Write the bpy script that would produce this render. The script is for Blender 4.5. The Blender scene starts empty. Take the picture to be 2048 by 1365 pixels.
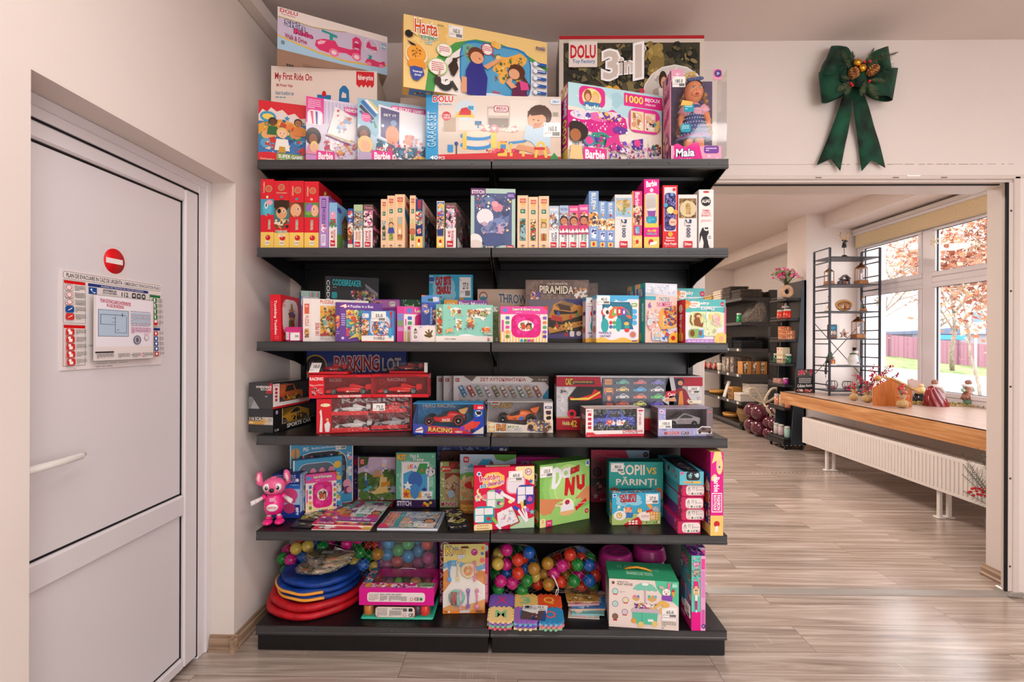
import bpy, bmesh, math, random
from mathutils import Vector, Matrix
S = bpy.context.scene
C = S.collection
PI = math.pi
# ---------------------------------------------------------------- camera
FPX = 967.0                       # focal length in pixels of the 2048 px frame
CAMZ = 1.33
cam_d = bpy.data.cameras.new('camera')
cam_d.sensor_width = 36.0
cam_d.lens = 36.0 * FPX / 2048.0
cam_d.clip_start = 0.02
cam_d.clip_end = 200
cam = bpy.data.objects.new('camera', cam_d)
C.objects.link(cam)
cam_m = Matrix.Rotation(math.radians(0.83), 4, 'Z') @ Matrix.Rotation(PI / 2, 4, 'X') @ Matrix.Rotation(math.radians(0.2), 4, 'Z')
cam_m.translation = (0, 0, CAMZ)
cam.matrix_world = cam_m
S.camera = cam
# ---------------------------------------------------------------- world, view
S.view_settings.view_transform = 'Standard'
S.view_settings.look = 'None'
S.view_settings.exposure = 0.0
S.view_settings.gamma = 1
S.view_settings.use_curve_mapping = False
S.cycles.use_denoising = True
S.cycles.max_bounces = 8
S.cycles.transparent_max_bounces = 24
S.cycles.sample_clamp_indirect = 6
wd = bpy.data.worlds.new('world')
S.world = wd
wd.use_nodes = True
wn = wd.node_tree.nodes['Background']
wn.inputs[0].default_value = (0.93, 0.95, 1.0, 1)
wn.inputs[1].default_value = 5.0
def area(name, loc, rot, sx, sy, power, col):
 l = bpy.data.lights.new(name, 'AREA')
 l.shape = 'RECTANGLE'
 l.size, l.size_y, l.energy, l.color = sx, sy, power, col
 o = bpy.data.objects.new(name, l)
 o.location, o.rotation_euler = loc, rot
 C.objects.link(o)
 return o
# ceiling panels of the front room, an added fill lamp behind the camera standing in for an unseen shop front, ceiling panels of the far room
WARM = (1.0, 0.955, 0.92)
area("ceiling_panel_light", (-0.15, 0.60, 2.90), (0, 0, 0), 1.2, 0.3, 20, WARM)
area('ceiling_panel_light', (1.9, 0.5, 2.90), (0, 0, 0), 1.2, 0.3, 22, WARM)
area('ceiling_panel_light', (0.6, -1.0, 2.90), (0, 0, 0), 1.2, 0.6, 30, WARM)
area('front_fill_light', (2.1, -2.35, 1.45), (PI / 2, 0, 0), 2.6, 1.9, 64, (0.93, 0.98, 1.04))
area('ceiling_panel_light', (1.3, 4.6, 2.89), (0, 0, 0), 1.2, 0.6, 74, (1.0, 0.93, 0.87))
area('ceiling_panel_light', (1.6, 8.0, 2.89), (0, 0, 0), 1.2, 0.6, 85, (1.0, 0.86, 0.74))
pt = area('window_portal', (4.32, 4.4, 1.67), (0, PI / 2, 0), 1.95, 3.7, 1, (1, 1, 1))
pt.data.cycles.is_portal = True        # guides daylight sampling only, gives off nothing
# ---------------------------------------------------------------- helpers
def at(px, py, Y):
 """point of the vertical plane at distance Y that is seen at this pixel of the 2048x1365 frame"""
 d = cam_m.to_3x3() @ Vector(((px - 1024) / FPX, (682.5 - py) / FPX, -1.0))
 return Vector((0, 0, CAMZ)) + d * (Y / d.y)
def atx(px, py, X):
 d = cam_m.to_3x3() @ Vector(((px - 1024) / FPX, (682.5 - py) / FPX, -1.0))
 return Vector((0, 0, CAMZ)) + d * (X / d.x)
def atz(px, py, Z):
 d = cam_m.to_3x3() @ Vector(((px - 1024) / FPX, (682.5 - py) / FPX, -1.0))
 return Vector((0, 0, CAMZ)) + d * ((Z - CAMZ) / d.z)
def lin(h):
 if not h: raise Exception('empty colour')
 h = h.strip('#')
 if len(h) == 3:
  h = ''.join(c * 2 for c in h)
 v = []
 for i in (0, 2, 4):
  c = int(h[i:i + 2], 16) / 255.0
  v.append(c / 12.92 if c < 0.04045 else ((c + 0.055) / 1.055) ** 2.4)
 return (v[0], v[1], v[2], 1)
_mats = {}
def mat(hexc, rough=0.42, metal=0.0, coat=0.0, key=None, spec=0.4):
 """plain principled paint / print, cached"""
 k = key or (hexc, rough, metal, coat)
 if k in _mats:
  return _mats[k]
 m = bpy.data.materials.new('mat_%s_%d' % (hexc, rough * 100))
 m.use_nodes = True
 b = m.node_tree.nodes['Principled BSDF']
 b.inputs['Base Color'].default_value = lin(hexc)
 b.inputs['Roughness'].default_value = rough
 b.inputs['Metallic'].default_value = metal
 b.inputs['Coat Weight'].default_value = coat
 b.inputs['Coat Roughness'].default_value = 0.12
 b.inputs['Specular IOR Level'].default_value = spec
 _mats[k] = m
 return m
def noise_mat(name, c1, c2, scale=(20, 20, 20), rough=0.5, bump=0.0, detail=4, metal=0, coords='Object', bscale=None, ramp=(0.35, 0.65), coat=0.0, spec=0.4):
 m = bpy.data.materials.new(name)
 m.use_nodes = True
 nt = m.node_tree
 b = nt.nodes['Principled BSDF']
 tc = nt.nodes.new('ShaderNodeTexCoord')
 mp = nt.nodes.new('ShaderNodeMapping')
 mp.inputs['Scale'].default_value = scale
 n = nt.nodes.new('ShaderNodeTexNoise')
 n.inputs['Scale'].default_value = 1
 n.inputs['Detail'].default_value = detail
 r = nt.nodes.new('ShaderNodeValToRGB')
 r.color_ramp.elements[0].position, r.color_ramp.elements[1].position = ramp
 r.color_ramp.elements[0].color, r.color_ramp.elements[1].color = lin(c1), lin(c2)
 L = nt.links.new
 L(tc.outputs[coords], mp.inputs[0]); L(mp.outputs[0], n.inputs['Vector']); L(n.outputs['Fac'], r.inputs[0]); L(r.outputs[0], b.inputs['Base Color'])
 b.inputs['Roughness'].default_value = rough
 b.inputs['Metallic'].default_value = metal
 b.inputs['Coat Weight'].default_value = coat
 b.inputs['Specular IOR Level'].default_value = spec
 if bump:
  bp = nt.nodes.new('ShaderNodeBump')
  bp.inputs['Strength'].default_value = bump
  bp.inputs['Distance'].default_value = 0.01
  if bscale:
   n2 = nt.nodes.new('ShaderNodeTexNoise')
   n2.inputs['Scale'].default_value = bscale
   n2.inputs['Detail'].default_value = 3
   L(tc.outputs[coords], n2.inputs['Vector']); L(n2.outputs['Fac'], bp.inputs['Height'])
  else:
   L(n.outputs['Fac'], bp.inputs['Height'])
  L(bp.outputs[0], b.inputs['Normal'])
 return m
def clear_mat(name, tint=(1, 1, 1), gloss=0.12, rough=0.05, opac=0.04, ocol=(0.8, 0.8, 0.8), bump=0):
 """thin clear plastic or glass: see-through, a fresnel reflection, a trace of haze"""
 m = bpy.data.materials.new(name)
 m.use_nodes = True
 nt = m.node_tree
 nt.nodes.clear()
 out = nt.nodes.new('ShaderNodeOutputMaterial')
 tr = nt.nodes.new('ShaderNodeBsdfTransparent'); tr.inputs[0].default_value = (*tint, 1)
 gl = nt.nodes.new('ShaderNodeBsdfGlossy'); gl.inputs['Roughness'].default_value = rough
 df = nt.nodes.new('ShaderNodeBsdfDiffuse'); df.inputs[0].default_value = (*ocol, 1)
 m1 = nt.nodes.new('ShaderNodeMixShader'); m1.inputs[0].default_value = opac
 m2 = nt.nodes.new('ShaderNodeMixShader')
 fr = nt.nodes.new('ShaderNodeLayerWeight'); fr.inputs[0].default_value = 0.5
 pw = nt.nodes.new('ShaderNodeMath'); pw.operation = 'POWER'; pw.inputs[1].default_value = 4.0
 ad = nt.nodes.new('ShaderNodeMath'); ad.operation = 'MULTIPLY_ADD'; ad.inputs[1].default_value = 0.8; ad.inputs[2].default_value = gloss
 L = nt.links.new
 L(tr.outputs[0], m1.inputs[1]); L(df.outputs[0], m1.inputs[2])
 L(fr.outputs['Facing'], pw.inputs[0]); L(pw.outputs[0], ad.inputs[0]); L(ad.outputs[0], m2.inputs[0])
 L(m1.outputs[0], m2.inputs[1]); L(gl.outputs[0], m2.inputs[2]); L(m2.outputs[0], out.inputs[0])
 if bump:
  tc = nt.nodes.new('ShaderNodeTexCoord')
  n = nt.nodes.new('ShaderNodeTexNoise'); n.inputs['Scale'].default_value = bump; n.inputs['Detail'].default_value = 3
  bp = nt.nodes.new('ShaderNodeBump'); bp.inputs['Strength'].default_value = 0.8; bp.inputs['Distance'].default_value = 0.02
  L(tc.outputs['Object'], n.inputs['Vector']); L(n.outputs[0], bp.inputs['Height']); L(bp.outputs[0], gl.inputs['Normal']); L(bp.outputs[0], fr.inputs['Normal'])
 return m
def wood_mat(name, c1, c2, c3, plank=None, axis='X', rough=0.35, grain=(1.2, 22, 22), off=0):
 """laminate boards: stretched noise grain, darker joints, tone per board"""
 m = bpy.data.materials.new(name)
 m.use_nodes = True
 nt = m.node_tree
 L = nt.links.new
 b = nt.nodes['Principled BSDF']
 tc = nt.nodes.new('ShaderNodeTexCoord')
 mp = nt.nodes.new('ShaderNodeMapping'); mp.inputs['Scale'].default_value = grain
 n = nt.nodes.new('ShaderNodeTexNoise'); n.inputs['Scale'].default_value = 1; n.inputs['Detail'].default_value = 6; n.inputs['Roughness'].default_value = 0.62; n.inputs['Distortion'].default_value = 1.1
 r = nt.nodes.new('ShaderNodeValToRGB')
 e = r.color_ramp.elements
 e[0].position, e[1].position = 0.3, 0.7
 e[0].color, e[1].color = lin(c1), lin(c3)
 x = e.new(0.5); x.color = lin(c2)
 L(n.outputs['Fac'], r.inputs[0])
 if plank:
  br = nt.nodes.new('ShaderNodeTexBrick')
  br.inputs['Scale'].default_value = 1
  br.inputs['Brick Width'].default_value, br.inputs['Row Height'].default_value = plank
  br.inputs['Mortar Size'].default_value = 0.0012
  br.inputs['Color1'].default_value = (0, 0, 0, 1); br.inputs['Color2'].default_value = (1, 1, 1, 1)
  br.inputs['Mortar'].default_value = (0.5, 0.5, 0.5, 1)
  br.offset = 0.37
  L(tc.outputs['Object'], br.inputs['Vector'])
  ad = nt.nodes.new('ShaderNodeVectorMath'); ad.operation = 'MULTIPLY_ADD'
  ad.inputs[1].default_value = (7, 31, 5)
  L(br.outputs['Color'], ad.inputs[0]); L(tc.outputs['Object'], ad.inputs[2]); L(ad.outputs[0], mp.inputs[0])
  hs = nt.nodes.new('ShaderNodeHueSaturation')
  mr = nt.nodes.new('ShaderNodeMapRange'); mr.inputs[3].default_value = 0.88; mr.inputs[4].default_value = 1.1
  L(br.outputs['Color'], mr.inputs[0]); L(mr.outputs[0], hs.inputs['Value']); L(r.outputs[0], hs.inputs['Color'])
  # saw marks across the grain
  wv = nt.nodes.new('ShaderNodeTexNoise'); wv.inputs['Scale'].default_value = 1; wv.inputs['Detail'].default_value = 2
  m3 = nt.nodes.new('ShaderNodeMapping'); m3.inputs['Rotation'].default_value = (0, 0, -0.7); m3.inputs['Scale'].default_value = (150, 7, 1)
  L(tc.outputs['Object'], m3.inputs[0]); L(m3.outputs[0], wv.inputs['Vector'])
  n4 = nt.nodes.new('ShaderNodeTexNoise'); n4.inputs['Scale'].default_value = 3.5
  L(tc.outputs['Object'], n4.inputs['Vector'])
  r2 = nt.nodes.new('ShaderNodeValToRGB'); r2.color_ramp.elements[0].position = 0.62; r2.color_ramp.elements[1].position = 0.7
  r3 = nt.nodes.new('ShaderNodeValToRGB'); r3.color_ramp.elements[0].position = 0.56; r3.color_ramp.elements[1].position = 0.64
  L(wv.outputs[0], r2.inputs[0]); L(n4.outputs[0], r3.inputs[0])
  mu = nt.nodes.new('ShaderNodeMath'); mu.operation = 'MULTIPLY'
  L(r2.outputs[0], mu.inputs[0]); L(r3.outputs[0], mu.inputs[1])
  mu2 = nt.nodes.new('ShaderNodeMath'); mu2.operation = 'MULTIPLY'; mu2.inputs[1].default_value = 0.45
  L(mu.outputs[0], mu2.inputs[0])
  mx = nt.nodes.new('ShaderNodeMixRGB'); mx.inputs[2].default_value = lin('e6d6c6')
  L(mu2.outputs[0], mx.inputs[0]); L(hs.outputs[0], mx.inputs[1])
  mm = nt.nodes.new('ShaderNodeMixRGB'); mm.inputs[2].default_value = lin('7a6250')
  L(br.outputs['Fac'], mm.inputs[0]); L(mx.outputs[0], mm.inputs[1])
  L(mm.outputs[0], b.inputs['Base Color'])
 else:
  if axis != 'X':
   mp.inputs['Rotation'].default_value = (0, 0, PI / 2) if axis == 'Y' else (0, PI / 2, 0)
  L(tc.outputs['Object'], mp.inputs[0])
  L(r.outputs[0], b.inputs['Base Color'])
 L(mp.outputs[0], n.inputs['Vector'])
 b.inputs['Roughness'].default_value = rough
 b.inputs['Specular IOR Level'].default_value = 0.9 if plank else 0.4
 b.inputs['Coat Weight'].default_value = 0.35 if plank else 0.0
 b.inputs['Coat Roughness'].default_value = 0.2
 bp = nt.nodes.new('ShaderNodeBump'); bp.inputs['Strength'].default_value = 0.05 if plank else 0.12; bp.inputs['Distance'].default_value = 0.004
 L(n.outputs['Fac'], bp.inputs['Height']); L(bp.outputs[0], b.inputs['Normal'])
 return m
MX = {}
FIN = 0.0        # coat of the print being built: raised for cartons wrapped in shiny film
def M_(k):
 """material by key: a hex colour (print), or 'name' from MX, or hex+finish: m matte, g glossy, M metal, x soft gloss"""
 if k in MX:
  return MX[k]
 f = k[-1]
 if f == 'm': return mat(k[:-1], 0.8)
 if f == 'g': return mat(k[:-1], 0.16, coat=0.3)
 if f == 'M': return mat(k[:-1], 0.3, metal=1.0)
 if f == 'x': return mat(k[:-1], 0.3)
 return mat(k, 0.42, spec=0.3, coat=FIN)
class MB:
 """collects faces; build() links them as one mesh object"""
 def __init__(s):
  s.v, s.f, s.m, s.k, s.sm = [], [], [], [], []
  s.T = Matrix.Identity(4)
 def mi(s, k):
  if k not in s.k:
   s.k.append(k)
  return s.k.index(k)
 def add(s, vs, fs, k, smooth=False):
  o = len(s.v)
  s.v += [tuple(s.T @ Vector(p)) for p in vs]
  i = s.mi(k)
  for f in fs:
   s.f.append([o + j for j in f]); s.m.append(i); s.sm.append(smooth)
  return s
 def box(s, x0, y0, z0, x1, y1, z1, k, bev=0.0):
  if bev > 0:
   b = min(bev, (x1 - x0) / 2.01, (y1 - y0) / 2.01, (z1 - z0) / 2.01)
   vs, fs = [], []
   for z, i in ((z0, b), (z0 + b, 0), (z1 - b, 0), (z1, b)):
    c = b
    vs += [(x0 + i + c, y0 + i, z), (x1 - i - c, y0 + i, z), (x1 - i, y0 + i + c, z), (x1 - i, y1 - i - c, z),
      (x1 - i - c, y1 - i, z), (x0 + i + c, y1 - i, z), (x0 + i, y1 - i - c, z), (x0 + i, y0 + i + c, z)]
   for r in range(3):
    for j in range(8):
     a, c2 = r * 8 + j, r * 8 + (j + 1) % 8
     fs.append((a, c2, c2 + 8, a + 8))
   fs += [tuple(range(7, -1, -1)), tuple(range(24, 32))]
   return s.add(vs, fs, k)
  vs = [(x0, y0, z0), (x1, y0, z0), (x1, y1, z0), (x0, y1, z0), (x0, y0, z1), (x1, y0, z1), (x1, y1, z1), (x0, y1, z1)]
  return s.add(vs, [(0, 3, 2, 1), (4, 5, 6, 7), (0, 1, 5, 4), (1, 2, 6, 5), (2, 3, 7, 6), (3, 0, 4, 7)], k)
 def cbox(s, c, d, k, bev=0.0):
  return s.box(c[0] - d[0] / 2, c[1] - d[1] / 2, c[2] - d[2] / 2, c[0] + d[0] / 2, c[1] + d[1] / 2, c[2] + d[2] / 2, k, bev)
 def lathe(s, prof, k, c=(0, 0, 0), n=20, axis='Z', sx=1, sy=1, wob=0, cap=True):
  vs, fs = [], []
  for (r, z) in prof:
   for j in range(n):
    a = 2 * PI * j / n
    rr = r * (1 + wob * math.sin(3 * a + z * 9) + wob * .7 * math.sin(7 * a + 1))
    x, y = rr * math.cos(a) * sx, rr * math.sin(a) * sy
    p = {'Z': (x, y, z), 'Y': (x, z, y), 'X': (z, x, y)}[axis]
    vs.append((p[0] + c[0], p[1] + c[1], p[2] + c[2]))
  for i in range(len(prof) - 1):
   for j in range(n):
    a, b = i * n + j, i * n + (j + 1) % n
    q = (a, b, b + n, a + n)
    fs.append(q if axis != 'Y' else q[::-1])
  if cap:
   fs.append(tuple(range(n - 1, -1, -1))); fs.append(tuple(range((len(prof) - 1) * n, len(prof) * n)))
  return s.add(vs, fs, k, True)
 def ell(s, c, r, k, n=16, m=10):
  r = (r, r, r) if isinstance(r, (int, float)) else r
  vs, fs = [], []
  for i in range(1, m):
   t = PI * i / m
   for j in range(n):
    a = 2 * PI * j / n
    vs.append((c[0] + r[0] * math.sin(t) * math.cos(a), c[1] + r[1] * math.sin(t) * math.sin(a), c[2] - r[2] * math.cos(t)))
  vs += [(c[0], c[1], c[2] - r[2]), (c[0], c[1], c[2] + r[2])]
  for i in range(m - 2):
   for j in range(n):
    a, b = i * n + j, i * n + (j + 1) % n
    fs.append((a, b, b + n, a + n))
  B, T = len(vs) - 2, len(vs) - 1
  for j in range(n):
   fs.append((B, (j + 1) % n, j)); fs.append((T, (m - 2) * n + j, (m - 2) * n + (j + 1) % n))
  return s.add(vs, fs, k, True)
 def tube(s, pts, r, k, n=8, r2=None, closed=False):
  P = [Vector(p) for p in pts]
  vs, fs = [], []
  up = Vector((0.13, 0.21, 0.97))
  N = len(P)
  for i, p in enumerate(P):
   if closed: d = P[(i + 1) % N] - P[i - 1]
   else: d = P[min(i + 1, N - 1)] - P[max(i - 1, 0)]
   d.normalize()
   a = d.cross(up)
   if a.length < 0.2: a = d.cross(Vector((1, 0, 0)))
   a.normalize(); b = a.cross(d)
   rr = r if r2 is None else r + (r2 - r) * i / max(1, N - 1)
   if isinstance(r, (list, tuple)): rr = r[i]
   for j in range(n):
    t = 2 * PI * j / n
    vs.append(tuple(p + (a * math.cos(t) + b * math.sin(t)) * rr))
  for i in range(N if closed else N - 1):
   for j in range(n):
    q0, q1 = i * n + j, i * n + (j + 1) % n
    e0, e1 = ((i + 1) % N) * n + j, ((i + 1) % N) * n + (j + 1) % n
    fs.append((q0, e0, e1, q1))
  if not closed:
   fs.append(tuple(range(n))); fs.append(tuple(range(N * n - 1, (N - 1) * n - 1, -1)))
  return s.add(vs, fs, k, True)
 def prism(s, poly, a, b, k, axis='Y', k2=None):
  """extrude a 2D outline between a and b along axis (outline in the two other axes)"""
  def P(p, t):
   return {'Y': (p[0], t, p[1]), 'X': (t, p[0], p[1]), 'Z': (p[0], p[1], t)}[axis]
  n = len(poly)
  vs = [P(p, a) for p in poly] + [P(p, b) for p in poly]
  s.add(vs, [tuple(range(n)), tuple(range(2 * n - 1, n - 1, -1))], k)
  s.add(vs, [(i, i + n, (i + 1) % n + n, (i + 1) % n) for i in range(n)], k2 or k)
  return s
 def sheet(s, grid, k, smooth=True):
  """grid of rows of points"""
  R, Q = len(grid), len(grid[0])
  vs = [p for row in grid for p in row]
  fs = [(i * Q + j, i * Q + j + 1, (i + 1) * Q + j + 1, (i + 1) * Q + j) for i in range(R - 1) for j in range(Q - 1)]
  return s.add(vs, fs, k, smooth)
 def build(s, name, parent=None, loc=None, rot=None, fixn=True):
  me = bpy.data.meshes.new(name)
  me.from_pydata(s.v, [], s.f)
  for k in s.k:
   me.materials.append(k if not isinstance(k, str) else M_(k))
  me.polygons.foreach_set('material_index', s.m)
  me.polygons.foreach_set('use_smooth', s.sm)
  me.update()
  o = bpy.data.objects.new(name, me)
  C.objects.link(o)
  if parent: o.parent = parent
  if loc is not None: o.location = loc
  if rot is not None: o.rotation_euler = rot
  return o
def tag(o, label=None, cat=None, group=None, kind=None):
 if label: o['label'] = label
 if cat: o['category'] = cat
 if group: o['group'] = group
 if kind: o['kind'] = kind
 return o
def empty(name, loc, rz=0.0):
 o = bpy.data.objects.new(name, None)
 o.empty_display_size = 0.05
 C.objects.link(o)
 o.location = loc
 o.rotation_euler = (0, 0, rz)
 return o
def copy_tree(o, parent=None):
 c = o.copy()
 C.objects.link(c)
 c.parent = parent
 for ch in list(o.children):
  copy_tree(ch, c)
 return c
# ---------------------------------------------------------------- flat print on faces of boxes
_txt = {}
def text_geo(body, bold=0.02):
 k = (body, bold)
 if k not in _txt:
  cu = bpy.data.curves.new('t', 'FONT')
  cu.body = body; cu.resolution_u = 2; cu.offset = bold
  o = bpy.data.objects.new('t', cu)
  me = bpy.data.meshes.new_from_object(o)
  vs = [(v.co.x, v.co.y) for v in me.vertices]
  fs = [tuple(p.vertices) for p in me.polygons]
  xs = [p[0] for p in vs]; ys = [p[1] for p in vs]
  bb = (min(xs), min(ys), max(xs), max(ys))
  bpy.data.objects.remove(o); bpy.data.curves.remove(cu); bpy.data.meshes.remove(me)
  _txt[k] = (vs, fs, bb)
 return _txt[k]
class Face:
 """a printable face: origin, two in-plane axes (full width and full height vectors); every mark is a flat inlay a hair above the last"""
 def __init__(s, mb, o, ux, uy, step=0.00003):
  s.mb, s.o, s.ux, s.uy = mb, Vector(o), Vector(ux), Vector(uy)
  s.W, s.H = s.ux.length, s.uy.length
  s.n = s.ux.cross(s.uy).normalized()
  s.l, s.step = 1, step
 def P(s, u, v):
  return s.o + s.ux * (u / 100) + s.uy * (v / 100) + s.n * (s.step * s.l)
 def poly(s, pts, k, inc=True, clip=True):
  s.l += 1
  if clip: pts = [(min(100, max(0, p[0])), min(100, max(0, p[1]))) for p in pts]
  a = sum(pts[i][0] * pts[(i + 1) % len(pts)][1] - pts[(i + 1) % len(pts)][0] * pts[i][1] for i in range(len(pts)))
  if a < 0: pts = pts[::-1]
  s.mb.add([s.P(*p) for p in pts], [tuple(range(len(pts)))], k)
 def ell(s, x, y, rx, ry, k, n=16, inc=True, rot=0):
  s.poly([(x + rx * math.cos(2 * PI * i / n) * math.cos(rot) - ry * math.sin(2 * PI * i / n) * math.sin(rot) * 1,
     y + ry * math.sin(2 * PI * i / n) * math.cos(rot) + rx * math.cos(2 * PI * i / n) * math.sin(rot)) for i in range(n)], k, inc)
 def text(s, x0, y0, x1, y1, body, k, ko=None, mode='t', bold=0.02, slant=0):
  s.l += 1
  vs, fs, bb = text_geo(body, bold)
  for kk, bd in (((ko, bold + 0.055),) if ko else ()) + ((k, bold),):
   v2, f2, b2 = text_geo(body, bd)
   out = []
   for (x, y) in v2:
    a = (x - bb[0]) / max(1e-6, bb[2] - bb[0]); b = (y - bb[1]) / max(1e-6, bb[3] - bb[1])
    if mode == 't': p = (x0 + (x1 - x0) * a, y0 + (y1 - y0) * b + slant * a)
    elif mode == 'v': p = (x0 + (x1 - x0) * b, y1 - (y1 - y0) * a)      # reads downwards
    else: p = (x1 - (x1 - x0) * b, y0 + (y1 - y0) * a)                  # reads upwards
    out.append(s.P(*p))
   s.mb.add(out, f2, kk)
   s.l += 1
 def art(s, spec):
  """tiny drawing language; numbers are percent of the face, y up"""
  for cmd in spec.split(';'):
   w = cmd.split()
   if not w: continue
   c, a = w[0], w[1:]
   if c == 'r':
    x0, y0, x1, y1 = map(float, a[:4])
    s.poly([(x0, y0), (x1, y0), (x1, y1), (x0, y1)], a[4])
   elif c == 'R':
    x0, y0, x1, y1 = map(float, a[:4])
    rad = min(s.W * (x1 - x0), s.H * (y1 - y0)) / 100 * .28
    ru, rv = rad / s.W * 100, rad / s.H * 100
    pts = []
    for cx, cy, a0 in ((x1 - ru, y1 - rv, 0), (x0 + ru, y1 - rv, 90), (x0 + ru, y0 + rv, 180), (x1 - ru, y0 + rv, 270)):
     for t in (0, 30, 60, 90):
      an = math.radians(a0 + t)
      pts.append((cx + ru * math.cos(an), cy + rv * math.sin(an)))
    s.poly(pts, a[4])
   elif c == 'e':
    s.ell(*map(float, a[:4]), a[4])
   elif c == 'c':          # true circle: x y r(% of height)
    x, y, r = map(float, a[:3])
    s.ell(x, y, r * s.H / s.W, r, a[3])
   elif c == 'p':
    q = [float(z) for z in a[0].split(',')]
    s.poly(list(zip(q[::2], q[1::2])), a[1])
   elif c in 'tvVT':
    x0, y0, x1, y1 = map(float, a[:4])
    kk = a[4].split('/')
    body = ' '.join(a[5:])
    if c == 'T':
     sl = float(kk[-1]); kk = kk[:-1]
     s.text(x0, y0, x1, y1, body, kk[0], kk[1] if len(kk) > 1 else None, 't', 0.03, sl)
    else:
     s.text(x0, y0, x1, y1, body, kk[0], kk[1] if len(kk) > 1 else None, c)
   elif c == 'x':          # rows of illegible small print
    x0, y0, x1, y1 = map(float, a[:4]); n = int(a[4])
    rr = random.Random(int(x0 * 7 + y0 * 3 + n)); s.l += 1
    for i in range(n):
     yy = y1 - (y1 - y0) * (i + .25) / n; hh = (y1 - y0) / n * .45; x = x0
     while x < x1:
      wd_ = min(x1 - x, rr.uniform(.06, .18) * (x1 - x0))
      s.poly([(x, yy - hh), (x + wd_, yy - hh), (x + wd_, yy), (x, yy)], a[5], False)
      x += wd_ + (x1 - x0) * .03
      if i == n - 1 and rr.random() < .3: break
   elif c == 's':          # scattered print: x0 y0 x1 y1 count size seed colours
    x0, y0, x1, y1 = map(float, a[:4]); n, sz, sd = int(a[4]), float(a[5]), int(a[6])
    cols = a[7].split(','); rr = random.Random(sd); asp = s.H / s.W
    for i in range(n + int(n * 1.6)):          # large shapes first, then fine detail over them
     q = sz * rr.uniform(.5, 1.3) * (1 if i < n else .38); m = rr.choice((3, 4, 5, 7, 9)); a0 = rr.uniform(0, 6.3)
     x = rr.uniform(x0 + q * asp * .7, max(x0 + q * asp * .7, x1 - q * asp * .7)); y = rr.uniform(y0 + q * .7, max(y0 + q * .7, y1 - q * .7))
     ex = rr.uniform(.45, 1)
     pts = []
     for j in range(m):
      t = 2 * PI * j / m; u = q * math.cos(t); v = q * ex * math.sin(t)
      pts.append((min(x1, max(x0, x + (u * math.cos(a0) - v * math.sin(a0)) * asp)), min(y1, max(y0, y + u * math.sin(a0) + v * math.cos(a0)))))
     s.poly(pts, rr.choice(cols), False)
    s.l += 1
   elif c == 'z':          # wavy hill band: x0 y0 x1 y1 amp waves colour (filled from y0 to y1+wave)
    x0, y0, x1, y1, am, wv = map(float, a[:6]); n = 14
    s.poly([(x0, y0), (x1, y0)] + [(x1 + (x0 - x1) * i / n, y1 + am * math.sin(wv * 2 * PI * (1 - i / n))) for i in range(n + 1)], a[6])
   elif c == 'G':          # grid of cells: x0 y0 x1 y1 nx ny gap colours
    x0, y0, x1, y1 = map(float, a[:4]); nx, ny = int(a[4]), int(a[5]); g = float(a[6]); cols = a[7].split(','); s.l += 1
    for i in range(nx):
     for j in range(ny):
      ax, ay = x0 + (x1 - x0) * i / nx, y0 + (y1 - y0) * j / ny
      s.poly([(ax, ay), (ax + (x1 - x0) / nx - g, ay), (ax + (x1 - x0) / nx - g, ay + (y1 - y0) / ny - g), (ax, ay + (y1 - y0) / ny - g)], cols[(i * 3 + j * 5) % len(cols)], False)
   elif c == '*':          # star x y r k
    x, y, r = map(float, a[:3])
    s.poly([(x + r * s.H / s.W * (1 if i % 2 == 0 else .45) * math.sin(PI * i / 5), y + r * (1 if i % 2 == 0 else .45) * math.cos(PI * i / 5)) for i in range(10)], a[3])
   elif c == 'k':          # plain child: x y(head centre) r hair skin shirt
    x, y, r = map(float, a[:3]); q = s.H / s.W
    s.poly([(x - 1.5 * r * q, y - 3.6 * r), (x + 1.5 * r * q, y - 3.6 * r), (x + 1.1 * r * q, y - 1.2 * r), (x - 1.1 * r * q, y - 1.2 * r)], a[5])
    s.ell(x, y + r * .15, r * 1.1 * q, r * 1.1, a[3]); s.ell(x, y - r * .12, r * .85 * q, r * .9, a[4])
    s.l += 1
    for sg in (-1, 1): s.ell(x + sg * r * .35 * q, y, r * .1 * q, r * .12, '2a1a14', 6, False)
    s.poly([(x - .3 * r * q, y - .5 * r), (x, y - .6 * r), (x + .3 * r * q, y - .5 * r)], 'b5483c', False)
   elif c == 'C':          # side view car x y w(% width) body window : flat print
    x, y, wv = map(float, a[:3]); h = wv * .34 * s.W / s.H
    s.poly([(x, y), (x + wv, y), (x + wv, y + h * .5), (x + wv * .8, y + h * .58), (x + wv * .62, y + h), (x + wv * .36, y + h), (x + wv * .2, y + h * .5), (x, y + h * .38)], a[3])
    s.poly([(x + wv * .3, y + h * .56), (x + wv * .72, y + h * .56), (x + wv * .6, y + h * .9), (x + wv * .38, y + h * .9)], a[4])
    for t in (.2, .78): s.ell(x + wv * t, y, wv * .1, wv * .1 * s.W / s.H, '1c1c20', 10, t < .5)
    for t in (.2, .78): s.ell(x + wv * t, y, wv * .05, wv * .05 * s.W / s.H, 'b8b8b8', 8, t < .5)
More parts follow.
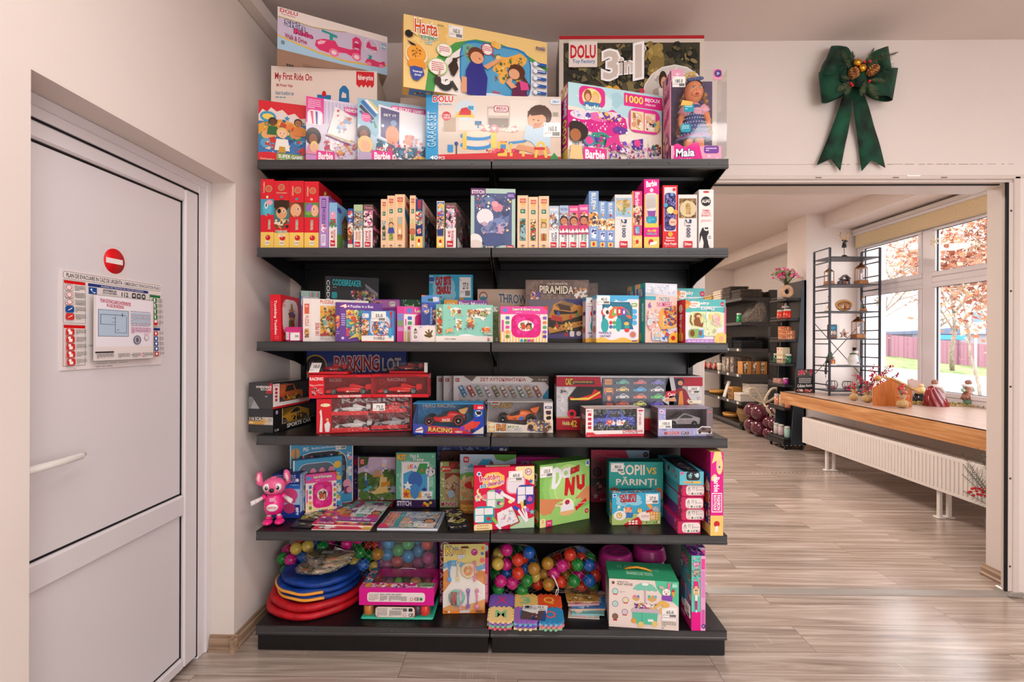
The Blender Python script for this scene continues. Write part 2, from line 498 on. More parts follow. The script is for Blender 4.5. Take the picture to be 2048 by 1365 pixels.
class Box:
 """printed carton. Front face runs from pixel column x0 at distance d0 to x1 at d1; yt = pixel row of the top of its left front edge"""
 def __init__(s, name, label, cat, x0, d0, x1, d1, yt, th, zb, body='ffffff', group=None, lean=0.0, h=None, tilt=0.0):
  zb = LV.get(zb, zb)
  ym = 683 - (zb - CAMZ) * FPX / d0
  p0 = at(x0, (ym + yt) / 2, d0); p1 = at(x1, (ym + yt) / 2, d1)
  s.h = h or (at(x0, yt, d0).z - zb)
  s.w = math.hypot(p1.x - p0.x, p1.y - p0.y)
  s.th, s.zb = th, zb
  yaw = math.atan2(p1.y - p0.y, p1.x - p0.x)
  s.mb = MB()
  w, h, t = s.w, s.h, th
  s.mb.box(0, 0, 0, w, t, h, body, bev=0.0012)
  s.loc, s.rot = (p0.x, p0.y, zb + 0.001), (-lean, tilt, yaw)
  s.meta = (name, label, cat, group)
  s.o = None
  s.kids = []
  s.body = body
 def face(s, which, mb=None):
  w, h, t = s.w, s.h, s.th
  mb = mb or s.mb
  return {'F': lambda: Face(mb, (0, 0, 0), (w, 0, 0), (0, 0, h)),
    'L': lambda: Face(mb, (0, t, 0), (0, -t, 0), (0, 0, h)),
    'R': lambda: Face(mb, (w, 0, 0), (0, t, 0), (0, 0, h)),
    'T': lambda: Face(mb, (0, 0, h), (w, 0, 0), (0, t, 0)),
    'D': lambda: Face(mb, (0, t, 0), (w, 0, 0), (0, -t, 0))}[which]()
 def art(s, **kw):
  for k, v in kw.items():
   s.face(k).art(v)
  return s
 def tag(s, which, x0, y0, x1, y1, num):
  s.kids.append((which, x0, y0, x1, y1, num))
  return s
 def done(s):
  name, label, cat, group = s.meta
  s.o = s.mb.build(name, None, s.loc, s.rot)
  tag(s.o, label, cat, group)
  for (wh, x0, y0, x1, y1, num) in s.kids:
   mb = MB()
   f = s.face(wh, mb)
   f.l = 130
   A, U, V = f.P(x0, y0), f.ux * ((x1 - x0) / 100), f.uy * ((y1 - y0) / 100)
   n = f.n
   q = [A, A + U, A + U + V, A + V]
   mb.add([tuple(p - n * 0.0038) for p in q] + [tuple(p) for p in q], [(3, 2, 1, 0), (4, 5, 6, 7), (0, 1, 5, 4), (1, 2, 6, 5), (2, 3, 7, 6), (3, 0, 4, 7)], 'f6f2ee')
   g = Face(mb, A, U, V)
   g.art('t 30 40 78 74 222 %s;x 6 80 70 92 1 998;x 6 14 48 34 3 a99' % num)
   x = 52
   for i in range(12):
    g.poly([(x, 8), (x + 2.2, 8), (x + 2.2, 34), (x, 34)], '333', False); x += 3.6
   mb.build('price_tag', s.o)
  return s.o
LV = {1: 2.101, 2: 1.7255, 3: 1.324, 4: 0.922, 5: 0.5145, 6: 0.112}
PEOPLE = {}
def box(label, cat, x0, d0, x1, d1, yt, th, lv, body='fff', tags=(), name='toy_box', group=None, lean=0.0, h=None, tilt=0.0, film=0.0, **faces):
 global FIN
 FIN = film
 b = Box(name, label, cat, x0, d0, x1, d1, yt, th, LV[lv] if lv in LV else lv, body, group, lean, h, tilt)
 b.art(**faces)
 for t in tags:
  b.tag(*t)
 b.done()
 FIN = 0.0
 return b
# ================================================================ setting
wall_m = noise_mat('wall_plaster', 'e6dad3', 'ebe0d9', (1.2, 1.2, 1.2), 0.62, bump=0.05, bscale=160, spec=0.25)
MX.update(wall=wall_m,
   ceil=noise_mat('ceiling_plaster', 'dccdc5', 'e2d4cc', (1, 1, 1), 0.7, bump=0.04, bscale=140, spec=0.2),
   upvc=mat('e2dcdf', 0.28, key='upvc'), gask=mat('0b0c0e', 0.6), jamb=mat('dccfc6', 0.4),
   floor=wood_mat('laminate_floor', '857468', 'ad9b8e', 'd2c3b8', (1.28, 0.19), rough=0.24, grain=(1.1, 26, 1)),
   base=wood_mat('baseboard_oak', '846a56', 'a3876f', 'bca189', None, rough=0.4, grain=(1.5, 30, 60)),
   basey=wood_mat('baseboard_oak_side', '846a56', 'a3876f', 'bca189', None, rough=0.4, grain=(30, 1.5, 60)),
   black=noise_mat('powder_coat_black', '0f0f11', '151517', (60, 60, 60), 0.36, bump=0.05, bscale=600),
   blackd=mat('101012', 0.5), lipm=noise_mat('shelf_lip', '3a3a3c', '434344', (4, 40, 40), 0.33),
   alu=mat('b9b4ae', 0.35, metal=0.6))
def struct(mb, name, loc=None):
 return tag(mb.build(name, None, loc), kind='structure')
XL = -1.22
struct(MB().box(XL - .6, -2.6, -.12, 6.2, 9.6, 0, 'floor'), 'floor')
struct(MB().box(XL - .6, -2.6, 2.913, 3.8, 2.58, 3.05, 'ceil').box(XL - .6, 2.78, 2.90, 4.2, 9.6, 3.05, 'ceil'), 'ceiling')
struct(MB().box(XL - .14, -2.6, 0, XL, 1.189, 2.913, 'wall').box(XL - .14, 1.189, 2.005, XL, 2.06, 2.913, 'wall')
  .box(XL - .6, 2.06, 0, XL, 2.56, 2.913, 'wall').box(XL - .6, 1.0, 0, XL - .22, 2.06, 2.3, 'wall'), 'wall_left')
# wall with the wide opening, 0.24 m thick
struct(MB().box(XL - .6, 2.56, 0, 0.905, 2.80, 2.99, 'wall').box(0.905, 2.56, 2.205, 2.61, 2.80, 2.99, 'wall')
  .box(2.61, 2.56, 0, 3.8, 2.625, 2.99, 'wall').box(2.67, 2.625, 0, 3.8, 2.80, 2.99, 'wall').box(2.61, 2.625, 2.205, 2.67, 2.80, 2.99, 'wall'), 'wall_back')
struct(MB().box(XL - .6, -2.72, 0, 3.8, -2.6, 3.0, 'wall'), 'wall_front')
struct(MB().box(3.5, -2.6, 0, 3.8, 2.56, 2.913, 'wall'), 'wall_right')
# frame of the opening
mb = MB()
mb.box(0.905, 2.555, 0, 0.945, 2.80, 2.2, 'jamb', .002).box(0.945, 2.565, 0, 0.98, 2.79, 2.17, 'jamb', .004)
mb.box(0.905, 2.556, 2.185, 2.61, 2.80, 2.205, 'jamb', .002)
mb.box(0.945, 2.57, 2.172, 2.58, 2.78, 2.186, 'jamb').box(2.58, 2.557, 2.19, 2.672, 2.64, 2.206, 'jamb')
mb.box(0.985, 2.60, 2.166, 2.545, 2.612, 2.176, 'gask')
mb.box(2.580, 2.556, 0.025, 2.612, 2.60, 2.2, 'jamb', .004).box(2.556, 2.564, 0.03, 2.582, 2.60, 2.17, 'jamb', .002)
mb.box(2.542, 2.562, 0.03, 2.556, 2.570, 2.168, 'gask').box(2.60, 2.58, 0.0, 2.67, 2.64, 2.2, 'jamb')
for z in (0.16, 0.62, 1.1, 1.6, 2.02): mb.lathe([(0.006, 2.5635), (0.006, 2.5645)], '5a4a40', (2.569, 0, z), 10, 'Y')
mb.box(2.56, 2.555, 0.0, 2.64, 2.64, 0.03, 'alu', .006).box(0.975, 2.565, 0.005, 1.0, 2.6, 0.05, 'jamb', .003)
for x in (1.55, 1.95, 2.2): mb.box(x, 2.553, 2.19, x + .03, 2.556, 2.194, '7a6a5e')
mb.box(2.02, 2.551, 2.196, 2.09, 2.556, 2.203, 'fffm')
struct(mb, 'trim_1')
struct(MB().prism([(2.562, .001), (2.632, .001), (2.62, .006), (2.575, .006)], 0.98, 2.60, 'alu', 'X'), 'trim_2')
# crack line and thin joint above the opening, cable duct by the ceiling
mb = MB()
rr = random.Random(4)
mb.box(1.1, 2.5585, 2.262, 1.6, 2.5602, 2.2632, 'b09a8c')
x = 1.6
while x < 2.6:
 w = rr.uniform(.01, .05); mb.box(x, 2.5585, 2.262 + rr.uniform(-.001, .001), x + w, 2.5602, 2.2635 + rr.uniform(0, .0008), '9b8373'); x += w + rr.uniform(.002, .03)
struct(mb, 'trim_3')
struct(MB().box(XL, 2.0, 2.80, XL + .06, 2.50, 2.86, 'wall', .004), 'trim_4')
def skirting(name, prof_axis, a, b, face, sgn, key):
 pr = [(0, 0), (.019, 0), (.021, .014), (.015, .02), (.013, .045), (.008, .052), (.007, .062), (0, .064)]
 mb = MB()
 if prof_axis == 'X': mb.prism([(face + sgn * p, z) for p, z in pr], a, b, key, 'X')
 else: mb.prism([(face + sgn * p, z) for p, z in pr], a, b, key, 'Y')
 return struct(mb, name)
skirting('baseboard_left', 'Y', 2.03, 2.55, XL, 1, 'basey')
skirting('baseboard_recess', 'X', XL - .10, XL + .02, 2.06, -1, 'base')
skirting('baseboard_near', 'Y', -2.5, 1.189, XL, 1, 'basey')
skirting('baseboard_opening', 'Y', 2.66, 2.815, 2.67, -1, 'basey')
skirting('baseboard_right', 'X', 2.68, 3.5, 2.56, -1, 'base')
# ---------------------------------------------------------------- the white door in its recess
dr = empty('door_1', (XL - .12, 1.6, 0)); tag(dr, kind='structure')
DX = -1.335
def loc_mb():
 m = MB(); m.T = Matrix.Translation((XL * -1 + .12, -1.6, 0)); return m
mb = loc_mb()
mb.box(DX - .07, 1.988, 0, DX + .004, 2.06, 2.005, 'upvc', .004).box(DX - .07, 1.0, 1.938, DX + .004, 1.988, 2.005, 'upvc', .004)
mb.box(DX - .07, 2.03, 0, DX + .012, 2.06, 2.005, 'upvc', .004).box(DX - .07, 1.0, 1.972, DX + .012, 2.03, 2.005, 'upvc', .004)
mb.build('door_frame', dr)
mb = loc_mb()
mb.box(DX - .06, 1.0, .016, DX - .012, 1.988, 1.938, 'gask').box(DX - .02, 1.982, .016, DX + .0035, 1.989, 1.938, 'gask').box(DX - .02, 1.0, 1.932, DX + .0035, 1.989, 1.939, 'gask')
mb.box(DX - .055, 1.906, .02, DX + .006, 1.983, 1.933, 'upvc', .006).box(DX - .055, 1.02, 1.882, DX + .006, 1.906, 1.933, 'upvc', .006)
mb.box(DX - .055, 1.02, .632, DX + .006, 1.906, .713, 'upvc', .006).box(DX - .055, 1.02, .02, DX + .006, 1.906, .064, 'upvc', .006).box(DX - .055, 1.02, .02, DX + .006, 1.1, 1.933, 'upvc', .006)
mb.build('door_leaf', dr)
mb = loc_mb()
mb.box(DX - .03, 1.09, .719, DX - .008, 1.901, 1.877, 'upvc').box(DX - .03, 1.09, .068, DX - .008, 1.901, .628, 'upvc')
for q in ((1.897, .712, 1.906, 1.885), (1.897, .066, 1.906, .628), (1.09, 1.875, 1.906, 1.883), (1.09, .712, 1.906, .720), (1.09, .063, 1.906, .070)): mb.box(DX - .0081, q[0], q[1], DX - .0070, q[2], q[3], 'gask')
mb.build('door_panel', dr)
mb = loc_mb()
mb.tube([(DX + .005, 1.21, .985), (DX + .045, 1.215, .985), (DX + .055, 1.24, .985), (DX + .056, 1.33, .986), (DX + .052, 1.40, .988), (DX + .045, 1.42, .989)], [.012, .012, .012, .011, .010, .005], 'e8e4dfg')
mb.box(DX, 1.195, .90, DX + .012, 1.228, 1.06, 'e8e4dfg', .005)
mb.build('door_handle', dr)
# no-entry sticker
o = MB().lathe([(.0415, 0), (.0415, .0006)], 'e00d18', (0, 0, 0), 40, 'X').box(.0006, -.033, -.0085, .0012, .033, .0085, 'f3ece9').box(-.0004, -.052, -.056, 0, .052, .052, 'e2d8d8').build('no_entry_sign', None, (DX - .0075, 1.584, 1.59))
tag(o, 'round red no-entry sticker with a white bar on the white door', 'sign')
# evacuation plan
W_, H_ = .396, .298
mb = MB()
mb.box(-.004, 0, 0, 0, W_, H_, 'efe4e2')
f = Face(mb, (0, 0, 0), (0, W_, 0), (0, 0, H_))
g = 'R 1.5 91 98.5 98.5 444;R 1.8 91.4 98.2 98.1 efe6e4;t 4 92.6 55 97 111 PLAN DE EVACUARE IN CAZ DE URGENTA;t 56 92.6 97 96.6 5a5a62 / EMERGENCY EVACUATION PLAN;'
g += 'r 1.5 47 20 90 555;r 1.8 47.4 19.7 89.6 efe6e4;r 1.5 4 20 45.5 555;r 1.8 4.4 19.7 45.1 efe6e4;r 85 47 98.5 86 555;r 85.3 47.4 98.2 85.6 efe6e4;r 85 10 98.5 45.5 555;r 85.3 10.4 98.2 45.1 efe6e4;'
g += 'r 2 86.5 19.5 89.5 d11;r 2 42 19.5 45 d11;r 85.5 82.5 98 85.4 1a7a3a;r 85.5 42 98 45 223a8c;r 22 86.4 83.5 89.6 233a80;t 34 87 78 89 ccd NUMAR DE TELEFON IN CAZ DE URGENTA;'
g += 'r 22.5 78.5 30 85.6 1d4f9c;p 25,84.5,26,83.5,25.3,82.5,27,80.4,28.2,81,29,80.2,27.5,79.4,24,83 fff;t 35.5 83 49 85.3 333 APELATI NUMARUL UNIC;t 35.5 80.3 49 82.5 777 DIAL AT PHONE NUMBER;t 54 79.5 61 84.5 111 112;'
for i in range(3): g += 'R %g 79 %g 85 333;r %g 80.6 %g 83.4 ccc;' % (65 + i * 5.4, 69.4 + i * 5.4, 66 + i * 5.4, 68.4 + i * 5.4)
for i in range(5):
 y = 79.5 - i * 7.3
 if i < 3: g += 'R 2.4 %g 9.4 %g 666;R 2.7 %g 9.1 %g f2eaea;e 5.9 %g 2.6 2.7 c22;e 5.9 %g 2 2.1 f2eaea;p 4.3,%g,7.3,%g,7.6,%g,4.6,%g c22;' % (y - 0, y + 6.6, y + .4, y + 6.2, y + 3.3, y + 3.3, y + 1.6, y + 4.6, y + 5, y + 2)
 else: g += 'R 2.4 %g 9.4 %g %s;p 4,%g,7.6,%g,8,%g,5,%g fff;' % (y, y + 6.6, '1d4f9c' if i == 3 else 'd8352a', y + 1.6, y + 4, y + 5.2, y + 3)
 g += 'x 10.5 %g 19 %g 4 665;' % (y + .6, y + 6.2)
for i in range(5):
 y = 34.8 - i * 7.5
 g += 'R 2.4 %g 9.4 %g d8352a;e 5 %g 1.2 1.4 fff;r 4.6 %g 7.4 %g fff;x 10.5 %g 19 %g 4 665;' % (y, y + 6.8, y + 5, y + 1, y + 4, y + 1, y + 6.2)
for i in range(5):
 y = 75.8 - i * 6.8
 g += ('R 86 %g 91 %g 1a7a3a;e 88 %g .9 1.1 fff;r 87.6 %g 89 %g fff;' if i < 4 else 'R 86 %g 91 %g c22;e 88.5 %g 1.6 2 fff;r 88 %g 89 %g c22;') % (y, y + 6, y + 4.4, y + 1, y + 3.6)
 g += 'x 92 %g 97.6 %g 4 665;' % (y + .6, y + 5.6)
for i in range(5):
 y = 35.6 - i * 6.2
 g += 'R 86 %g 91 %g %s;e 88.5 %g 1.3 1.6 fff;x 92 %g 97.6 %g 4 665;' % (y, y + 5.5, 'c22' if i in (0, 4) else '1d4f9c', y + 2.8, y + .6, y + 5)
g += 'r 21.5 8 84.3 78 777;r 21.8 8.4 84 77.6 ede2df;r 24 23 82 77 f4eef6;r 26 34 56 63 556;r 26.5 34.5 55.5 62.5 b9cfe4;p 28,47,28,58,53,58,53,57.4,28.6,57.4,28.6,47 567;p 42,38,42,57,42.5,57,42.5,38 567;p 42,38,54,38,54,57,53.5,57,53.5,38.5,42,38.5 567;p 28,47,42,47,42,47.5,28,47.5 567;r 39 54 43 54.4 1a7a3a;r 39 49.6 43 50 1a7a3a;r 44 41 46 41.5 111;r 49 56 49.7 60 111;'
g += 'T 28 70.5 58 74.6 c2274f/-2 PLAN DE EVACUARE SI INTERVENTIE;T 34 66 51 69.4 c2274f/-1 IN CAZ DE INCENDIU;x 58 46 80 64 9 99a;r 57.6 59 80 61.5 b9cbe0;r 57.6 55 80 56.6 b9cbe0;r 57.6 50.5 80 53 b9cbe0;x 58 38 80 45 5 b59;e 64.5 30.5 4.2 5.2 667;e 64.5 30.5 3.2 4.2 b9b4c0;e 64.5 30.5 1.6 3 667;e 75 33 2.6 3.3 a8828c;e 75 33 2.1 2.8 efe8ee;x 72 36 79 38 2 c55;'
g += 'r 22.5 16.5 40 18 222;x 24 10.5 40 15.6 4 666;x 44 10.5 56 15.6 4 666;x 59 10.5 68 15.6 4 666;x 71 10.5 82 15.6 4 666;p 69,14,70.8,14,69.9,15.8 c22;p 69,10.8,70.8,10.8,69.9,12.6 c22;r 57 13 59 13.8 1a7a3a;x 4 1 12 2.6 1 444;x 22 1.6 62 3 1 777;x 23 5 80 6 1 777;t 16 23.5 19 25.5 222 112'
f.art(g)
tag(mb.build('evacuation_plan', None, (DX - .0035, 1.394, 1.2385)), 'white emergency evacuation plan sheet with red, blue and green pictograms on the door', 'poster')
# ================================================================ gondola shelving
GX0, GX1, GXM, GY = -1.122, 0.882, -0.119, 2.047
gon = empty('shelving_unit', (-.12, 2.3, 0))
tag(gon, 'black metal shop shelving with six levels, full of toys', 'shelving unit')
def gl():
 m = MB(); m.T = Matrix.Translation((.12, -2.3, 0)); return m
for a, b in ((GX0, GXM), (GXM, GX1)):
 mb = gl()
 z = 0.02
 for h in (.42, .42, .42, .42, .36, .18):
  mb.box(a + .012, 2.515, z, b - .012, 2.535, z + h - .004, 'black'); z += h
 mb.build('back_panel', gon)
for x in (GX0, GXM, GX1):
 mb = gl()
 mb.box(x - .014, 2.50, .005, x + .014, 2.55, 2.27, 'black', .002)
 for i in range(52):
  for s_ in (-.006, .006): mb.box(x + s_ - .002, 2.4985, .2 + i * .04, x + s_ + .002, 2.5002, .222 + i * .04, '08080a')
 mb.build('upright', gon)
def shelf_board(a, b, z, base=False):
 a += .003; b -= .003
 mb = gl()
 y = GY
 mb.prism([(y, z - .001), (y + .002, z), (2.50, z), (2.50, z - .004), (y + .006, z - .004)], a, b, 'black', 'X')
 # front lip with rolled edge and ticket rail
 mb.prism([(y, z - .001), (y + .006, z - .004), (y + .014, z - .034), (y + .012, z - .040), (y + .001, z - .040), (y - .001, z - .036), (y - .002, z - .030), (y + .001, z - .027), (y + .001, z - .008)], a, b, 'lipm', 'X')
 if not base:
  # folded stiffeners underneath
  mb.prism([(y + .05, z - .004), (y + .055, z - .02), (y + .085, z - .02), (y + .09, z - .004)], a + .02, b - .02, 'black', 'X')
  mb.prism([(y + .22, z - .004), (y + .225, z - .018), (y + .255, z - .018), (y + .26, z - .004)], a + .02, b - .02, 'black', 'X')
  mb.prism([(2.46, z - .004), (2.46, z - .03), (2.498, z - .03), (2.498, z - .004)], a + .02, b - .02, 'black', 'X')
 n = 26
 for i in range(n):
  xx = a + .03 + (b - a - .06) * i / (n - 1)
  if i % 13 == 12: continue
  mb.box(xx - .006, y + .016, z, xx + .006, y + .0195, z + .0004, '050506')
 for i in range(6):
  xx = a + .08 + (b - a - .16) * i / 5
  mb.box(xx - .0025, y - .0028, z - .019, xx + .0025, y, z - .015, '555559')
 mb.build('base_shelf' if base else 'shelf', gon)
 if not base:
  for x, t in ((a, .004), (b - .004, .004)):
   mb = gl()
   mb.prism([(y + .008, z - .005), (y + .014, z - .036), (y + .06, z - .045), (2.40, z - .10), (2.50, z - .13), (2.50, z - .005)], x, x + t, 'black', 'X')
   mb.build('bracket', gon)
for a, b in ((GX0, GXM), (GXM, GX1)):
 for l in (1, 2, 3, 4, 5): shelf_board(a, b, LV[l])
 shelf_board(a, b, LV[6], True)
 mb = gl()
 mb.box(a + .008, 2.054, .004, b - .008, 2.07, .076, 'black', .002)
 mb.box(a + .008, 2.07, .004, a + .012, 2.5, .1, 'black').box(b - .012, 2.07, .004, b - .008, 2.5, .1, 'black')
 mb.build('plinth', gon)
# ================================================================ far room
struct(MB().box(-1.8, 9.4, 0, 4.6, 9.6, 2.9, 'wall').box(-1.9, 2.8, 0, -1.8, 9.4, 2.9, 'wall'), 'wall_far')
# pillar between the windows, wall under and over the windows, ceiling beam
struct(MB().box(3.53, 6.0, 0, 4.5, 6.42, 2.90, 'wall').box(4.15, 6.42, 0, 4.5, 9.4, 2.90, 'wall')
  .box(4.15, 2.56, 0, 4.5, 6.0, .745, 'wall').box(4.15, 2.56, 2.62, 4.5, 6.0, 2.9, 'wall'), 'wall_window')
struct(MB().box(3.75, 2.8, 2.727, 4.6, 6.0, 2.90, 'wall').box(3.75, 6.42, 2.727, 4.6, 9.4, 2.90, 'wall'), 'trim_5')
skirting('baseboard_pillar', 'Y', 6.0, 6.42, 3.53, -1, 'basey')
skirting('baseboard_window', 'X', 3.51, 4.15, 6.0, -1, 'base')
# window: two casements in view, each an upper and a lower light
MX['glass'] = clear_mat('window_glass', (1, 1, 1), .02, .02, .0)
win = empty('window_1', (4.2, 4.4, .745)); tag(win, kind='structure')
WT = Matrix.Translation((-4.2, -4.4, -.745))
mb = MB(); mb.T = WT
mb.box(4.15, 2.6, .745, 4.22, 6.0, .80, 'upvc', .004).box(4.15, 2.6, 2.50, 4.22, 6.0, 2.62, 'upvc', .004)
for y0, y1 in ((5.93, 6.0), (4.925, 5.04), (3.75, 3.86), (2.6, 2.7)): mb.box(4.15, y0, .745, 4.22, y1, 2.6, 'upvc', .004)
for y0, y1 in ((5.04, 5.93), (3.86, 4.925), (2.7, 3.75)):
 mb.box(4.15, y0, 1.93, 4.22, y1, 1.99, 'upvc', .004)
mb.build('window_frame', win)
for (y0, y1) in ((5.04, 5.93), (3.86, 4.925), (2.7, 3.75)):
 for (z0, z1) in ((.80, 1.93), (1.99, 2.50)):
  mb = MB(); mb.T = WT
  t = .048
  mb.box(4.14, y0, z0, 4.20, y1, z0 + t, 'upvc', .006).box(4.14, y0, z1 - t, 4.20, y1, z1, 'upvc', .006)
  mb.box(4.14, y0, z0 + t, 4.20, y0 + t, z1 - t, 'upvc', .006).box(4.14, y1 - t, z0 + t, 4.20, y1, z1 - t, 'upvc', .006)
  for q in ((y0 + t, z0 + t, y1 - t, z0 + t + .004), (y0 + t, z1 - t - .004, y1 - t, z1 - t), (y0 + t, z0 + t, y0 + t + .004, z1 - t), (y1 - t - .004, z0 + t, y1 - t, z1 - t)):
   mb.box(4.16, q[0], q[1], 4.175, q[2], q[3], 'gask')
  s_ = mb.build('sash', win)
  mb = MB(); mb.T = WT
  mb.box(4.165, y0 + t, z0 + t, 4.169, y1 - t, z1 - t, 'glass')
  mb.build('pane', s_)
# roller blind
MX['blind'] = noise_mat('blind_cloth', 'd9c39a', 'e2cfa8', (60, 60, 60), .8)
bl = empty('roller_blind', (4.1, 4.4, 2.6)); tag(bl, 'pale yellow roller blind rolled up above the shop window', 'blind')
mb = MB(); mb.T = Matrix.Translation((-4.1, -4.4, -2.6))
mb.box(4.08, 2.82, 2.63, 4.14, 5.98, 2.66, 'upvc', .004).box(4.07, 2.82, 2.66, 4.14, 5.98, 2.70, 'd8cfc8', .004)
mb.build('rail', bl)
mb = MB(); mb.T = Matrix.Translation((-4.1, -4.4, -2.6))
mb.box(4.10, 2.84, 2.485, 4.104, 5.96, 2.63, 'blind').lathe([(.008, 2.84), (.008, 5.96)], 'd9c39a', (4.102, 0, 2.485), 8, 'Y')
mb.build('cloth', bl)
# bench worktop in front of the window
MX['oak'] = wood_mat('oak_bench', 'a86b3c', 'c98d57', 'dfab78', None, 'Y', .4, grain=(30, 1.6, 30))
MX['oaktop'] = wood_mat('oak_bench_top', 'a08474', 'b89c8b', 'c9b1a1', None, 'Y', .3, grain=(26, 1.2, 26))
o = MB().box(-.0, -1.48, -.135, .03, 1.48, .0, 'oak').box(0, -1.48, -.002, 1.045, 1.48, .0, 'oaktop').box(.03, -1.48, -.022, 1.045, 1.48, -.002, 'oak').box(.03, 1.44, -.135, 1.0, 1.48, -.02, 'oak').build('window_bench', None, (3.1, 4.3, .745))
tag(o, 'deep oak-coloured bench top under the shop window with a thick front board', 'bench')
# radiator
rd = empty('radiator', (3.2, 4.1, 0)); tag(rd, 'long low white panel radiator on feet below the oak bench', 'radiator')
MX['radw'] = mat('e6ddd6', .3, key='radw')
mb = MB()
mb.box(-.05, -1.27, .215, .08, 1.32, .495, 'radw', .004)
for i in range(74):
 y = -1.25 + i * .0347
 mb.prism([(y - .007, -.05), (y - .004, -.055), (y + .004, -.055), (y + .007, -.05)], .245, .47, 'radw', 'Z')
 mb.v[-8:] = [(p[1], p[0], p[2]) for p in mb.v[-8:]]
mb.build('panel', rd)
mb = MB()
for i in range(60): mb.box(-.035, -1.26 + i * .0431, .4955, .07, -1.235 + i * .0431, .499, 'cfc4bb')
mb.build('top_grille', rd)
for y in (.95, -.39, -1.2):
 for x in (-.01, .06):
  MB().box(x - .012, y - .015, .01, x + .012, y + .015, .23, 'radw', .003).box(x - .03, y - .03, 0, x + .03, y + .03, .012, 'radw', .005).build('foot', rd)
# ================================================================ outside: ground rising gently to a far fence
MX.update(grass=noise_mat('grass_verge', '566e30', '8a8a5c', (1.2, 1.2, 1.2), .9, detail=8), road=noise_mat('street', '8c8a8e', '98969a', (1, 1, 1), .8),
   bark=noise_mat('bark', '7d6c5c', 'a89a86', (20, 20, 6), .9), leafo=mat('b4714c', .7), leafp=mat('c99a80', .7), leafd=mat('8e4c34', .7))
def gz(x, y): return -.564 - .0973 * x + .0901 * y
def gpt(px, py):
 d = cam_m.to_3x3() @ Vector(((px - 1024) / FPX, (682.5 - py) / FPX, -1.0))
 t = (-.564 - CAMZ) / (d.z + .0973 * d.x - .0901 * d.y)
 return Vector((d.x * t, d.y * t, CAMZ + d.z * t))
g = [(4.55, -2), (60, 10), (60, 75), (4.55, 75)]
struct(MB().add([(x, y, gz(x, y)) for x, y in g] + [(x, y, gz(x, y) - .2) for x, y in g], [(0, 1, 2, 3), (7, 6, 5, 4), (0, 4, 5, 1), (1, 5, 6, 2), (2, 6, 7, 3), (3, 7, 4, 0)], 'road'), 'ground')
fa_, fb_ = gpt(1756, 712), gpt(1968, 738)
ga_, gb_ = gpt(1761, 734), gpt(1967, 753)
fd, gd = (fb_ - fa_), (gb_ - ga_)
rows = []
for t in (0, .04, .3, .65, 1.0):
 row = []
 for i in range(24):
  u = -1.6 + 3.2 * i / 23; p = (ga_ + gd * u) * (1 - t) + (fa_ + fd * u) * t
  row.append((p.x, p.y, gz(p.x, p.y) + (0 if t == 0 else .08 + .05 * math.sin(i * 1.3 + t * 9))))
 rows.append(row)
o = MB().sheet(rows[::-1], 'grass').build('grass_verge')
tag(o, 'strip of pale grass between the street and the maroon fence', 'grass', kind='stuff')
fe = empty('fence', fa_); tag(fe, 'maroon corrugated metal fence across the street', 'fence')
mb = MB(); fn = fd.normalized(); fw_ = Vector((fn.y, -fn.x, 0)) * .05
for i in range(150):
 p = fd * -1.6 + fn * (i * .3); q = p + fn * .3; off = fw_ if i % 2 else fw_ * 0
 mb.add([tuple(v) for v in (p + off, q + off, q + off + Vector((0, 0, 1.85)), p + off + Vector((0, 0, 1.85)), p - fw_, q - fw_, q - fw_ + Vector((0, 0, 1.85)), p - fw_ + Vector((0, 0, 1.85)))], [(0, 1, 2, 3), (7, 6, 5, 4), (3, 2, 6, 7), (0, 3, 7, 4), (1, 5, 6, 2)], '9a6c78')
mb.build('sheet', fe)
for i in range(9):
 p = fd * (-1.2 + i * .33) + fw_ * 2; MB().box(p.x - .05, p.y - .05, p.z, p.x + .05, p.y + .05, p.z + 2.0, '7c5260').build('post', fe)
hp = gpt(1900, 722); hs = empty('kiosk', (hp.x + 9, hp.y + 8, gz(hp.x, hp.y) - .3)); tag(hs, 'grey building with a blue canopy beyond the fence', 'building')
MB().box(-6, 0, 0, 10, 8, 2.9, '8c8486').build('wall', hs)
MB().prism([(-7, 2.9), (11, 2.9), (11, 3.1), (2, 3.9), (-7, 3.2)], -.4, 8.4, '5b6678', 'Y').build('roof', hs)
MB().box(-4, -.8, 2.3, -1, -.1, 2.8, '3a8cc0', .02).build('canopy', hs)
sp = gpt(1951, 751)
o = MB().lathe([(.06, -.1), (.06, 3.6)], 'cfd2d6', (0, 0, 0), 8).box(-.9, -.07, 2.35, .5, -.02, 2.95, 'f4f4f6').box(-.3, -.09, 3.0, .3, -.05, 3.6, '6d86a8').build('sign_post', None, (sp.x, sp.y, sp.z + .1))
tag(o, 'white street sign post on the grass verge', 'sign post')
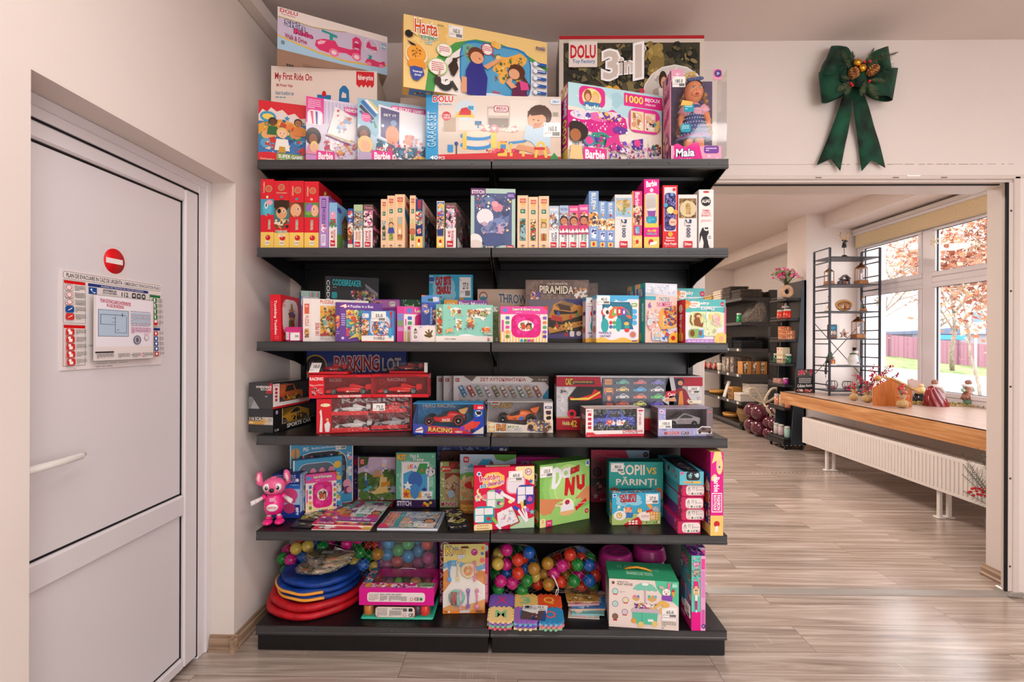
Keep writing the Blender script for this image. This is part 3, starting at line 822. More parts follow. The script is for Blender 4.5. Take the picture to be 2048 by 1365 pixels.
def tree(name, label, loc, h, cr, nleaf, seed, spread, leafs, trunk_r=.09, group=None, low=.45, dens=None):
 r = random.Random(seed)
 t = empty(name, loc); tag(t, label, 'tree', group)
 mb = MB(); tips = []
 def grow(p, d, ln, rad, lv):
  q = p
  pts = [tuple(p)]
  for i in range(4):
   d = (d + Vector((r.uniform(-.25, .25), r.uniform(-.25, .25), r.uniform(-.08, .16)))).normalized()
   q = q + d * ln / 4; pts.append(tuple(q))
   if lv > 0: tips.append(q.copy())
  mb.tube(pts, rad, 'bark', 5, r2=rad * .55)
  if lv < 3:
   for i in range(4 if lv else 7):
    a = r.uniform(0, 6.28); sp = spread * r.uniform(.7, 1.2)
    k = Vector(pts[r.choice((2, 3, 4))])
    grow(k, (d + Vector((math.cos(a) * sp, math.sin(a) * sp, r.uniform(-.15, .4)))).normalized(), ln * .62, rad * .5, lv + 1)
 grow(Vector((0, 0, 0)), Vector((0, 0, 1)), h * low, trunk_r, 0)
 mb.build('trunk', t)
 if nleaf:
  mb = MB()
  for i in range(nleaf):
   c = r.choice(tips) + Vector((r.gauss(0, cr), r.gauss(0, cr), r.gauss(0, cr * .8)))
   a = Vector((r.uniform(-1, 1), r.uniform(-1, 1), r.uniform(-1, 1))).normalized(); b = a.orthogonal().normalized(); s_ = r.uniform(.035, .075)
   mb.add([tuple(c - a * s_), tuple(c - b * s_ * .6), tuple(c + a * s_ * 1.2), tuple(c + b * s_ * .7)], [(0, 1, 2, 3)], r.choice(leafs))
  mb.build('foliage', t)
 return t
def tp(x, y): return (x, y, gz(x, y) - .02)
tree('oak_tree', 'oak tree with dense rusty leaves outside the right pane', tp(9.2, 8.6), 5.6, .27, 5200, 5, 1.15, ('leafo', 'leafo', 'leafp', 'leafd'), .04)
tree('oak_tree', 'oak tree with pale brown leaves outside the left pane', tp(14.5, 19.5), 7.6, .38, 2600, 11, 1.15, ('leafp', 'leafo', 'leafp'), .10)
tree('oak_tree', 'twiggy oak tree with sparse leaves between the two panes', tp(13.4, 14.2), 7.0, .4, 1500, 17, 1.2, ('leafp', 'leafp', 'leafo'), .05)
p = gpt(1850, 716); tree('bare_tree', 'wide bare grey-branched tree behind the maroon fence', (p.x + 3, p.y + 3, p.z), 9, .2, 0, 21, 1.0, (), .22, low=.45)
p = gpt(1905, 745); tree('bare_tree', 'slender bare tree with pale trunk on the grass verge', (p.x, p.y, p.z + .12), 8, .15, 0, 31, .8, (), .13, low=.6)
# ================================================================ level 1 (top shelf)
CAT='toy box'
b2=box('wide cream ride-on toy box with red title, under the lilac ride-on box',CAT,542,2.150,754,2.200,132,.27,1,'eddccf',F=
'r 0 0 100 100 f0dfd3;p 0,0,0,42,5,44,8,40,10,34,14,33,17,28,16,0 f3cb55;t 3.5 85 38 94 b3202c My First Ride On;t 5 79 20 83 b3202c Mi Primer Viaje;t 4 72 21 76 3b7c9c Indoor & outdoor use;x 4 68 26 71 1 8aa;'
'p 80,99,97,99,97,86,95,83,93,86,91,83,89,86,87,83,85,86,83,83,80,86 d9262f;t 81.5 89 96 96 fff fisher-price;t 80 52 88 57 3b7c9c Let\'s;'
'p 40,30,44,50,50,58,60,60,72,58,73,30 d7202a;p 63,58,64,80,67,84,70,84,73,80,74,58,71,58,70.5,76,67,78,66,74,66,58 2479b5;r 65 66 72 72 2479b5;p 47,54,48,66,43,70,43,74,56,74,56,70,51,66,52,54 2479b5;e 49.5 75 2 3 d7202a;p 55,60,62,54,69,56,70,62,60,64 cfd0d2;e 46 30 5 11 f0b73a;e 70 30 5 11 f0b73a;e 46 30 2.4 6 d7202a;s 50 34 66 50 8 6 3 f0c541,d7202a,b01820',
R='r 0 0 100 100 e6d4c6;z 0 0 100 60 6 1 d8b64a;e 40 50 26 18 5d8a4a')
Z2=2.101+b2.h
box('large lilac ride-on toy box set askew on top of the cream box by the ceiling',CAT,555,2.025,775,2.235,13,.23,Z2+.001,'d8c9da',F=
'r 0 0 100 100 cfc0d8;p 0,100,0,78,12,77,30,74,48,79,60,84,100,84,100,100 f1e3dc;p 0,78,12,77,30,74,48,79,60,84,60,82,48,77,30,72,12,75,0,76 b5a34c;p 0,0,0,30,15,22,35,13,60,8,85,14,100,24,100,0 a9cbe2;p 0,30,15,22,35,13,60,8,85,14,100,24,100,28,85,18,60,12,35,17,15,26,0,34 e3bb4a;'
't 2 89 17 98 c8202e DOLU;t 3 83 15 87 c8202e Toy Factory;T 6 60 23 75 c9c6e0/3a3560/-2 Sit\'n;T 14 46 30 58 e23a7c/5a1840/-2 Ride;T 6 30 25 42 a2325c/-4 Walk & Drive;'
'p 32,30,33,44,40,52,50,54,53,42,64,42,68,46,74,46,74,32,70,22,60,30,50,26,44,20,36,22 e0346c;p 66,46,66,70,69,78,73,76,75,66,74,46,72,46,72,64,70,68,68,64,68,46 e0346c;r 67.5 50 73 62 c22458;p 45,52,45,66,38,68,38,74,52,68,52,62,48,62,48,52 2d9c94;e 49 24 4.6 10 ee7ca0;e 70 27 4.6 10 ee7ca0;e 49 24 2.4 5.4 f6d9dc;e 70 27 2.4 5.4 f6d9dc;p 35,34,40,40,42,48,37,46,34,40 f6b6c6;'
'c 84 66 17 f1e6ea;c 84 66 15.6 cdb5cb;p 79,58,80,70,82,76,84,64,89,66,90,56 d7336a;c 96 72 8 8fb5c8;t 93 69 99 75 fff 12-36m;p 78,20,80,30,84,32,92,28,97,34,98,22,93,16,82,14 dd3a6a;p 81,30,82,38,80,41,85,40,84,30 2d9c94;e 82 18 2.4 5 f088a4;e 94 20 2.4 5 f088a4;r 3 13 6 22 7a8a8c',
D='r 0 0 100 100 c9ab92;x 8 40 20 60 1 555;r 22 10 60 70 b99c86;x 24 14 58 66 6 a88c78',R='r 0 0 100 100 b59a86;x 10 20 90 60 5 8a7464',L='r 0 0 100 100 cdb9a8')
box('square red-edged board game box with children on it, left end of the top shelf','game box',517,2.058,611.5,2.112,200,.045,1,'d81f2c',F=
'r 0 0 100 100 d9222e;p 0,76,8,86,18,82,26,90,38,84,50,88,62,80,76,84,88,76,100,78,100,40,0,40 e8d9d2;r 0 0 100 66 3f78b4;p 0,60,20,68,50,72,80,66,100,60,100,48,0,44 e2a23c;s 4 42 98 72 16 7 8 c9412c,3f8a5a,f0d27a,e57f3a,2f5fa0;e 22 42 20 9 3c8f7a;e 22 44 16 8 e8a96c;e 78 46 14 8 4a9a4c;e 78 48 12 7 d98a5c;e 20 74 17 9 3f9ac4;e 20 74 12 5 f0d25c;*'
' 60 74 5 3a8fb8;s 0 14 100 42 20 7 4 e7c9b0,3f6fb4,5aa0c8,c9302c,e0a070,2d4f8c;k 30 66 6 3a2418 6b3f28 2f6a3a;k 84 68 6 4a2c1c a8714c d9823a;k 50 48 8 e8c27a f2c4a0 f0ece4;p 42,16,58,16,56,26,44,26 c9982c;z 0 0 100 13 2 1 d9222e;R 38 1 97 15 86a04c;t 42 7 94 13 fff SUPER GAME;t 46 1.6 90 5.5 fff DAILY ROUTINES;t 4 2 34 5 f6d9b4 CoComelon')
box('pink and white fashion sketchbook gift box beside the red-edged board game',CAT,612,2.058,714.5,2.130,192.5,.04,1,'d8388c',film=.3,F=
'r 0 0 100 100 dcd3e6;G 34 62 100 99 9 1 2.6 c9bcd8;r 0 60 34 100 e23a92;x 4 82 28 97 5 f6c9e0;R 3 56 32 80 e8dfee;p 8,78,13,78,15,58,12,58 e0404c;p 18,78,22,78,22,58,19,58 4c3c9c;p 26,76,30,76,27,58,24,58 f6f6f6;r 74 80 100 92 d8388c;t 76 84.5 100 90.5 fff FASHION;p 56,90,98,76,94,34,40,44 f6f1ee;p 57,90,55,84,41,50,40,44 5a5a66;s 58 48 90 80 9 7 4 c9dcee,a8c0e0,e6b49a,d88a8a;*'
' 62 84 3 c2405c;s 34 8 100 40 34 4.5 9 f2e6ee,e06a8c,c0486c,e8d0b0,fff,d89a4c;p 36,44,90,32,92,30,38,42 8c3a6c;p 40,46,86,38,87,37,41,45 d8c04c;e 14 38 15 14 2e1c18;e 14 33 8 9 8a5438;p 0,10,26,10,22,24,4,24 d988a8;e 16 22 8 9 e8c478;e 16 20 5 7 e6b090;r 0 0 22 9 c886c0;r 20 0 56 17 e2308c;T 24 3 52 14 fff/2 Barbie')
box('pink and blue secret diary gift box left of the garage box',CAT,715,2.058,852,2.142,196,.065,1,'c8dcec',film=.4,F=
'r 0 0 100 100 b7d2e6;p 0,100,0,60,26,40,60,92,60,100 8cbcd2;r 48 86 100 95 e05a9c;t 50 87.8 97 93 fff MY SECRET DIARY;p 4,94,8,98,28,76,24,72 2f6fb4;p 10,98,14,99,30,80,27,78 f4f4f4;p 16,98,19,98,31,84,29,82 e8d04c;p 2,86,5,90,24,70,21,66 3a2a3c;p 2,78,5,81,22,64,20,61 6a3a8c;p 22,64,24,67,28,56,25,54 3c8a5c;c 12 70 7.5 e0308c;x 6 66 18 74 3 fbd;'
'p 30,94,62,88,62,28,30,40 efe8f2;p 33,90,60,85,60,32,33,42 5d5a86;e 50 46 10 16 e0946c;c 52 66 5 8ca6c8;c 36 60 2.4 e8e8f6;t 37 76 56 80 eee SET IT;p 62,88,99,86,99,34,62,28 f6f2f4;s 64 30 97 50 10 6 2 e6a088,c9d0e6,d8888c;p 28,38,62,26,99,32,99,6,24,2 2f6078;s 26 4 98 36 40 5 6 f2e4e6,c9486c,e2a8b8,4c8cb0,f6f6f6,d8c8a8,a83c5c;'
'e 9 44 10 12 3a2018;e 9 41 5.6 8 8a5034;e 11 26 11 14 ecc88a;e 11 24 6 9 edb896;p 0,0,22,0,20,14,2,14 b7a2c2;r 20 0 50 18 e2308c;T 24 3 47 15 fff/2 Barbie;e 92 5 14 11 f0c25c;e 88 6 4 6 c9302c')
# ride-on box behind, supports the map box
b3=box('plain white ride-on toy box half hidden behind the garage box',CAT,800,2.30,1030,2.30,196,.18,1,'efe0d4',F='t 2 66 30 80 8c4a34 Walk &')
Z3=2.101+b3.h
b4=box('large toy garage box with a boy playing, in the middle of the top shelf',CAT,852,2.064,1122,2.088,190,.13,1,'2a9ad2',film=.3,F=
'r 0 0 100 100 e6d8cc;r 0 0 9 100 2a9ad2;z 9 0 100 46 2 .5 dcc6b2;r 9 8 24 70 d9cabd;r 13 44 22 66 b99f86;r 45 50 62 84 cbbcae;r 46 70 61 80 e9dccf;r 46 52 61 66 8f8076;r 62 54 82 94 eadfd4;r 84 60 100 100 e0d2c6;T 5 89 20 99 d9202c/fff/0 DOLU;t 8 84 19 87.5 3a7ab8 Toy Factory;c 29 77 16 cfe0ea;p 21,66,23,74,27,80,33,78,36,66 f0c24c;p 24,70,26,80,30,82,33,76,33,70 d2202c;r 31 78 35 84 3aa0c8;'
'c 15 68 7 cf2430;t 12.6 68 17.4 71 fff 1 CAR &;t 12.6 64 17.6 67 fff 1 PICK UP;R 50 75 61 85 b0283c;R 50.6 76 60.4 84 f6ecec;t 52 80 59 83 b0283c MINI;t 51.4 77 59.8 80 b0283c GIANTS;'
'G 12 44 15 52 3 3 .4 b9a898;p 9,0,100,0,100,8,60,14,9,9 d2202c;e 37 24 12 7 2c8fd0;e 37 27 10 5 e6d8cc;e 37 38 12 7 2c8fd0;e 38 41 10 5 f0d8c0;r 27 18 30 44 f0c24c;r 48 20 52 44 f0d060;r 53 8 60 30 f0c24c;r 55 14 59 26 3a8cc0;t 54.6 28.5 60 31 c22 WELCOME;p 61,26,74,30,74,33,61,30 2c8fd0;r 62 8 64 28 f0c24c;r 71 8 73 28 f0c24c;r 36 55 41 61 2c6c9c;r 38 50 39 55 3a8cc0;s 44 12 70 20 12 4 2 f0c24c,a81424,e8486c,c01828;'
's 40 44 68 56 8 7 5 f0e0d6,e89a9c,f6e8dc;p 72,34,74,54,80,60,88,58,92,44,92,20,84,16,78,30 bcd4e4;p 66,18,68,26,80,22,90,24,92,14,84,9,74,16 d9956c;e 84 70 9 17 4a2a1c;e 82 64 6.8 13 e2aa84;p 75,76,80,84,88,86,93,74,90,66,86,72,78,70 4a2a1c;p 80,58,79,50,84,52,86,60 c98c68;e 79.5 64 .7 .9 3a241c;e 83 63 .7 .9 3a241c;p 79,57.5,82,58,81,56 b5605c;'
'r 16 13 20 24 2c8fd0;r 22 10 23 24 444;c 22.4 26 3 2b3f8c;p 80,6,82,28,85,32,88,28,90,6,88,6,86,26,85,28,84,26,82,6 f0c24c;r 80 18 88 22 c22;p 93,3,91.5,6,95,12,98.5,6,97,3 2b8a3c;p 92.4,7,95,14,97.6,7 2b8a3c;r 94.6 1 95.4 3 7a4a2c;R 92 88 99.5 96 dfe8ef;t 93.5 90 98.5 94 4a7ab0 24m+;G 94 70 98 76 4 4 .3 998;t 3 1 9 7 fff 40;t 9.6 1 14 6 fff PCS;V 1 20 7.5 74 9fd0e8 GARAGE SET',
L='r 0 0 100 100 2a9ad2',tags=[('F',87,38,99.5,60,'165.0')])
b5=box('yellow interactive world map box leaning askew on top of the garage box',CAT,807,2.0,1094,2.20,28,.065,2.101+b4.h+.001,'eac46a',F=
'r 0 0 100 100 f2cf86;s 2 50 30 98 9 7 3 ecc272;p 14,0,16,30,24,56,34,74,48,84,66,84,84,76,100,62,100,0 4c9a4c;p 20,0,22,28,29,52,38,68,50,77,66,78,84,70,100,56,100,0 f4ece4;R 37 6 88 82 2c7cb8;R 38 8 87 79 58a4d0;'
'p 39,72,42,76,48,74,52,68,49,60,46,52,44,46,42,52,40,60 6ab0a0;p 45,40,49,44,52,38,49,26,46,30 c8cf78;p 61,58,64,66,70,66,74,70,80,76,85,70,84,62,80,54,76,44,73,50,70,52,71,40,68,26,65,28,64,40,60,44 efb04c;s 60 28 84 72 30 3 7 8a5a28,5a7a3c,d98a2c,f0d08a,3a6a5c;s 40 56 52 72 12 3 3 4a8a7c,8ac0a8,c86a4c;p 76,36,80,38,80,32,77,32 e0a84c;c 56 72 8.5 d22438;c 56 72 7.6 f6eeea;x 51.6 67 60.4 77 4 c33;p 59,66,61,60,60,68 d22438;c 61 81 5 eab04c;c 63.4 80 5 f0bc62;t 60 10 65 15 d9402c Harta;e 62 6 10 4 dfeaf2;'
't 7 76 22 96 d9541c/fff Harta;t 22 92 26 94.5 8a7a4c interactiva;T 11 70 22 76.5 3c8a4c/fff/0 animalelor;t 14 64 18.5 69 3c8a4c/fff lumii;c 8.2 46 15 f2e6d4;c 8.2 47 13.4 e89a2c;c 8.2 49 12 f0a53c;s 5 42 11.6 56 30 .9 2 8a4a14;e 8.4 33 6 7 e8952c;p 4,28,7,30,12,29,13.5,20,9,10,6,11,4.5,18 3a4a9c;t 6 21.5 12 24.5 fff Incercati;t 7 16 11 20 fff jocul;'
'e 3.4 73 2.6 5 1e1a18;p 4,77,9,76,9,72,6,75 f0e0a8;p 2,64,7,60,8,58,5,58 1e1a18;e 26.5 59 5.4 9.4 aac86c;e 26.5 59 4.8 8.6 f6eeea;x 23 54 30 64 4 c54;e 22 34 6.6 12 aac86c;e 22 34 5.8 11 f6eeea;x 18 27 26 41 5 c54;p 32,46,35,44,36,36,33,24,31,26,29,38 3a2418;p 33,46,38,54,41,58,38,55,32,48 3a2418;e 33.5 47 1.8 3.4 3a2418;e 27 11 5 9 2a2622;e 27 16 3.4 6 f0ece8;s 25 14 29 19 5 1.6 4 1a1816;e 22 15 2.4 7 3a2c24;p 22,20,23,30,24,30,23.6,20 b98;p 32,18,36,6,34,4,30,14 3a3634;'
'p 41,12,41,36,45,52,52,50,56,30,55,2,42,2 2e2c86;e 48 60 5.6 11 6a3a20;e 48.6 56 4.6 8.6 e6a67c;p 53,46,60,56,66,62,65,58,56,42 e0a078;r 38 4 41.6 26 e0a078;e 77 46 6 11 5a301c;e 75 42 4 7.6 e6a880;p 82,42,87,28,86,22,81,36 5a301c;p 73,2,74,22,78,32,84,28,85,2 6c2448;p 73,20,69,28,72,36,74,34,73,30,77,24 e6a880;p 79,34,85,32,86,22,80,20 e04c8c;p 50,57,50,54,51.6,54 b5483c;'
't 91 84 98 91 3a3a8c momki;r 91 60.5 99 65 2c5cac;r 91 50 99 54.5 2c5cac;r 91 39.5 99 44 2c5cac;r 91 29 99 33.5 2c5cac;r 91 18.5 99 23 2c5cac;' +''.join('c 90.6 %g 4 9ab0cc;c 90.6 %g 3.2 eef2f6;x 92.6 %g 98 %g 1 dde;' % (y,y,y-1.4,y+2) for y in (62.7,52.2,41.7,31.2,20.7))+'p 94,6,98,12,99,12,98,4 5a3420;s 86 2 99 8 6 3 3 a89a90,c8beb4',
D='r 0 0 100 100 d9a43c;r 4 8 20 92 3a78ac;s 5 20 19 80 6 14 2 3a2a20,d9a43c;r 24 10 98 90 caa050',L='r 0 0 100 100 dca848',tags=[('F',29.5,80,39,97,'165.0')])
box('big outdoor play table box with children pouring water, right side of the top shelf',CAT,1118,2.30,1408,2.30,72.5,.19,1,'d9cdbd',F=
'r 0 0 100 100 d8ccbe;r 0 97.6 100 100 b2222c;r 3 0 97 95 3f3a2c;s 3 20 97 95 150 6 12 2f2c24,5c543c,6c6048,3c3c2c,8a7a50,4c5038,24241e,746a48;s 58 20 72 95 24 6 3 a08a4c,b59c58,8a7440;r 6.4 77 26 95 efe4dc;T 7.5 83 25 92.6 d2202c/0 DOLU;t 9 79 24.6 82.4 3a78b8 Toy Factory;T 30 68 41 88 d8ccc0/fff/1 3;T 41 72 51 83 d8ccc0/fff/1 in;T 52 69 56.6 92 d8ccc0/fff/1 1;'
'c 79 56 22.5 e8e2de;c 79 56 21.5 d6d0c8;s 64 40 95 74 14 8 4 c9c2ba,e6dcd2,b8aca0,e9e4de;p 86,72,93,74,95,60,86,62 d8b45c;s 86 56 95 72 8 4 3 b89050,d9c8a0;p 78,56,84,58,84,50,79,50 c03c8c;*'
' 80 70 7 f0e8e8;p 68,40,71,48,86,50,95,44,94,36,70,34 2c7fb8;e 71 68 2.8 6 3a2418;e 71.6 66 2 4 d8a080;p 68,62,74,62,75,48,69,48 f2ece6;p 70,50,78,46,78,43,69,46 cc9470;'
'e 13.5 47 7.6 15 8a4c2c;e 14 40 6.4 13 dfa07c;p 6,20,22,20,20,28,8,28 efe8e2;e 53 44 9 16 3a1f18;e 52.4 38 7 14 e6a884;p 44,22,62,22,60,28,46,28 f3eeea;p 39,36,47,38,48,32,40,28 e6a884;e 56.6 60 1.8 2 d8405c;p 60,46,64,36,62,28,59,34 3a1f18;e 50 38 .6 .8 222;p 48.4,31.5,51,32,50,30.5 b5483c;'
'e 34 54 5 10 f0b83c;e 39 55 4 9 d9a030;p 27,28,29,36,38,40,42,34,41,26 f0c04c;s 26 30 38 50 12 3 5 f4f0ea,dfe8ee,cfdce6',
L='r 0 0 100 100 c9b9aa;r 6 4 90 94 3a3f4c;x 10 10 86 60 12 556',tags=[('F',51,81,60,93,'250.0')],T='r 0 0 100 100 b2222c')
box('pink jewellery kit box with bead bracelets, in front of the play table box',CAT,1136,2.060,1324,2.185,164,.085,1,'e2308c',F=
'r 0 0 100 100 f0e6d8;p 0,70,0,100,100,100,100,60 b9dfe8;s 4 66 60 98 5 16 2 cfeaf0,a8d4e0;r 58 80 100 97 e2308c;t 60 84.5 79 94.5 f6e85c 1000;t 81 88 98 94 fff BIJOUX;t 81 84 93 86.6 fff CREA KIT;R 11 72 38 98 e2308c;e 24 84 10 12 f0e09c;e 20 86 4 8 9a5a34;e 28 85 4 8 e8c46c;e 20 84 2.6 5 e2a884;e 28 83 2.6 5 f0c09c;p 15,72,34,72,32,78,17,78 3f7ab0;T 18 68 34 74 fff/2c9c9c/1 Barbie;'
'p 0,42,0,64,14,66,30,62,46,72,60,62,62,50,54,40,40,36,20,40,8,38 d9208c;e 14 60 12 6 f2dce8;e 32 60 12 6 e86ab4;e 46 64 10 5 f2dce8;s 4 56 24 64 10 4 3 6a3aa0,e8e0f0,4a9ac0;s 30 56 56 68 14 4 5 6a3aa0,f0b84c,e8e0f0;e 54 46 8 5 6a3aa0;s 0 40 62 58 22 2.2 4 f8c8e4,fff,b0106c;'
'R 63 46 97 78 e23a9c;r 65 49 79 74 efe0b4;r 80 49 92 73 f0d9b0;s 66 50 78 72 10 8 6 d8a070,e6c08c,f0ece4,b57a50;s 81 50 92 71 10 8 7 5a3420,e6b48c,f2ece6;s 90 48 97 68 5 6 2 3fa0c8,e8c46c;p 24,26,24,38,36,40,42,36,40,24,30,22 2a9c84;s 25 25 40 38 12 3 4 d9407c,1f7a68,0f5a50;p 66,34,78,38,78,24,67,22 4c2f9c;c 72 31 5 e2408c;r 84 12 99 34 efe0d4;s 85 14 98 33 12 8 3 e8c46c,6a4a34,2c8a8c,f0ece4;'
's 40 2 98 30 80 2.6 9 6a3ab0,d9308c,e8a0d0,4a2a8c,f2c8e0,b01868,c9c4e0;s 12 14 62 34 36 3.4 5 7a4ac0,d9308c,5a2f9c,f0e0f0;p 38,30,50,40,52,28,58,20,46,26,36,18 d9308c;e 20 26 6 7 3f8ab0;e 20 26 4 5 e2408c;e 90 20 2 3 888;'
'e 7 36 12 13 2a1a14;e 6 31 5.6 8 a8683c;p 0,0,14,0,12,18,2,18 f0c48a;r 14 0 38 17 e2308c;T 16 2 36 14 fff/1 Barbie;e 92 2 14 8 f0b84c;e 92 3 5 4 c9302c',
L='r 0 0 100 100 d92880;r 0 0 100 16 efc25c;V 20 18 80 56 f6e85c 1000;V 30 60 80 82 fff Barbie;s 0 84 100 100 8 10 2 efc25c,d9a870,fff',tags=[('F',0.5,13,14,28,'150.0')])
# ---- doll box: open carton, doll, clear shell
P0,P1=at(1340,230,2.075),at(1443,230,2.075)
DW,DH,DD=P1.x-P0.x,at(1340,139,2.075).z-2.101,.104
db=empty('doll_box',(P0.x,P0.y,2.1025),0.0)
tag(db,'pink window box holding a doll, right end of the top shelf','toy box')
mb=MB()
mb.box(0,DD-.004,0,DW,DD,DH,'5a4a6c').box(0,0,0,.004,DD,DH*.98,'d68aa8').box(0,0,0,DW,DD,.004,'d68aa8')
pr=[(0,0),(DW,0),(DW,DH*.16),(DW*.7,DH*.17),(DW*.55,DH*.15),(DW*.3,DH*.15),(0,DH*.17)]
mb.prism(pr,0,.003,'e9a3bf','Y').box(0,0,DH*.87,DW*.26,.003,DH,'e9a3bf',.001).box(DW*.84,0,DH*.88,DW,.003,DH,'e9a3bf',.001)
f=Face(mb,(0,0,0),(DW,0,0),(0,0,DH))
f.art('p 7,17,15,19,30,14.5,46,20,56,20,60,10,64,1,6,1,9,8 e61a8c;T 12 4 48 13 fff/2a2a6c/1 Maia;t 22 .5 46 3 fff la telefon;R 66 8 95 16.5 7a3a9c;x 70 10 91 14.6 2 e6d6f0;*'
  ' 76 5 2.4 f6d0dc;* 92 3 2 f6d0dc;* 14 94 3 f6d0dc;* 20 90 1.6 f6d0dc;c 93 95 4.4 b8287c;c 93 95 3.4 3a2f8c;t 90.5 93.4 95.6 96.6 fff 3+')
f=Face(mb,(0,DD,0),(0,-DD,0),(0,0,DH))
f.art('s 4 40 96 96 12 4 3 e6a8be;T 20 66 90 80 8a2a5c/f0c0d0/4 Maia;e 60 92 14 4 5a2a7c;p 20,50,80,60,80,50,50,44,20,40 b8286c;t 44 52 56 58 f0c0d0 2;s 10 4 90 36 14 9 5 6a3a6c,c87a94,e6b09a,4a2a5c')
f=Face(mb,(.004,DD-.0045,0),(DW-.008,0,0),(0,0,DH))
f.art('c 72 60 16 3a2a5c;s 4 20 60 96 14 5 4 6a5a7c,4c3c5c;s 60 48 86 72 8 3 7 7a5ab0,2c1c4c')
mb.build('carton',db)
MX['film']=clear_mat('clear_film',(1,1,1),.015,.06,.01)
MB().box(.006,-.0015,.06,DW+.022,-.001,DH*.995,'film').box(DW+.0215,-.001,.02,DW+.022,DD,DH*.995,'film').build('window_pane',db)
mb=MB()
fc=Face(mb,(0,-.003,0),(DW,0,0),(0,0,DH))
g=Face(mb,fc.P(4,80),fc.ux*.25,Vector((0,0,DH*.115)))
g.art('r 0 0 100 100 f6f2ee;t 22 40 80 74 222 180.0;x 6 80 70 92 1 998;x 6 14 48 34 3 a99')
for i in range(12):g.poly([(52+i*3.6,8),(54.2+i*3.6,8),(54.2+i*3.6,34),(52+i*3.6,34)],'333',False)
mb.build('price_tag',db)
for st in ('R 26 53 46 62 1f9cb4;p 20,60,24,66,44,64,42,60 efbf5c;x 29 55 43 60 2 bfe6ee','R 20 31 40 40 1f9cb4;x 23 33 37 38.6 4 bfe6ee'):
 mb=MB()
 Face(mb,(0,-.0028,0),(DW,0,0),(0,0,DH)).art(st)
 mb.build('sticker',db)
dl=empty('doll',(P0.x+DW*.54,P0.y+.052,2.107))
dl.scale=(1.12,.90,1.14)
dl.rotation_euler=(0,0,-.22); tag(dl,'doll with braids and a blue heart-print dress inside the pink window box','doll')
skin='e08a5cx'
mb=MB()
hz=DH*.70
mb.ell((.0,-.002,hz),(.036,.036,.043),skin,24,16).ell((.008,-.030,hz-.012),(.022,.012,.016),skin).ell((.010,-.040,hz-.004),(.0045,.004,.0045),skin,10,8)
mb.ell((-.034,.0,hz-.006),(.006,.007,.010),skin,10,8)
mb.tube([(0,0,hz-.06),(0,0,hz-.035)],.013,skin)
mb.tube([(-.030,0,DH*.53),(-.047,-.008,DH*.45),(-.052,-.022,DH*.38),(-.046,-.030,DH*.33)],[.013,.012,.010,.008],skin)
mb.tube([(.03,0,DH*.53),(.048,-.002,DH*.46),(.054,-.012,DH*.40),(.052,-.02,DH*.36)],[.013,.012,.010,.008],skin)
for i in range(4):
 mb.tube([(-.046+i*.003,-.031,DH*.33),(-.046+i*.004,-.037,DH*.31)],.0025,skin,6)
 mb.tube([(.050+i*.003,-.021,DH*.36),(.051+i*.003,-.028,DH*.34)],.0025,skin,6)
for s_ in (-1,1):mb.tube([(s_*.018,-.002,DH*.30),(s_*.020,-.018,DH*.18),(s_*.021,-.014,DH*.06),(s_*.021,-.026,.012)],[.018,.018,.015,.014],skin,12)
mb.build('body',dl)
mb=MB()
for s_ in (-1,1):
 mb.ell((.010+s_*.0135,-.0365,hz+.006),(.0052,.003,.0042),'f4f0eeg',12,8).ell((.010+s_*.0135,-.0388,hz+.006),(.0032,.0016,.0034),'4f8aa0g',10,8).ell((.010+s_*.0135,-.0400,hz+.006),(.0014,.0008,.0015),'111g',8,6)
 mb.tube([(.010+s_*.0075,-.037,hz+.011),(.010+s_*.0135,-.0385,hz+.0125),(.010+s_*.019,-.035,hz+.010)],.0007,'4a2c1c',5)
mb.build('eye',dl)
MB().tube([(.003,-.0405,hz-.0195),(.010,-.0425,hz-.0185),(.017,-.0400,hz-.0195)],[.0012,.0026,.0012],'c23c3c',8).tube([(.005,-.0405,hz-.0225),(.010,-.0420,hz-.0235),(.015,-.0400,hz-.0225)],[.001,.0022,.001],'d04a44',8).build('mouth',dl)
mb=MB()
mb.sheet([[(.0385*math.sin(t)*math.cos(a),.004+.0395*math.sin(t)*math.sin(a),hz+.003+.046*math.cos(t)) for a in [(-.12+1.24*j/16)*PI for j in range(17)]] for t in [PI*.02+PI*.66*i/9 for i in range(10)]],'9a6a3c')
for s_ in (-1,1):
 for i in range(13):
  z=hz-.012-i*.0125
  mb.ell((s_*(.040+.0017*i)+(-1) ** i*.0035,.004-.0008*i,z),(.0085,.007,.0085),'8a5c34' if i% 2 else 'a5763f',10,8)
mb.build('hair',dl)
mb=MB()
mb.sheet([[(.0400*math.sin(t)*math.cos(a),.003+.0405*math.sin(t)*math.sin(a),hz+.004+.0475*math.cos(t)) for t in [PI*(-.42+.84*i/12) for i in range(13)]] for a in (-.16*PI,-.10*PI,-.03*PI,.04*PI)],'d98aa6')
for s_ in (-1,1):mb.ell((.004+s_*.016,-.012,hz+.047),(.017,.008,.0075),'4a5a8c',12,8)
mb.ell((.004,-.016,hz+.046),(.006,.006,.006),'5a6a9c')
mb.build('headband',dl)
mb=MB()
pf=[(.062,DH*.235),(.064,DH*.25),(.052,DH*.32),(.040,DH*.38),(.031,DH*.43),(.030,DH*.5),(.032,DH*.55),(.016,DH*.585)]
mb.lathe(pf,'46568c',(0,-.002,0),26,sy=.62,wob=.03)
rr=random.Random(3)
for i in range(7):
 for j in range(11):
  t=(i+.5)/7.5; z=DH*(.25+.3*t); r_=.061*(1-t) ** 1.1+.031*(1-(1-t) ** 1.1)+.001
  a=PI*(1.08+.84*(j+.5*(i% 2))/11.5)
  mb.ell((r_*math.cos(a),-.003+r_*.64*math.sin(a),z),(.0022,.0012,.0022),'e6dce6',6,5)
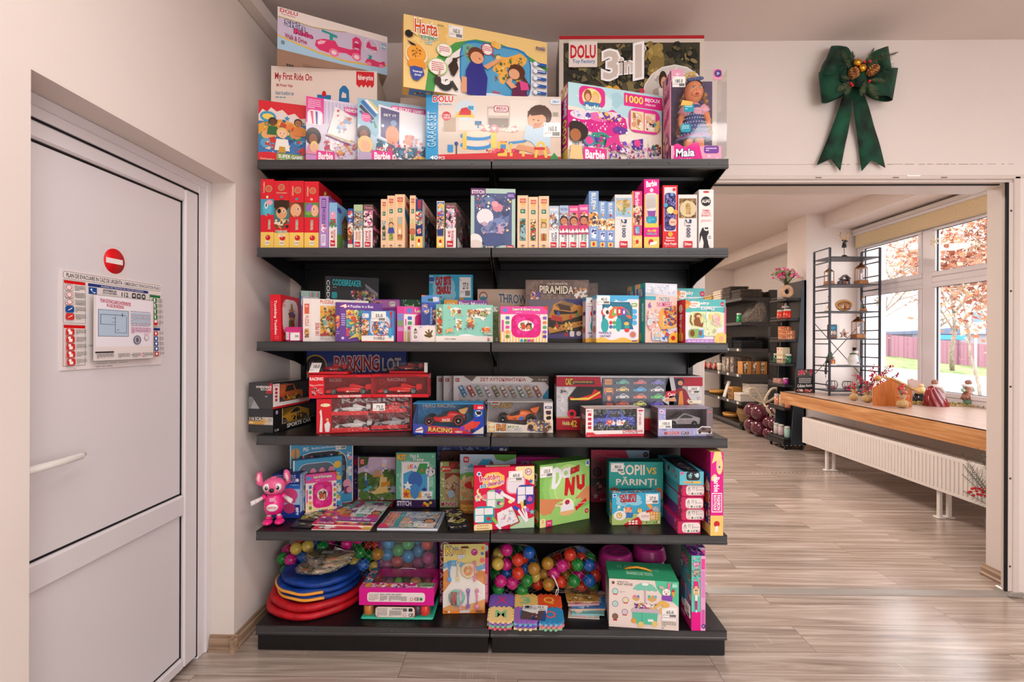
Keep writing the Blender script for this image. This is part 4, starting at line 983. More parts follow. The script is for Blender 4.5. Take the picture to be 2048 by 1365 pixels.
mb.build('dress',dl)
mb=MB()
for (z,k_) in ((DH*.236,'7c87ac'),(DH*.252,'d84aa0')):
 mb.tube([((.064 if k_[0] == '7' else .0635)*math.cos(2*PI*i/40)*(1+.05*math.sin(i*2.4)),-.002+.0415*math.sin(2*PI*i/40)*(1+.05*math.sin(i*2.4)),z+.002*math.sin(i*1.9)) for i in range(40)],.0045 if k_[0] == '7' else .002,k_,6,closed=True)
mb.build('hem_ruffle',dl)
MB().lathe([(.034,DH*.47),(.036,DH*.53),(.020,DH*.59)],'e6a8bc',(0,0,0),20,sy=.6).tube([(-.028,0,DH*.555),(-.045,-.004,DH*.49)],[.016,.019],'e6a8bc').tube([(.028,0,DH*.555),(.046,0,DH*.49)],[.016,.019],'e6a8bc').build('blouse',dl)
# ================================================================ level 2: upright puzzle boxes
PZ='puzzle box'
G2='puzzle boxes standing on the second shelf'
D2=2.062
def pz(label,x0,x1,yt,art,side=None,body='efe6e0',th=.27,d0=D2,d1=D2,**k):
 kw=dict(F=art)
 if side:kw['R' if x0<1040 else 'L']=side
 kw.update(k)
 return box(label,PZ,x0,d0,x1,d1,yt,th,2,body,name='puzzle_box',group=G2,**kw)
RED='r 0 0 100 100 dc2230;r 0 0 100 23 f2ca62;'
APP='e 56 15 19 4 c8202c;e 50 16.4 5 1.4 f0a0a0;p 34,5,62,4,66,10,38,11 f4ece6;t 38 6 62 9 333 LISCIANI;'
pz('thick red puzzle box with a blue face, leftmost on the second shelf',521.5,547.5,359,RED+APP+'r 0 48 100 71 3fa0b8;e 50 57 34 11 5cb8cc;e 42 62 12 5 f4f4f4;e 42 62 5 3 2c2c34;e 66 66 26 4 e8a8b4;e 50 74 9 2 f0e4b4;e 58 48 10 2.6 dc2230;v 58 27 74 41 4ca048/fff MAXIFLOOR;V 18 80 30 96 f6d9b4 CoComelon;c 62 86 5 8fb86c;c 62 86 4 e2564c',body='d81f2c')
pz('thick red puzzle box with a pirate boy, second from the left',548,578.5,362.5,RED+APP+'r 0 36 100 71 3a7c7c;r 0 60 100 71 3a2a20;e 50 62 44 10 3a2418;e 50 52 36 9 dfa070;e 34 55 12 3.6 1c1c20;e 64 55 8 3 f4f0ec;e 64 55 3.6 2.4 5a3a20;s 2 28 98 44 12 6 4 d9a85c,7a4a28,e8d8c0,2c2420;t 12 22 88 26 4ca048/fff MAXIFLOOR;t 30 16.5 70 20 fff 2x24;e 50 76 8 2 3f8fa8;c 50 90 5 8fb86c;c 50 90 4 e2564c;t 16 81 84 83 f6d9b4 CoComelon',body='d81f2c')
pz('thick red puzzle box with a brown-haired boy face, third from the left',579,607.5,362.5,RED+APP+'r 0 46 100 68 8a4c2c;e 44 56 38 10 e8ac84;p 30,68,100,68,100,52,80,62,60,66 6a3a20;e 60 58 7 3 f4f0ec;e 60 58 4 2.4 3a2418;p 30,49,56,47,50,45 c0483c;e 50 73 10 2 3f8fa8;v 44 27 60 42 4ca048/fff MAXIFLOOR;V 16 78 28 92 f6d9b4 CoComelon;c 58 86 5 8fb86c;c 58 86 4 e2564c',body='d81f2c')
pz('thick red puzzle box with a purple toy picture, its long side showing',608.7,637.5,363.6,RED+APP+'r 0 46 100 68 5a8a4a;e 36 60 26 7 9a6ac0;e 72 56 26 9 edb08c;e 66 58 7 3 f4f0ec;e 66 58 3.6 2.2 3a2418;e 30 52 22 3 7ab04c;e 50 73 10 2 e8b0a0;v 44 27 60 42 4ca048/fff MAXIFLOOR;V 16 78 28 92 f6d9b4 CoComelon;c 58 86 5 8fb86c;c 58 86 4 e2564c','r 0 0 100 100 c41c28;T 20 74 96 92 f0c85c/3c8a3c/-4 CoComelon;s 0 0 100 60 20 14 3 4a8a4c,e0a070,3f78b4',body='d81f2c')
pz('lilac learning puzzle box with a sidelong title',638.5,657,393,'r 0 0 100 100 b38ac8;R 24 76 74 96 7a4a9c;x 30 79 68 93 4 d8c0e6;v 34 46 60 74 5a2f8c PUZZLE;v 62 47 70 74 7a4a9c LOVE DINOSAURS;e 40 38 24 6 8a5aac;s 20 30 80 46 10 5 2 f0e0f0,5a2f8c,d86a8c;r 22 4 72 26 ece2f0;x 30 6 64 24 5 86a','r 0 0 100 100 8a5ab4;x 4 86 80 94 2 d8c0e6',body='a57cc0')
pz('blue and white 24-piece puzzle box with a pink and red picture',658,674,406,'r 0 0 100 100 eee4e0;r 0 46 100 100 8ab8dc;e 50 72 32 9 ee9ab4;e 44 76 7 2 fff;r 14 56 84 64 d8343c;s 0 42 100 62 8 7 2 5aa04c,8a5a34,4a78b4;p 0,40,20,48,40,42,60,50,80,42,100,48,100,38,0,38 eee4e0;v 26 22 52 38 c83a4c 24;v 58 18 80 40 c83a4c PUZZLE;r 18 4 78 17 c8202c;t 26 8 70 13 fff Dino','r 0 0 100 100 8cc0e4;z 0 0 100 30 4 1 86b04c;p 26,30,26,60,46,80,66,60,66,30 b98850;p 22,58,46,86,70,58,46,70 8a4c30;r 36 42 56 58 e8d890;G 38 43 55 57 2 2 1.5 5a3a24;e 12 86 12 6 5a5ac0;r 34 8 48 18 b0683c;G 30 0 78 26 5 2 1 dcdcd0;c 70 84 6 8a3a2c',body='8ab8dc',th=.22)
pz('narrow dark blue rescue-dog puzzle box',695.5,706,418,'r 0 0 100 100 2458a8;r 0 0 100 10 e6dcc8;s 2 74 98 96 7 9 4 c9d6e6,d23a34,f0b84c;r 0 40 100 64 9ac0e0;s 0 20 100 64 14 9 3 c8302c,f0ece6,8a5a34,e8b070;r 20 11 84 20 c8302c;x 24 64 76 72 2 e6ecf4',body='2458a8',th=.25)
pz('pale green 100-piece puzzle box with baby animals',707.5,725,410,'r 0 0 100 100 efe6e2;r 0 40 100 100 8cac74;r 0 86 100 100 b2c69c;r 0 44 100 84 8ab0cc;s 0 44 100 84 34 8 3 b9885c,d8b48c,6a5a4c,f0ece4,8a94a0;p 0,46,20,38,40,46,60,38,80,46,100,40,100,36,0,36 efe6e2;v 24 17 48 38 d8843c 100XL;v 58 17 80 38 d8843c PUZZLE;r 16 3 76 14 c8202c;t 24 6 68 11 fff Dino',body='a5bc8c',th=.25)
pz('brown and pink three-in-one puzzle box with a bow picture',727,745.5,409.6,'r 0 0 100 100 efe4e2;r 0 46 100 100 6a5a50;t 10 90 90 95 e87aa8 Minnie;r 0 50 100 86 c88aa8;s 0 48 100 86 26 9 5 e0709c,3a2c2c,f0c0d4,f0e6e0,b04a74;p 0,48,20,40,40,48,60,40,80,48,100,42,100,38,0,38 efe4e2;v 24 16 48 40 c83a5c 3x55;v 58 16 80 40 c83a5c PUZZLE;r 16 3 78 14 c8202c;t 24 6 68 11 fff Dino','r 0 0 100 100 4a3c38;T 0 84 70 94 e87aa8/-3 Minnie;r 30 56 100 80 241c1c;s 0 4 100 56 26 9 4 e6a0c0,b04a74,f0dce0,6a8a5c,8a5a44;r 0 42 100 50 e0709c',body='6a5a50',th=.24)
PCH='r 0 0 100 100 f0c8a4;r 24 86 80 94 c8402c;t 30 88 76 92 f6dcc0 PUZZLE;r 30 81 74 85 e6b45c;s 26 74 76 80 4 4 2 e8b890;r 28 66 74 74 2f7a5c;t 40 68 62 72 fff 5+;e 50 4 20 2.4 3a3f8c;r 24 2.6 76 4.2 f0c04c;'
pz('peach fairy-tale puzzle box with a dark forest picture beside the brown and pink box',761.7,774.2,399,PCH+'r 22 16 78 56 5c7a8c;s 22 16 78 56 16 8 2 2f4a3c,8a6a44,9ab0b8,d9c8a0',body='efc6a0',th=.25)
pz('peach fairy-tale puzzle box with a prince on a meadow',774.6,789.6,392,PCH+'r 22 14 78 58 8aa04c;r 22 44 78 58 c8b87c;k 52 44 4.4 5a3420 e6b48c 3f4a9c;r 46 18 58 28 8a6a3c;s 22 14 78 22 6 5 3 5c7a34,a8b058',body='efc6a0',th=.25)
pz('peach puzzle box with a white animal under a window, tallest of the peach ones',790,809.5,389.4,PCH+'r 22 14 78 58 d8a868;r 40 44 62 58 8ac0d8;e 50 34 12 5 f4ece0;r 38 16 62 32 f0e2cc;e 50 36 5 3 d8884c;s 22 14 78 26 5 5 3 b04c3c,b98850','r 0 0 100 100 f0c8a4;r 10 82 44 90 c8402c;p 0,62,0,78,60,58,100,50,100,20,60,20 2f8ab4;s 20 10 90 54 16 9 4 c8402c,d9a04c,8a5a34,f0e0c0',body='efc6a0',th=.25)
pz('peach fairy-tale puzzle box with a girl on a hill, beside the superhero box',819.6,831,391.7,PCH+'r 22 14 78 56 7a9a4c;r 22 42 78 56 c8c890;k 50 42 4.4 d9b464 e6b48c c86a4c;s 22 14 78 26 6 5 3 8aa04c,5c7a34',body='efc6a0',th=.25)
pz('superhero puzzle box with dark blue spine, its picture side turned to view',831.5,845,399,'r 0 0 100 100 2c3f74;r 0 0 100 24 f2ca62;r 30 80 76 98 b02c34;s 0 46 100 78 20 8 5 8a949c,c83a34,3f6a9c,e8d8b0,4c8a4c;r 10 26 90 44 22305c;s 20 28 80 42 5 5 2 c9d0e0,e8786c;e 50 15 18 4 c8202c;p 30,5,62,4,64,10,34,11 f4ece6','r 0 0 100 100 e6dce0;r 0 88 100 100 efc0b0;r 14 6 100 76 2f4458;s 14 6 100 76 54 11 7 3a6c4c,a83430,24344c,4c7a9c,1c2430,c9d0d8,7a2f34;T 12 76 84 92 b8282c/f4ece8/-3 AVENGERS;s 4 2 60 18 10 7 2 4a6ac0,c83a4c,f0ece8',body='e8dce0',th=.36)
pz('slim classic cartoon puzzle box with cream and blue spine',873.5,888.5,403,'r 0 0 100 100 e8dcd0;r 4 68 96 98 3f6ab4;s 4 70 96 96 10 8 3 f0ece6,e8c05c,c83a34,8ab4dc;r 0 24 100 68 d9b884;s 0 26 100 68 30 8 6 3f4a6c,e6b070,f0ece4,b0483c,8a8a8c;r 10 26 90 40 2c3f74;r 0 0 100 22 f2ca62;e 50 14 18 4 c8202c;p 30,5,62,4,64,10,34,11 f4ece6',body='e8d0a0',th=.3)
pz('dark brown 24-piece puzzle box with pink bow picture, its long side turned to view',891,912,406.7,'r 0 0 100 100 efe4e2;r 0 44 100 100 6a5c52;t 14 90 86 95 e87aa8 Minnie;s 0 44 100 88 26 8 8 e0709c,3a2c2c,9ab0c0,f0c0d4,f0e6e0;p 0,48,20,40,40,48,60,40,80,48,100,42,100,38,0,38 efe4e2;v 26 24 48 38 c83a5c 24;v 58 16 78 38 c83a5c PUZZLE;r 16 3 74 16 c8202c;t 24 7 66 12 fff Dino','r 0 0 100 100 6c5a50;T 0 80 60 92 e87aa8/-4 Minnie;s 10 4 100 84 60 10 5 c9a08c,8a7a5c,d9b8b0,5c6a4c,b0708c,6a8ab4,e6d8d0;s 20 10 60 60 8 9 5 d83a74,3a2c2c,f0c0d4;p 0,0,0,24,40,6,60,0 efe4e2',body='6c5a50',th=.36,d0=2.067)
box('blue and pale green puzzle box with a night-sky picture, facing front',PZ,941.5,2.060,1030.7,2.072,377.2,.055,2,'a8c4b8',name='puzzle_box',group=G2,F=
'r 0 0 100 100 b4ccc0;r 8 5 92 92 4f5c84;s 9 40 91 91 18 9 3 5c6a94,48547c,6a7aa4,3f4a70;r 0 88 33 100 6a3a6c;T 2 91 30 97 f0e8f0/0 STITCH;R 80 83 100 94 5a4488;t 83 86 97 91 c9b4e0 100XL;c 32 52 14 e8e0e4;s 12 60 90 90 16 2 5 e8d8b0,fff,d8705c;e 62 42 16 9 7a8ab8;e 60 68 12 7 d88a98;e 54 74 8 5 e6a0ac;s 20 22 84 46 16 8 7 7c86ac,5a6490,9aa0c0,c8a0b4;e 50 14 26 12 4a5684;e 10 12 16 12 ece2de;e 12 6 14 8 d8ccc4;r 28 0 56 4 3a3f5c;t 32 .6 52 3.4 e6dccc 200;r 80 0 96 5 c8202c;t 82 1.4 94 3.8 fff Dino;*'
' 20 70 3 e0604c;* 88 78 3 e8c86c;* 82 30 3 f0d88c')
for i,(x0,x1,yt,a) in enumerate(((1034.7,1056,391.6,'5c8a8c;s 22 14 78 56 14 8 4 2f5a3c,8ab4c8,6a4a2c,b0c4a0'),(1056.8,1076,394.5,'a8944c;s 22 14 78 56 26 6 5 5a3a6c,c83a34,e8d07c,3f6a3c,f0e0c8'),(1077.3,1097.7,393,'9a8a4c;s 22 42 78 56 6 6 2 5c8a4c,c8b04c;k 50 44 4.6 8a4a24 e6b48c d8d0c0;p 36,14,64,14,58,28,42,28 b0402c'))):
 pz(('peach puzzle box with a river and trees, first right of the night-sky box','peach puzzle box with crackled shiny film, middle of the right peach trio','peach puzzle box with a red-skirted girl, last of the right peach trio')[i],x0,x1,yt,PCH+'r 22 14 78 56 ' +a,body='efc6a0',th=.25)
for (x0,x1,yt,top,c1,cc,num,lab) in ((1098,1117.5,412.5,'b9c8d8','9aa8b8,e8ecf0,d8843c,5a5c64,f6f6f6','4a5a74','2x77','pale blue winter puzzle box with a white snow figure and 2x77'),(1118.8,1137,411.7,'a8bcd8','6a4a5c,e0a888,4a5c8c,c8844c,efe6e0','4a5a74','24','pale blue winter puzzle box with two girls and a blue 24'),
           (1138,1156.8,412,'e0508c','d88a5c,5a3420,9ad0dc,e8a0b8','3c8a78','24','pink-topped puzzle box with a girl and a green 24'),(1157.7,1177,410,'d84a94','c87850,4a2c20,b02c5c,f0e0e0','3c8a78','100XL','pink-topped puzzle box with a girl and 100XL')):
 pz(lab,x0,x1,yt,'r 0 0 100 100 efe8e6;r 0 42 100 100 %s;t 12 88 88 94 %s %s;s 2 44 98 84 24 8 %d %s;%sp 0,46,20,38,40,46,60,38,80,46,100,40,100,36,0,36 efe8e6;v 26 %g 48 36 %s %s;v 58 16 80 37 %s PUZZLE;r 16 2 78 14 c8202c;t 24 5 68 10 fff Dino' % (
  top,'f6f0f6' if top[0] != 'a' else '4a5a8c','FROZEN' if top in ('b9c8d8','a8bcd8') else 'DOLLHOUSE',int(x0),c1,'' if top in ('b9c8d8',) else 'k 50 64 9 3a2418 c8805a c83a6c;',16 if len(num)>2 else 26,cc,num,cc),body='ece4e2',th=.25)
for (x0,x1,yt,lab) in ((1177.6,1197,383,'tall blue puppy puzzle box, first of three blue spines'),(1197.4,1212.6,403,'narrow blue puppy puzzle box with an orange piece, middle of three blue spines'),(1213,1229,404,'narrow blue puppy puzzle box with a red piece, last of three blue spines')):
 pz(lab,x0,x1,yt,'r 0 0 100 100 7a9ccc;v 26 72 72 97 f0f0e4 BLUEY;r 0 38 100 62 e8c890;s 0 36 100 64 22 9 %d 3a3f5c,e8a04c,f0ece0,9a5a34,f0d9a8;e 50 70 12 3 %s;r 0 14 100 38 8aa4d4;s 20 16 80 34 5 6 3 3f4a8c,e8ecf6;r 20 2 80 12 f2ca62;e 50 7 14 3.6 c8202c' % (int(x0),'f0d8a8' if yt<390 else ('e09a4c' if x0<1200 else 'c8302c')),body='7a9ccc',th=.25)
W1K='v 42 20 64 42 2f3f64 1000;s 30 42 70 54 9 3.4 3 2f3f64,e8e0dc;r 28 1 74 13 c8202c;t 34 5 68 10 fff Dino;x 30 15 70 16 1 988'
pz('white 1000-piece puzzle box with a blue world map',1229.6,1264,390,'r 0 0 100 100 eae0dc;r 4 58 96 94 9cc0dc;p 8,84,20,92,36,88,30,76,22,66,14,74 d8b070;p 40,88,60,92,80,90,92,82,78,72,66,76,56,62,46,74 d0a868;s 8 62 92 92 22 4 4 8aa05c,e0c890,b98850;z 4 54 96 58 1.4 1 eae0dc;' +W1K,'r 0 0 100 100 d8ccc6',body='eae0dc')
pz('pink and yellow puzzle box with a close-up doll face',1264.6,1284,383,'r 0 0 100 100 d83a7c;v 30 74 74 98 f6e0f0 Barbie;r 0 40 100 74 e0a080;s 0 40 100 76 20 9 6 c87a5c,e8b898,d83a5c,5a3a34,f0d0b8;r 30 22 72 38 a82c6c;s 30 24 72 38 6 5 2 f0c8e0,4ab0c8;r 0 0 100 22 eebf5c;s 4 2 96 20 6 7 2 d8a040,f0d084;e 50 11 16 4 c8202c;r 0 0 6 100 f0c85c','r 0 0 100 100 e8b84c',body='e8c05c')
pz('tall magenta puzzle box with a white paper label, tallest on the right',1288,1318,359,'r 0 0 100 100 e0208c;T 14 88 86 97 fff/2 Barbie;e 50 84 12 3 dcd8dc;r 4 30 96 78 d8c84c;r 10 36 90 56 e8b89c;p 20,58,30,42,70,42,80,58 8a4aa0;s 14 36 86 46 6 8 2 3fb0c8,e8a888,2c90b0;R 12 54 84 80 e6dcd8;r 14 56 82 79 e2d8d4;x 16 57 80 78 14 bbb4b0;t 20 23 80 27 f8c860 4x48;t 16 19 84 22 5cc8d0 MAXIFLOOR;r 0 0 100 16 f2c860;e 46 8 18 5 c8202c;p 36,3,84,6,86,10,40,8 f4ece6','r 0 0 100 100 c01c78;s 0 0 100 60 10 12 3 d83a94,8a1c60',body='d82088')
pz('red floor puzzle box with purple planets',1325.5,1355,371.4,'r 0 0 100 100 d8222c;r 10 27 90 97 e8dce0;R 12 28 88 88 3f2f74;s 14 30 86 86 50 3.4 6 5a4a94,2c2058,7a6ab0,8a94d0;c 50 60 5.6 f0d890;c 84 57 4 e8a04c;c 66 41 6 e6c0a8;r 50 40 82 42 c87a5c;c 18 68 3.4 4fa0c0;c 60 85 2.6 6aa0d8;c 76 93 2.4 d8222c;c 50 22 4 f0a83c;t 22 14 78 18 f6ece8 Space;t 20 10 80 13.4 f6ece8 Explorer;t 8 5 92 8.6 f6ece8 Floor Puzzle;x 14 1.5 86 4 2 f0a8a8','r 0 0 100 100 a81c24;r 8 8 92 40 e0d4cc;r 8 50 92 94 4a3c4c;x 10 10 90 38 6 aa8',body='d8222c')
pz('white 1000-piece puzzle box with an antique globe map',1356.5,1394,390,'r 0 0 100 100 eae0dc;r 4 56 96 93 8a6a44;s 4 56 96 93 46 5 3 b08c5c,6a4c30,c8a878,5a3c28,9a7448;c 50 73 15.4 d9c49a;p 36,80,46,84,60,82,66,74,58,66,48,64,40,70 b5965c;s 36 62 66 84 10 4 5 c8a870,a88850;' +W1K,'r 0 0 100 100 d8ccc6',body='eae0dc')
pz('white word game box with a black female silhouette, right end of the second shelf',1397.5,1427,380,'r 0 0 100 100 efe6e2;e 50 96 22 1.8 c8303c;c 48 80 8.4 1e1a1a;p 70,74,84,71,66,77 1e1a1a;T 20 77 76 83 efe6e2/1 ALIAS;t 26 62.5 74 66 c83040 FEMEI;t 20 58.4 80 62 c83040 CONTRA;t 18 54 82 57.6 c83040 BARBATI;x 16 43 84 49 3 d88;p 36,36,54,38,66,32,68,22,60,18,64,8,74,0,30,0,34,10,20,22,4,8,6,24,22,34 1e1a1a;c 52 34 4.6 efe6e2;c 46 34 1.8 333;c 58 34 1.8 333;e 78 18 22 8 efe6e2;G 64 16 84 22 4 2 1 777;p 74,0,84,0,86,10,80,14,76,8 e6dcd8','r 0 0 100 100 d8ccc6;e 50 88 20 2 c8303c;e 60 20 30 10 9ab05c',body='efe6e2')
# ================================================================ level 3
box('red stacking-bears game box with its narrow title side to the front',CAT,541,2.06,563,2.062,590,.19,3,'d81c2c',tilt=-.02,F=
'v 34 14 62 88 f6ece8 Tumbling Teddies;x 12 20 26 86 14 e86a74;c 62 8 3.4 f0a0a4;c 62 8 2.8 d81c2c',R='r 0 0 100 100 d81c2c;R 8 14 94 92 e9dcd6;v 12 74 26 90 d81c2c GO GO;p 38,30,74,30,70,44,78,60,66,66,62,84,54,84,52,66,38,62,46,46 8a4c28;e 58 50 18 3 c98a5c;e 58 68 18 3 c98a5c;r 40 32 50 46 5a8a3c;r 60 32 70 46 c83a34;r 54 54 64 66 3f6ab4;r 54 74 62 84 c8702c;c 18 8 6 f0a83c;s 60 0 94 12 4 4 2 f0c84c')
MB_t=MB()
MB_t.box(-.031,-.025,0,.031,.025,.060,'d83a84x',.004).box(-.035,-.028,.048,.035,.028,.054,'e04a94x',.003).box(-.033,-.027,.054,.033,.027,.062,'d83a84x',.006)
Face(MB_t,(-.031,-.0252,.004),(.062,0,0),(0,0,.044)).art('r 6 10 26 80 f0e8ec;x 8 14 24 76 8 889')
p=at(590,670,2.085)
tub=MB_t.build('plastic_tub',None,(p.x,p.y,LV[3]+.001)); tag(tub,'small pink plastic tub with price 30.0 beside the red stacking-bears box','tub')
m2=MB(); Face(m2,(-.008,-.0262,.004),(.04,0,0),(0,0,.034)).art('r 0 0 100 100 f4efea;t 50 38 96 70 222 30.;x 6 78 80 90 1 998'); m2.build('price_tag',tub)
box('striped marker set box with a price card, behind the tub on the third shelf',CAT,602,2.26,640,2.30,582,.12,3,'5a8ac8',F='r 0 0 100 100 5a80c0;r 0 88 100 100 b8d8c8;r 0 0 60 70 c83a8c;c 30 78 12 dfe6f0;G 42 68 100 100 10 1 2 4cb0a0,d84a5c,6ac06a,e8a0c0,8a5ab4;R 40 72 98 88 efe4e8;t 44 76 92 84 666 TORENT')
box('white hundred-piece animal puzzle box with orange picture',CAT,606,2.085,737,2.215,597.5,.05,3,'f0e4dc',name='puzzle_box',F=
'r 0 0 100 100 f2e6de;r 0 0 12 100 ecdfd6;r 2 64 9 88 d8582c;t 3.6 80 7.6 84 fff 5+;v 3 36 8 60 c83a2c PUZZLE;s 2 8 9 30 8 6 3 e8b04c,8a5a3c;t 25 90 45 97.5 d8582c PUZZLE;x 46 91 58 93 1 998;V 18 14 24 44 c83a2c 100 PIESE;r 25 13 84 84 efaf44;s 25 13 84 84 90 6 6 e89a34,8ab0a0,f6e6c0,c83a34,5a7a3c,3a3a40,d9c88a,f0c46c,8a5a34;p 25,13,40,16,36,20,25,18 b8283c;x 25 5 70 9 2 a99',L='r 0 0 100 100 e6d8ce;r 30 60 80 90 d8582c')
box('violet four-puzzles box with picture squares',CAT,671,2.060,765,2.135,605,.03,3,'6a3490',name='puzzle_box',F=
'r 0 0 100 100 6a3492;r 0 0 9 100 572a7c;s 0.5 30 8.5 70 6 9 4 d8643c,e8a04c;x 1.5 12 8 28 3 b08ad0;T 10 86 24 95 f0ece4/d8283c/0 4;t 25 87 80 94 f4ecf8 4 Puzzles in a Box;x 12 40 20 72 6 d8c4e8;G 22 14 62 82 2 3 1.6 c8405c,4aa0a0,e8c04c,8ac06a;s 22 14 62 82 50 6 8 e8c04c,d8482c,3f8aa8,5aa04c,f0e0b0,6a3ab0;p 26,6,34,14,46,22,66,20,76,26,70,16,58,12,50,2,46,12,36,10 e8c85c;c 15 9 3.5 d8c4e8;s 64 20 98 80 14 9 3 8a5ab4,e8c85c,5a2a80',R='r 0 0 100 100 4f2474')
box('black code game box with turquoise title, leaning behind the puzzle boxes',CAT,650,2.285,757.5,2.365,552.5,.06,3,'1c1c20',F=
'r 0 0 100 100 1d1c21;r 0 0 10.5 100 26252a;v 2.6 12 8.6 94 f0ece8 CODEBREAKER;T 13 86 67 96 19c4cc/-1 CODEBREAKER;x 14 82 60 84.5 1 999;R 12 66 22 76 19a8b0;p 14,36,14,44,30,44,78,86,98,74,98,62,74,36 57505a;p 34,38,84,82,96,72,74,38 7a727c;s 44 42 94 80 60 4.4 4 a82c34,e8c07c,e6e6ee,3a4a9c,2a2a30,c8702c,5a8a5c,1c1c20;c 34 50 4 2f55c0;p 74,90,98,76,98,70,74,86 9a929c')
box('purple fairy puzzle box behind the violet box',CAT,745,2.24,799,2.24,599.5,.05,3,'84428c',F='r 0 0 100 100 7c3f88;r 0 80 100 98 a864a0;e 20 89 14 7 c8a068;e 20 89 11 5 6a3a5c;R 62 83 84 95 d8ccc4;x 64 85 82 93 2 555;T 24 62 96 74 c9a0d0/-1 Fairy Tale;s 2 0 98 60 30 9 3 5c2a6c,9a5aa0,d8c0e0,3a6ab4')
box('dark green starry box behind the pink laptop box',CAT,801,2.27,842,2.27,600,.05,3,'2a5c40',F='r 0 0 100 100 2a5f44;s 0 40 100 100 40 2 3 d8e8d8,8ab89a;s 30 60 90 86 10 8 2 c8a05c,8a5a34,e0c890')
box('small blue card game box with price 55.0 in front of the violet puzzles box','game box',723,2.052,787.5,2.056,622.5,.035,3,'4a86c4',F=
'r 0 0 100 100 4f8ecb;r 0 0 100 20 f0ebe4;r 0 0 100 2.4 d8482c;t 38 6.5 72 15.5 3a2418 DOBBLE;R 26 21 88 84 c9d4e0;e 60 44 28 27 c8403c;e 60 44 25 24 9ab8d8;s 36 22 84 66 34 7 5 e8ecf0,c83a34,4a78b4,e8a84c,8a5a34,f4f4f4;s 0 20 24 74 20 9 3 c83a34,e8c8a0,8a5a34,f0ece4,e8a04c;R 3 76 24 92 c9d6e8;s 5 78 22 90 6 5 2 d8363c,f0f0f0;c 90 38 6 3fa8d8;c 90 28 6 3fa8d8;c 90 18 5 3fa8d8;p 88,96,94,92,96,50,92,46,94,70 c8283c;r 90 90 96 98 d8363c',tags=[('F',31,66,76,98,'55.0')])
LAP='r 0 0 100 100 f0e6da;G 0 0 100 34 16 1 3.2 f0c064;r 0 78 100 100 e34a9c;T 26 87 84 96 f0f0c8/2a9ca0/-1 Learn & Grow Laptop;x 32 82 78 85 1 fbd;c 10 90 6 5a8ad0;p 88,100,100,100,100,88 e2402c;R 23 13 86 78 d8187c;s 24 14 85 77 14 11 9 e0308c,c81270,e8409a;e 54 46 17 15 f0e6dc;s 40 34 68 58 12 5 5 3a78b4,d8643c,8a5a34,5aa04c;e 49 43 5 8 c8502c;e 60 45 6 9 5a2f18;e 60 42 4 6 d88a5c;r 42 1.6 48 8 2c9cd0;r 50 1.6 56 8 3c8a3c;r 57.6 1.6 63.6 8 a83ac0;r 65 1.6 71 8 d8642c;' +''.join('R 11 %d 19 %d %s;R 90 %d 98 %d %s;' % (y,y+8,c1,y,y+8,c2) for y,c1,c2 in ((64,'4a6ac0','8a5ac0'),(51,'5aa06a','d88a3c'),(38,'d84a9c','5aa06a'),(25,'e8a05c','8a5ac0'),(12,'5a8a3c','5a3ab0')))+'r 3 30 7 62 d84a9c;x 6 3 14 8 1 c55'
box('pink learning laptop box turned sideways beside the small blue card game',CAT,794,2.10,855,2.16,613,.05,3,'e04a98',F='r 0 0 22 100 d83a90;r 2 60 20 80 7a8ac8;r 2 44 20 60 7aa06a;r 2 30 20 42 d88ac0;r 22 0 100 78 f0e8e4;r 22 78 100 100 e34a9c;T 58 84 96 94 f0f0c8/-1 Learn;c 40 88 8 6a80d0;G 24 0 100 34 8 1 5 f0c064;R 58 16 100 78 c8186c;R 34 62 48 72 4a6ac0;R 34 48 48 58 5aa06a;R 34 34 48 44 d84a9c;r 26 46 30 64 d84a9c')
box('small dark blue rescue-dog game packs with hang tab',CAT,843,2.105,879,2.13,591,.025,1.324+.063,'3a5cac',F='r 0 0 100 100 3558a8;r 0 78 100 100 4a86c8;r 0 96 18 100 e2702c;R 34 82 74 90 2a4a3c;s 60 80 98 96 6 8 3 e8b8a0,c9d6e8;r 2 0 44 76 2c3f8c;s 2 40 42 74 12 8 2 5a6ac0,c86a5c,e8c8b0;r 46 0 100 76 3a5ab4;v 48 8 58 62 a9d8f0 PAW PATROL;s 60 2 98 60 16 12 4 b8805c,4a3a6c,e8b88c,d86a3c')
for (x0,d0,x1,d1) in ((843,2.10,879,2.13),):
 box('purple base box under the rescue-dog packs',CAT,x0,d0,x1,d1,650.5,.03,3,'5a2f7c',F='r 0 0 100 100 5c3080;s 0 0 100 100 12 20 3 7a4a9c,c8a8d8')
box('small white and pink box showing a brown hand, price 45.0 on its side',CAT,821,2.062,872,2.066,651.5,.04,3,'ecdcdc',F='r 0 0 100 100 eadbdf;r 0 0 32 100 e2c8d0;v 14 6 28 92 555 45.0;R 6 8 30 96 e9dfda;v 13 20 26 84 333 45.0;e 78 40 32 56 efe2d8;p 60,30,52,40,58,46,66,44,56,60,60,66,70,52,68,74,74,76,76,56,84,72,88,68,82,46,88,34,76,24 6a5234;T 36 84 44 96 6a8ad0/0 LED')
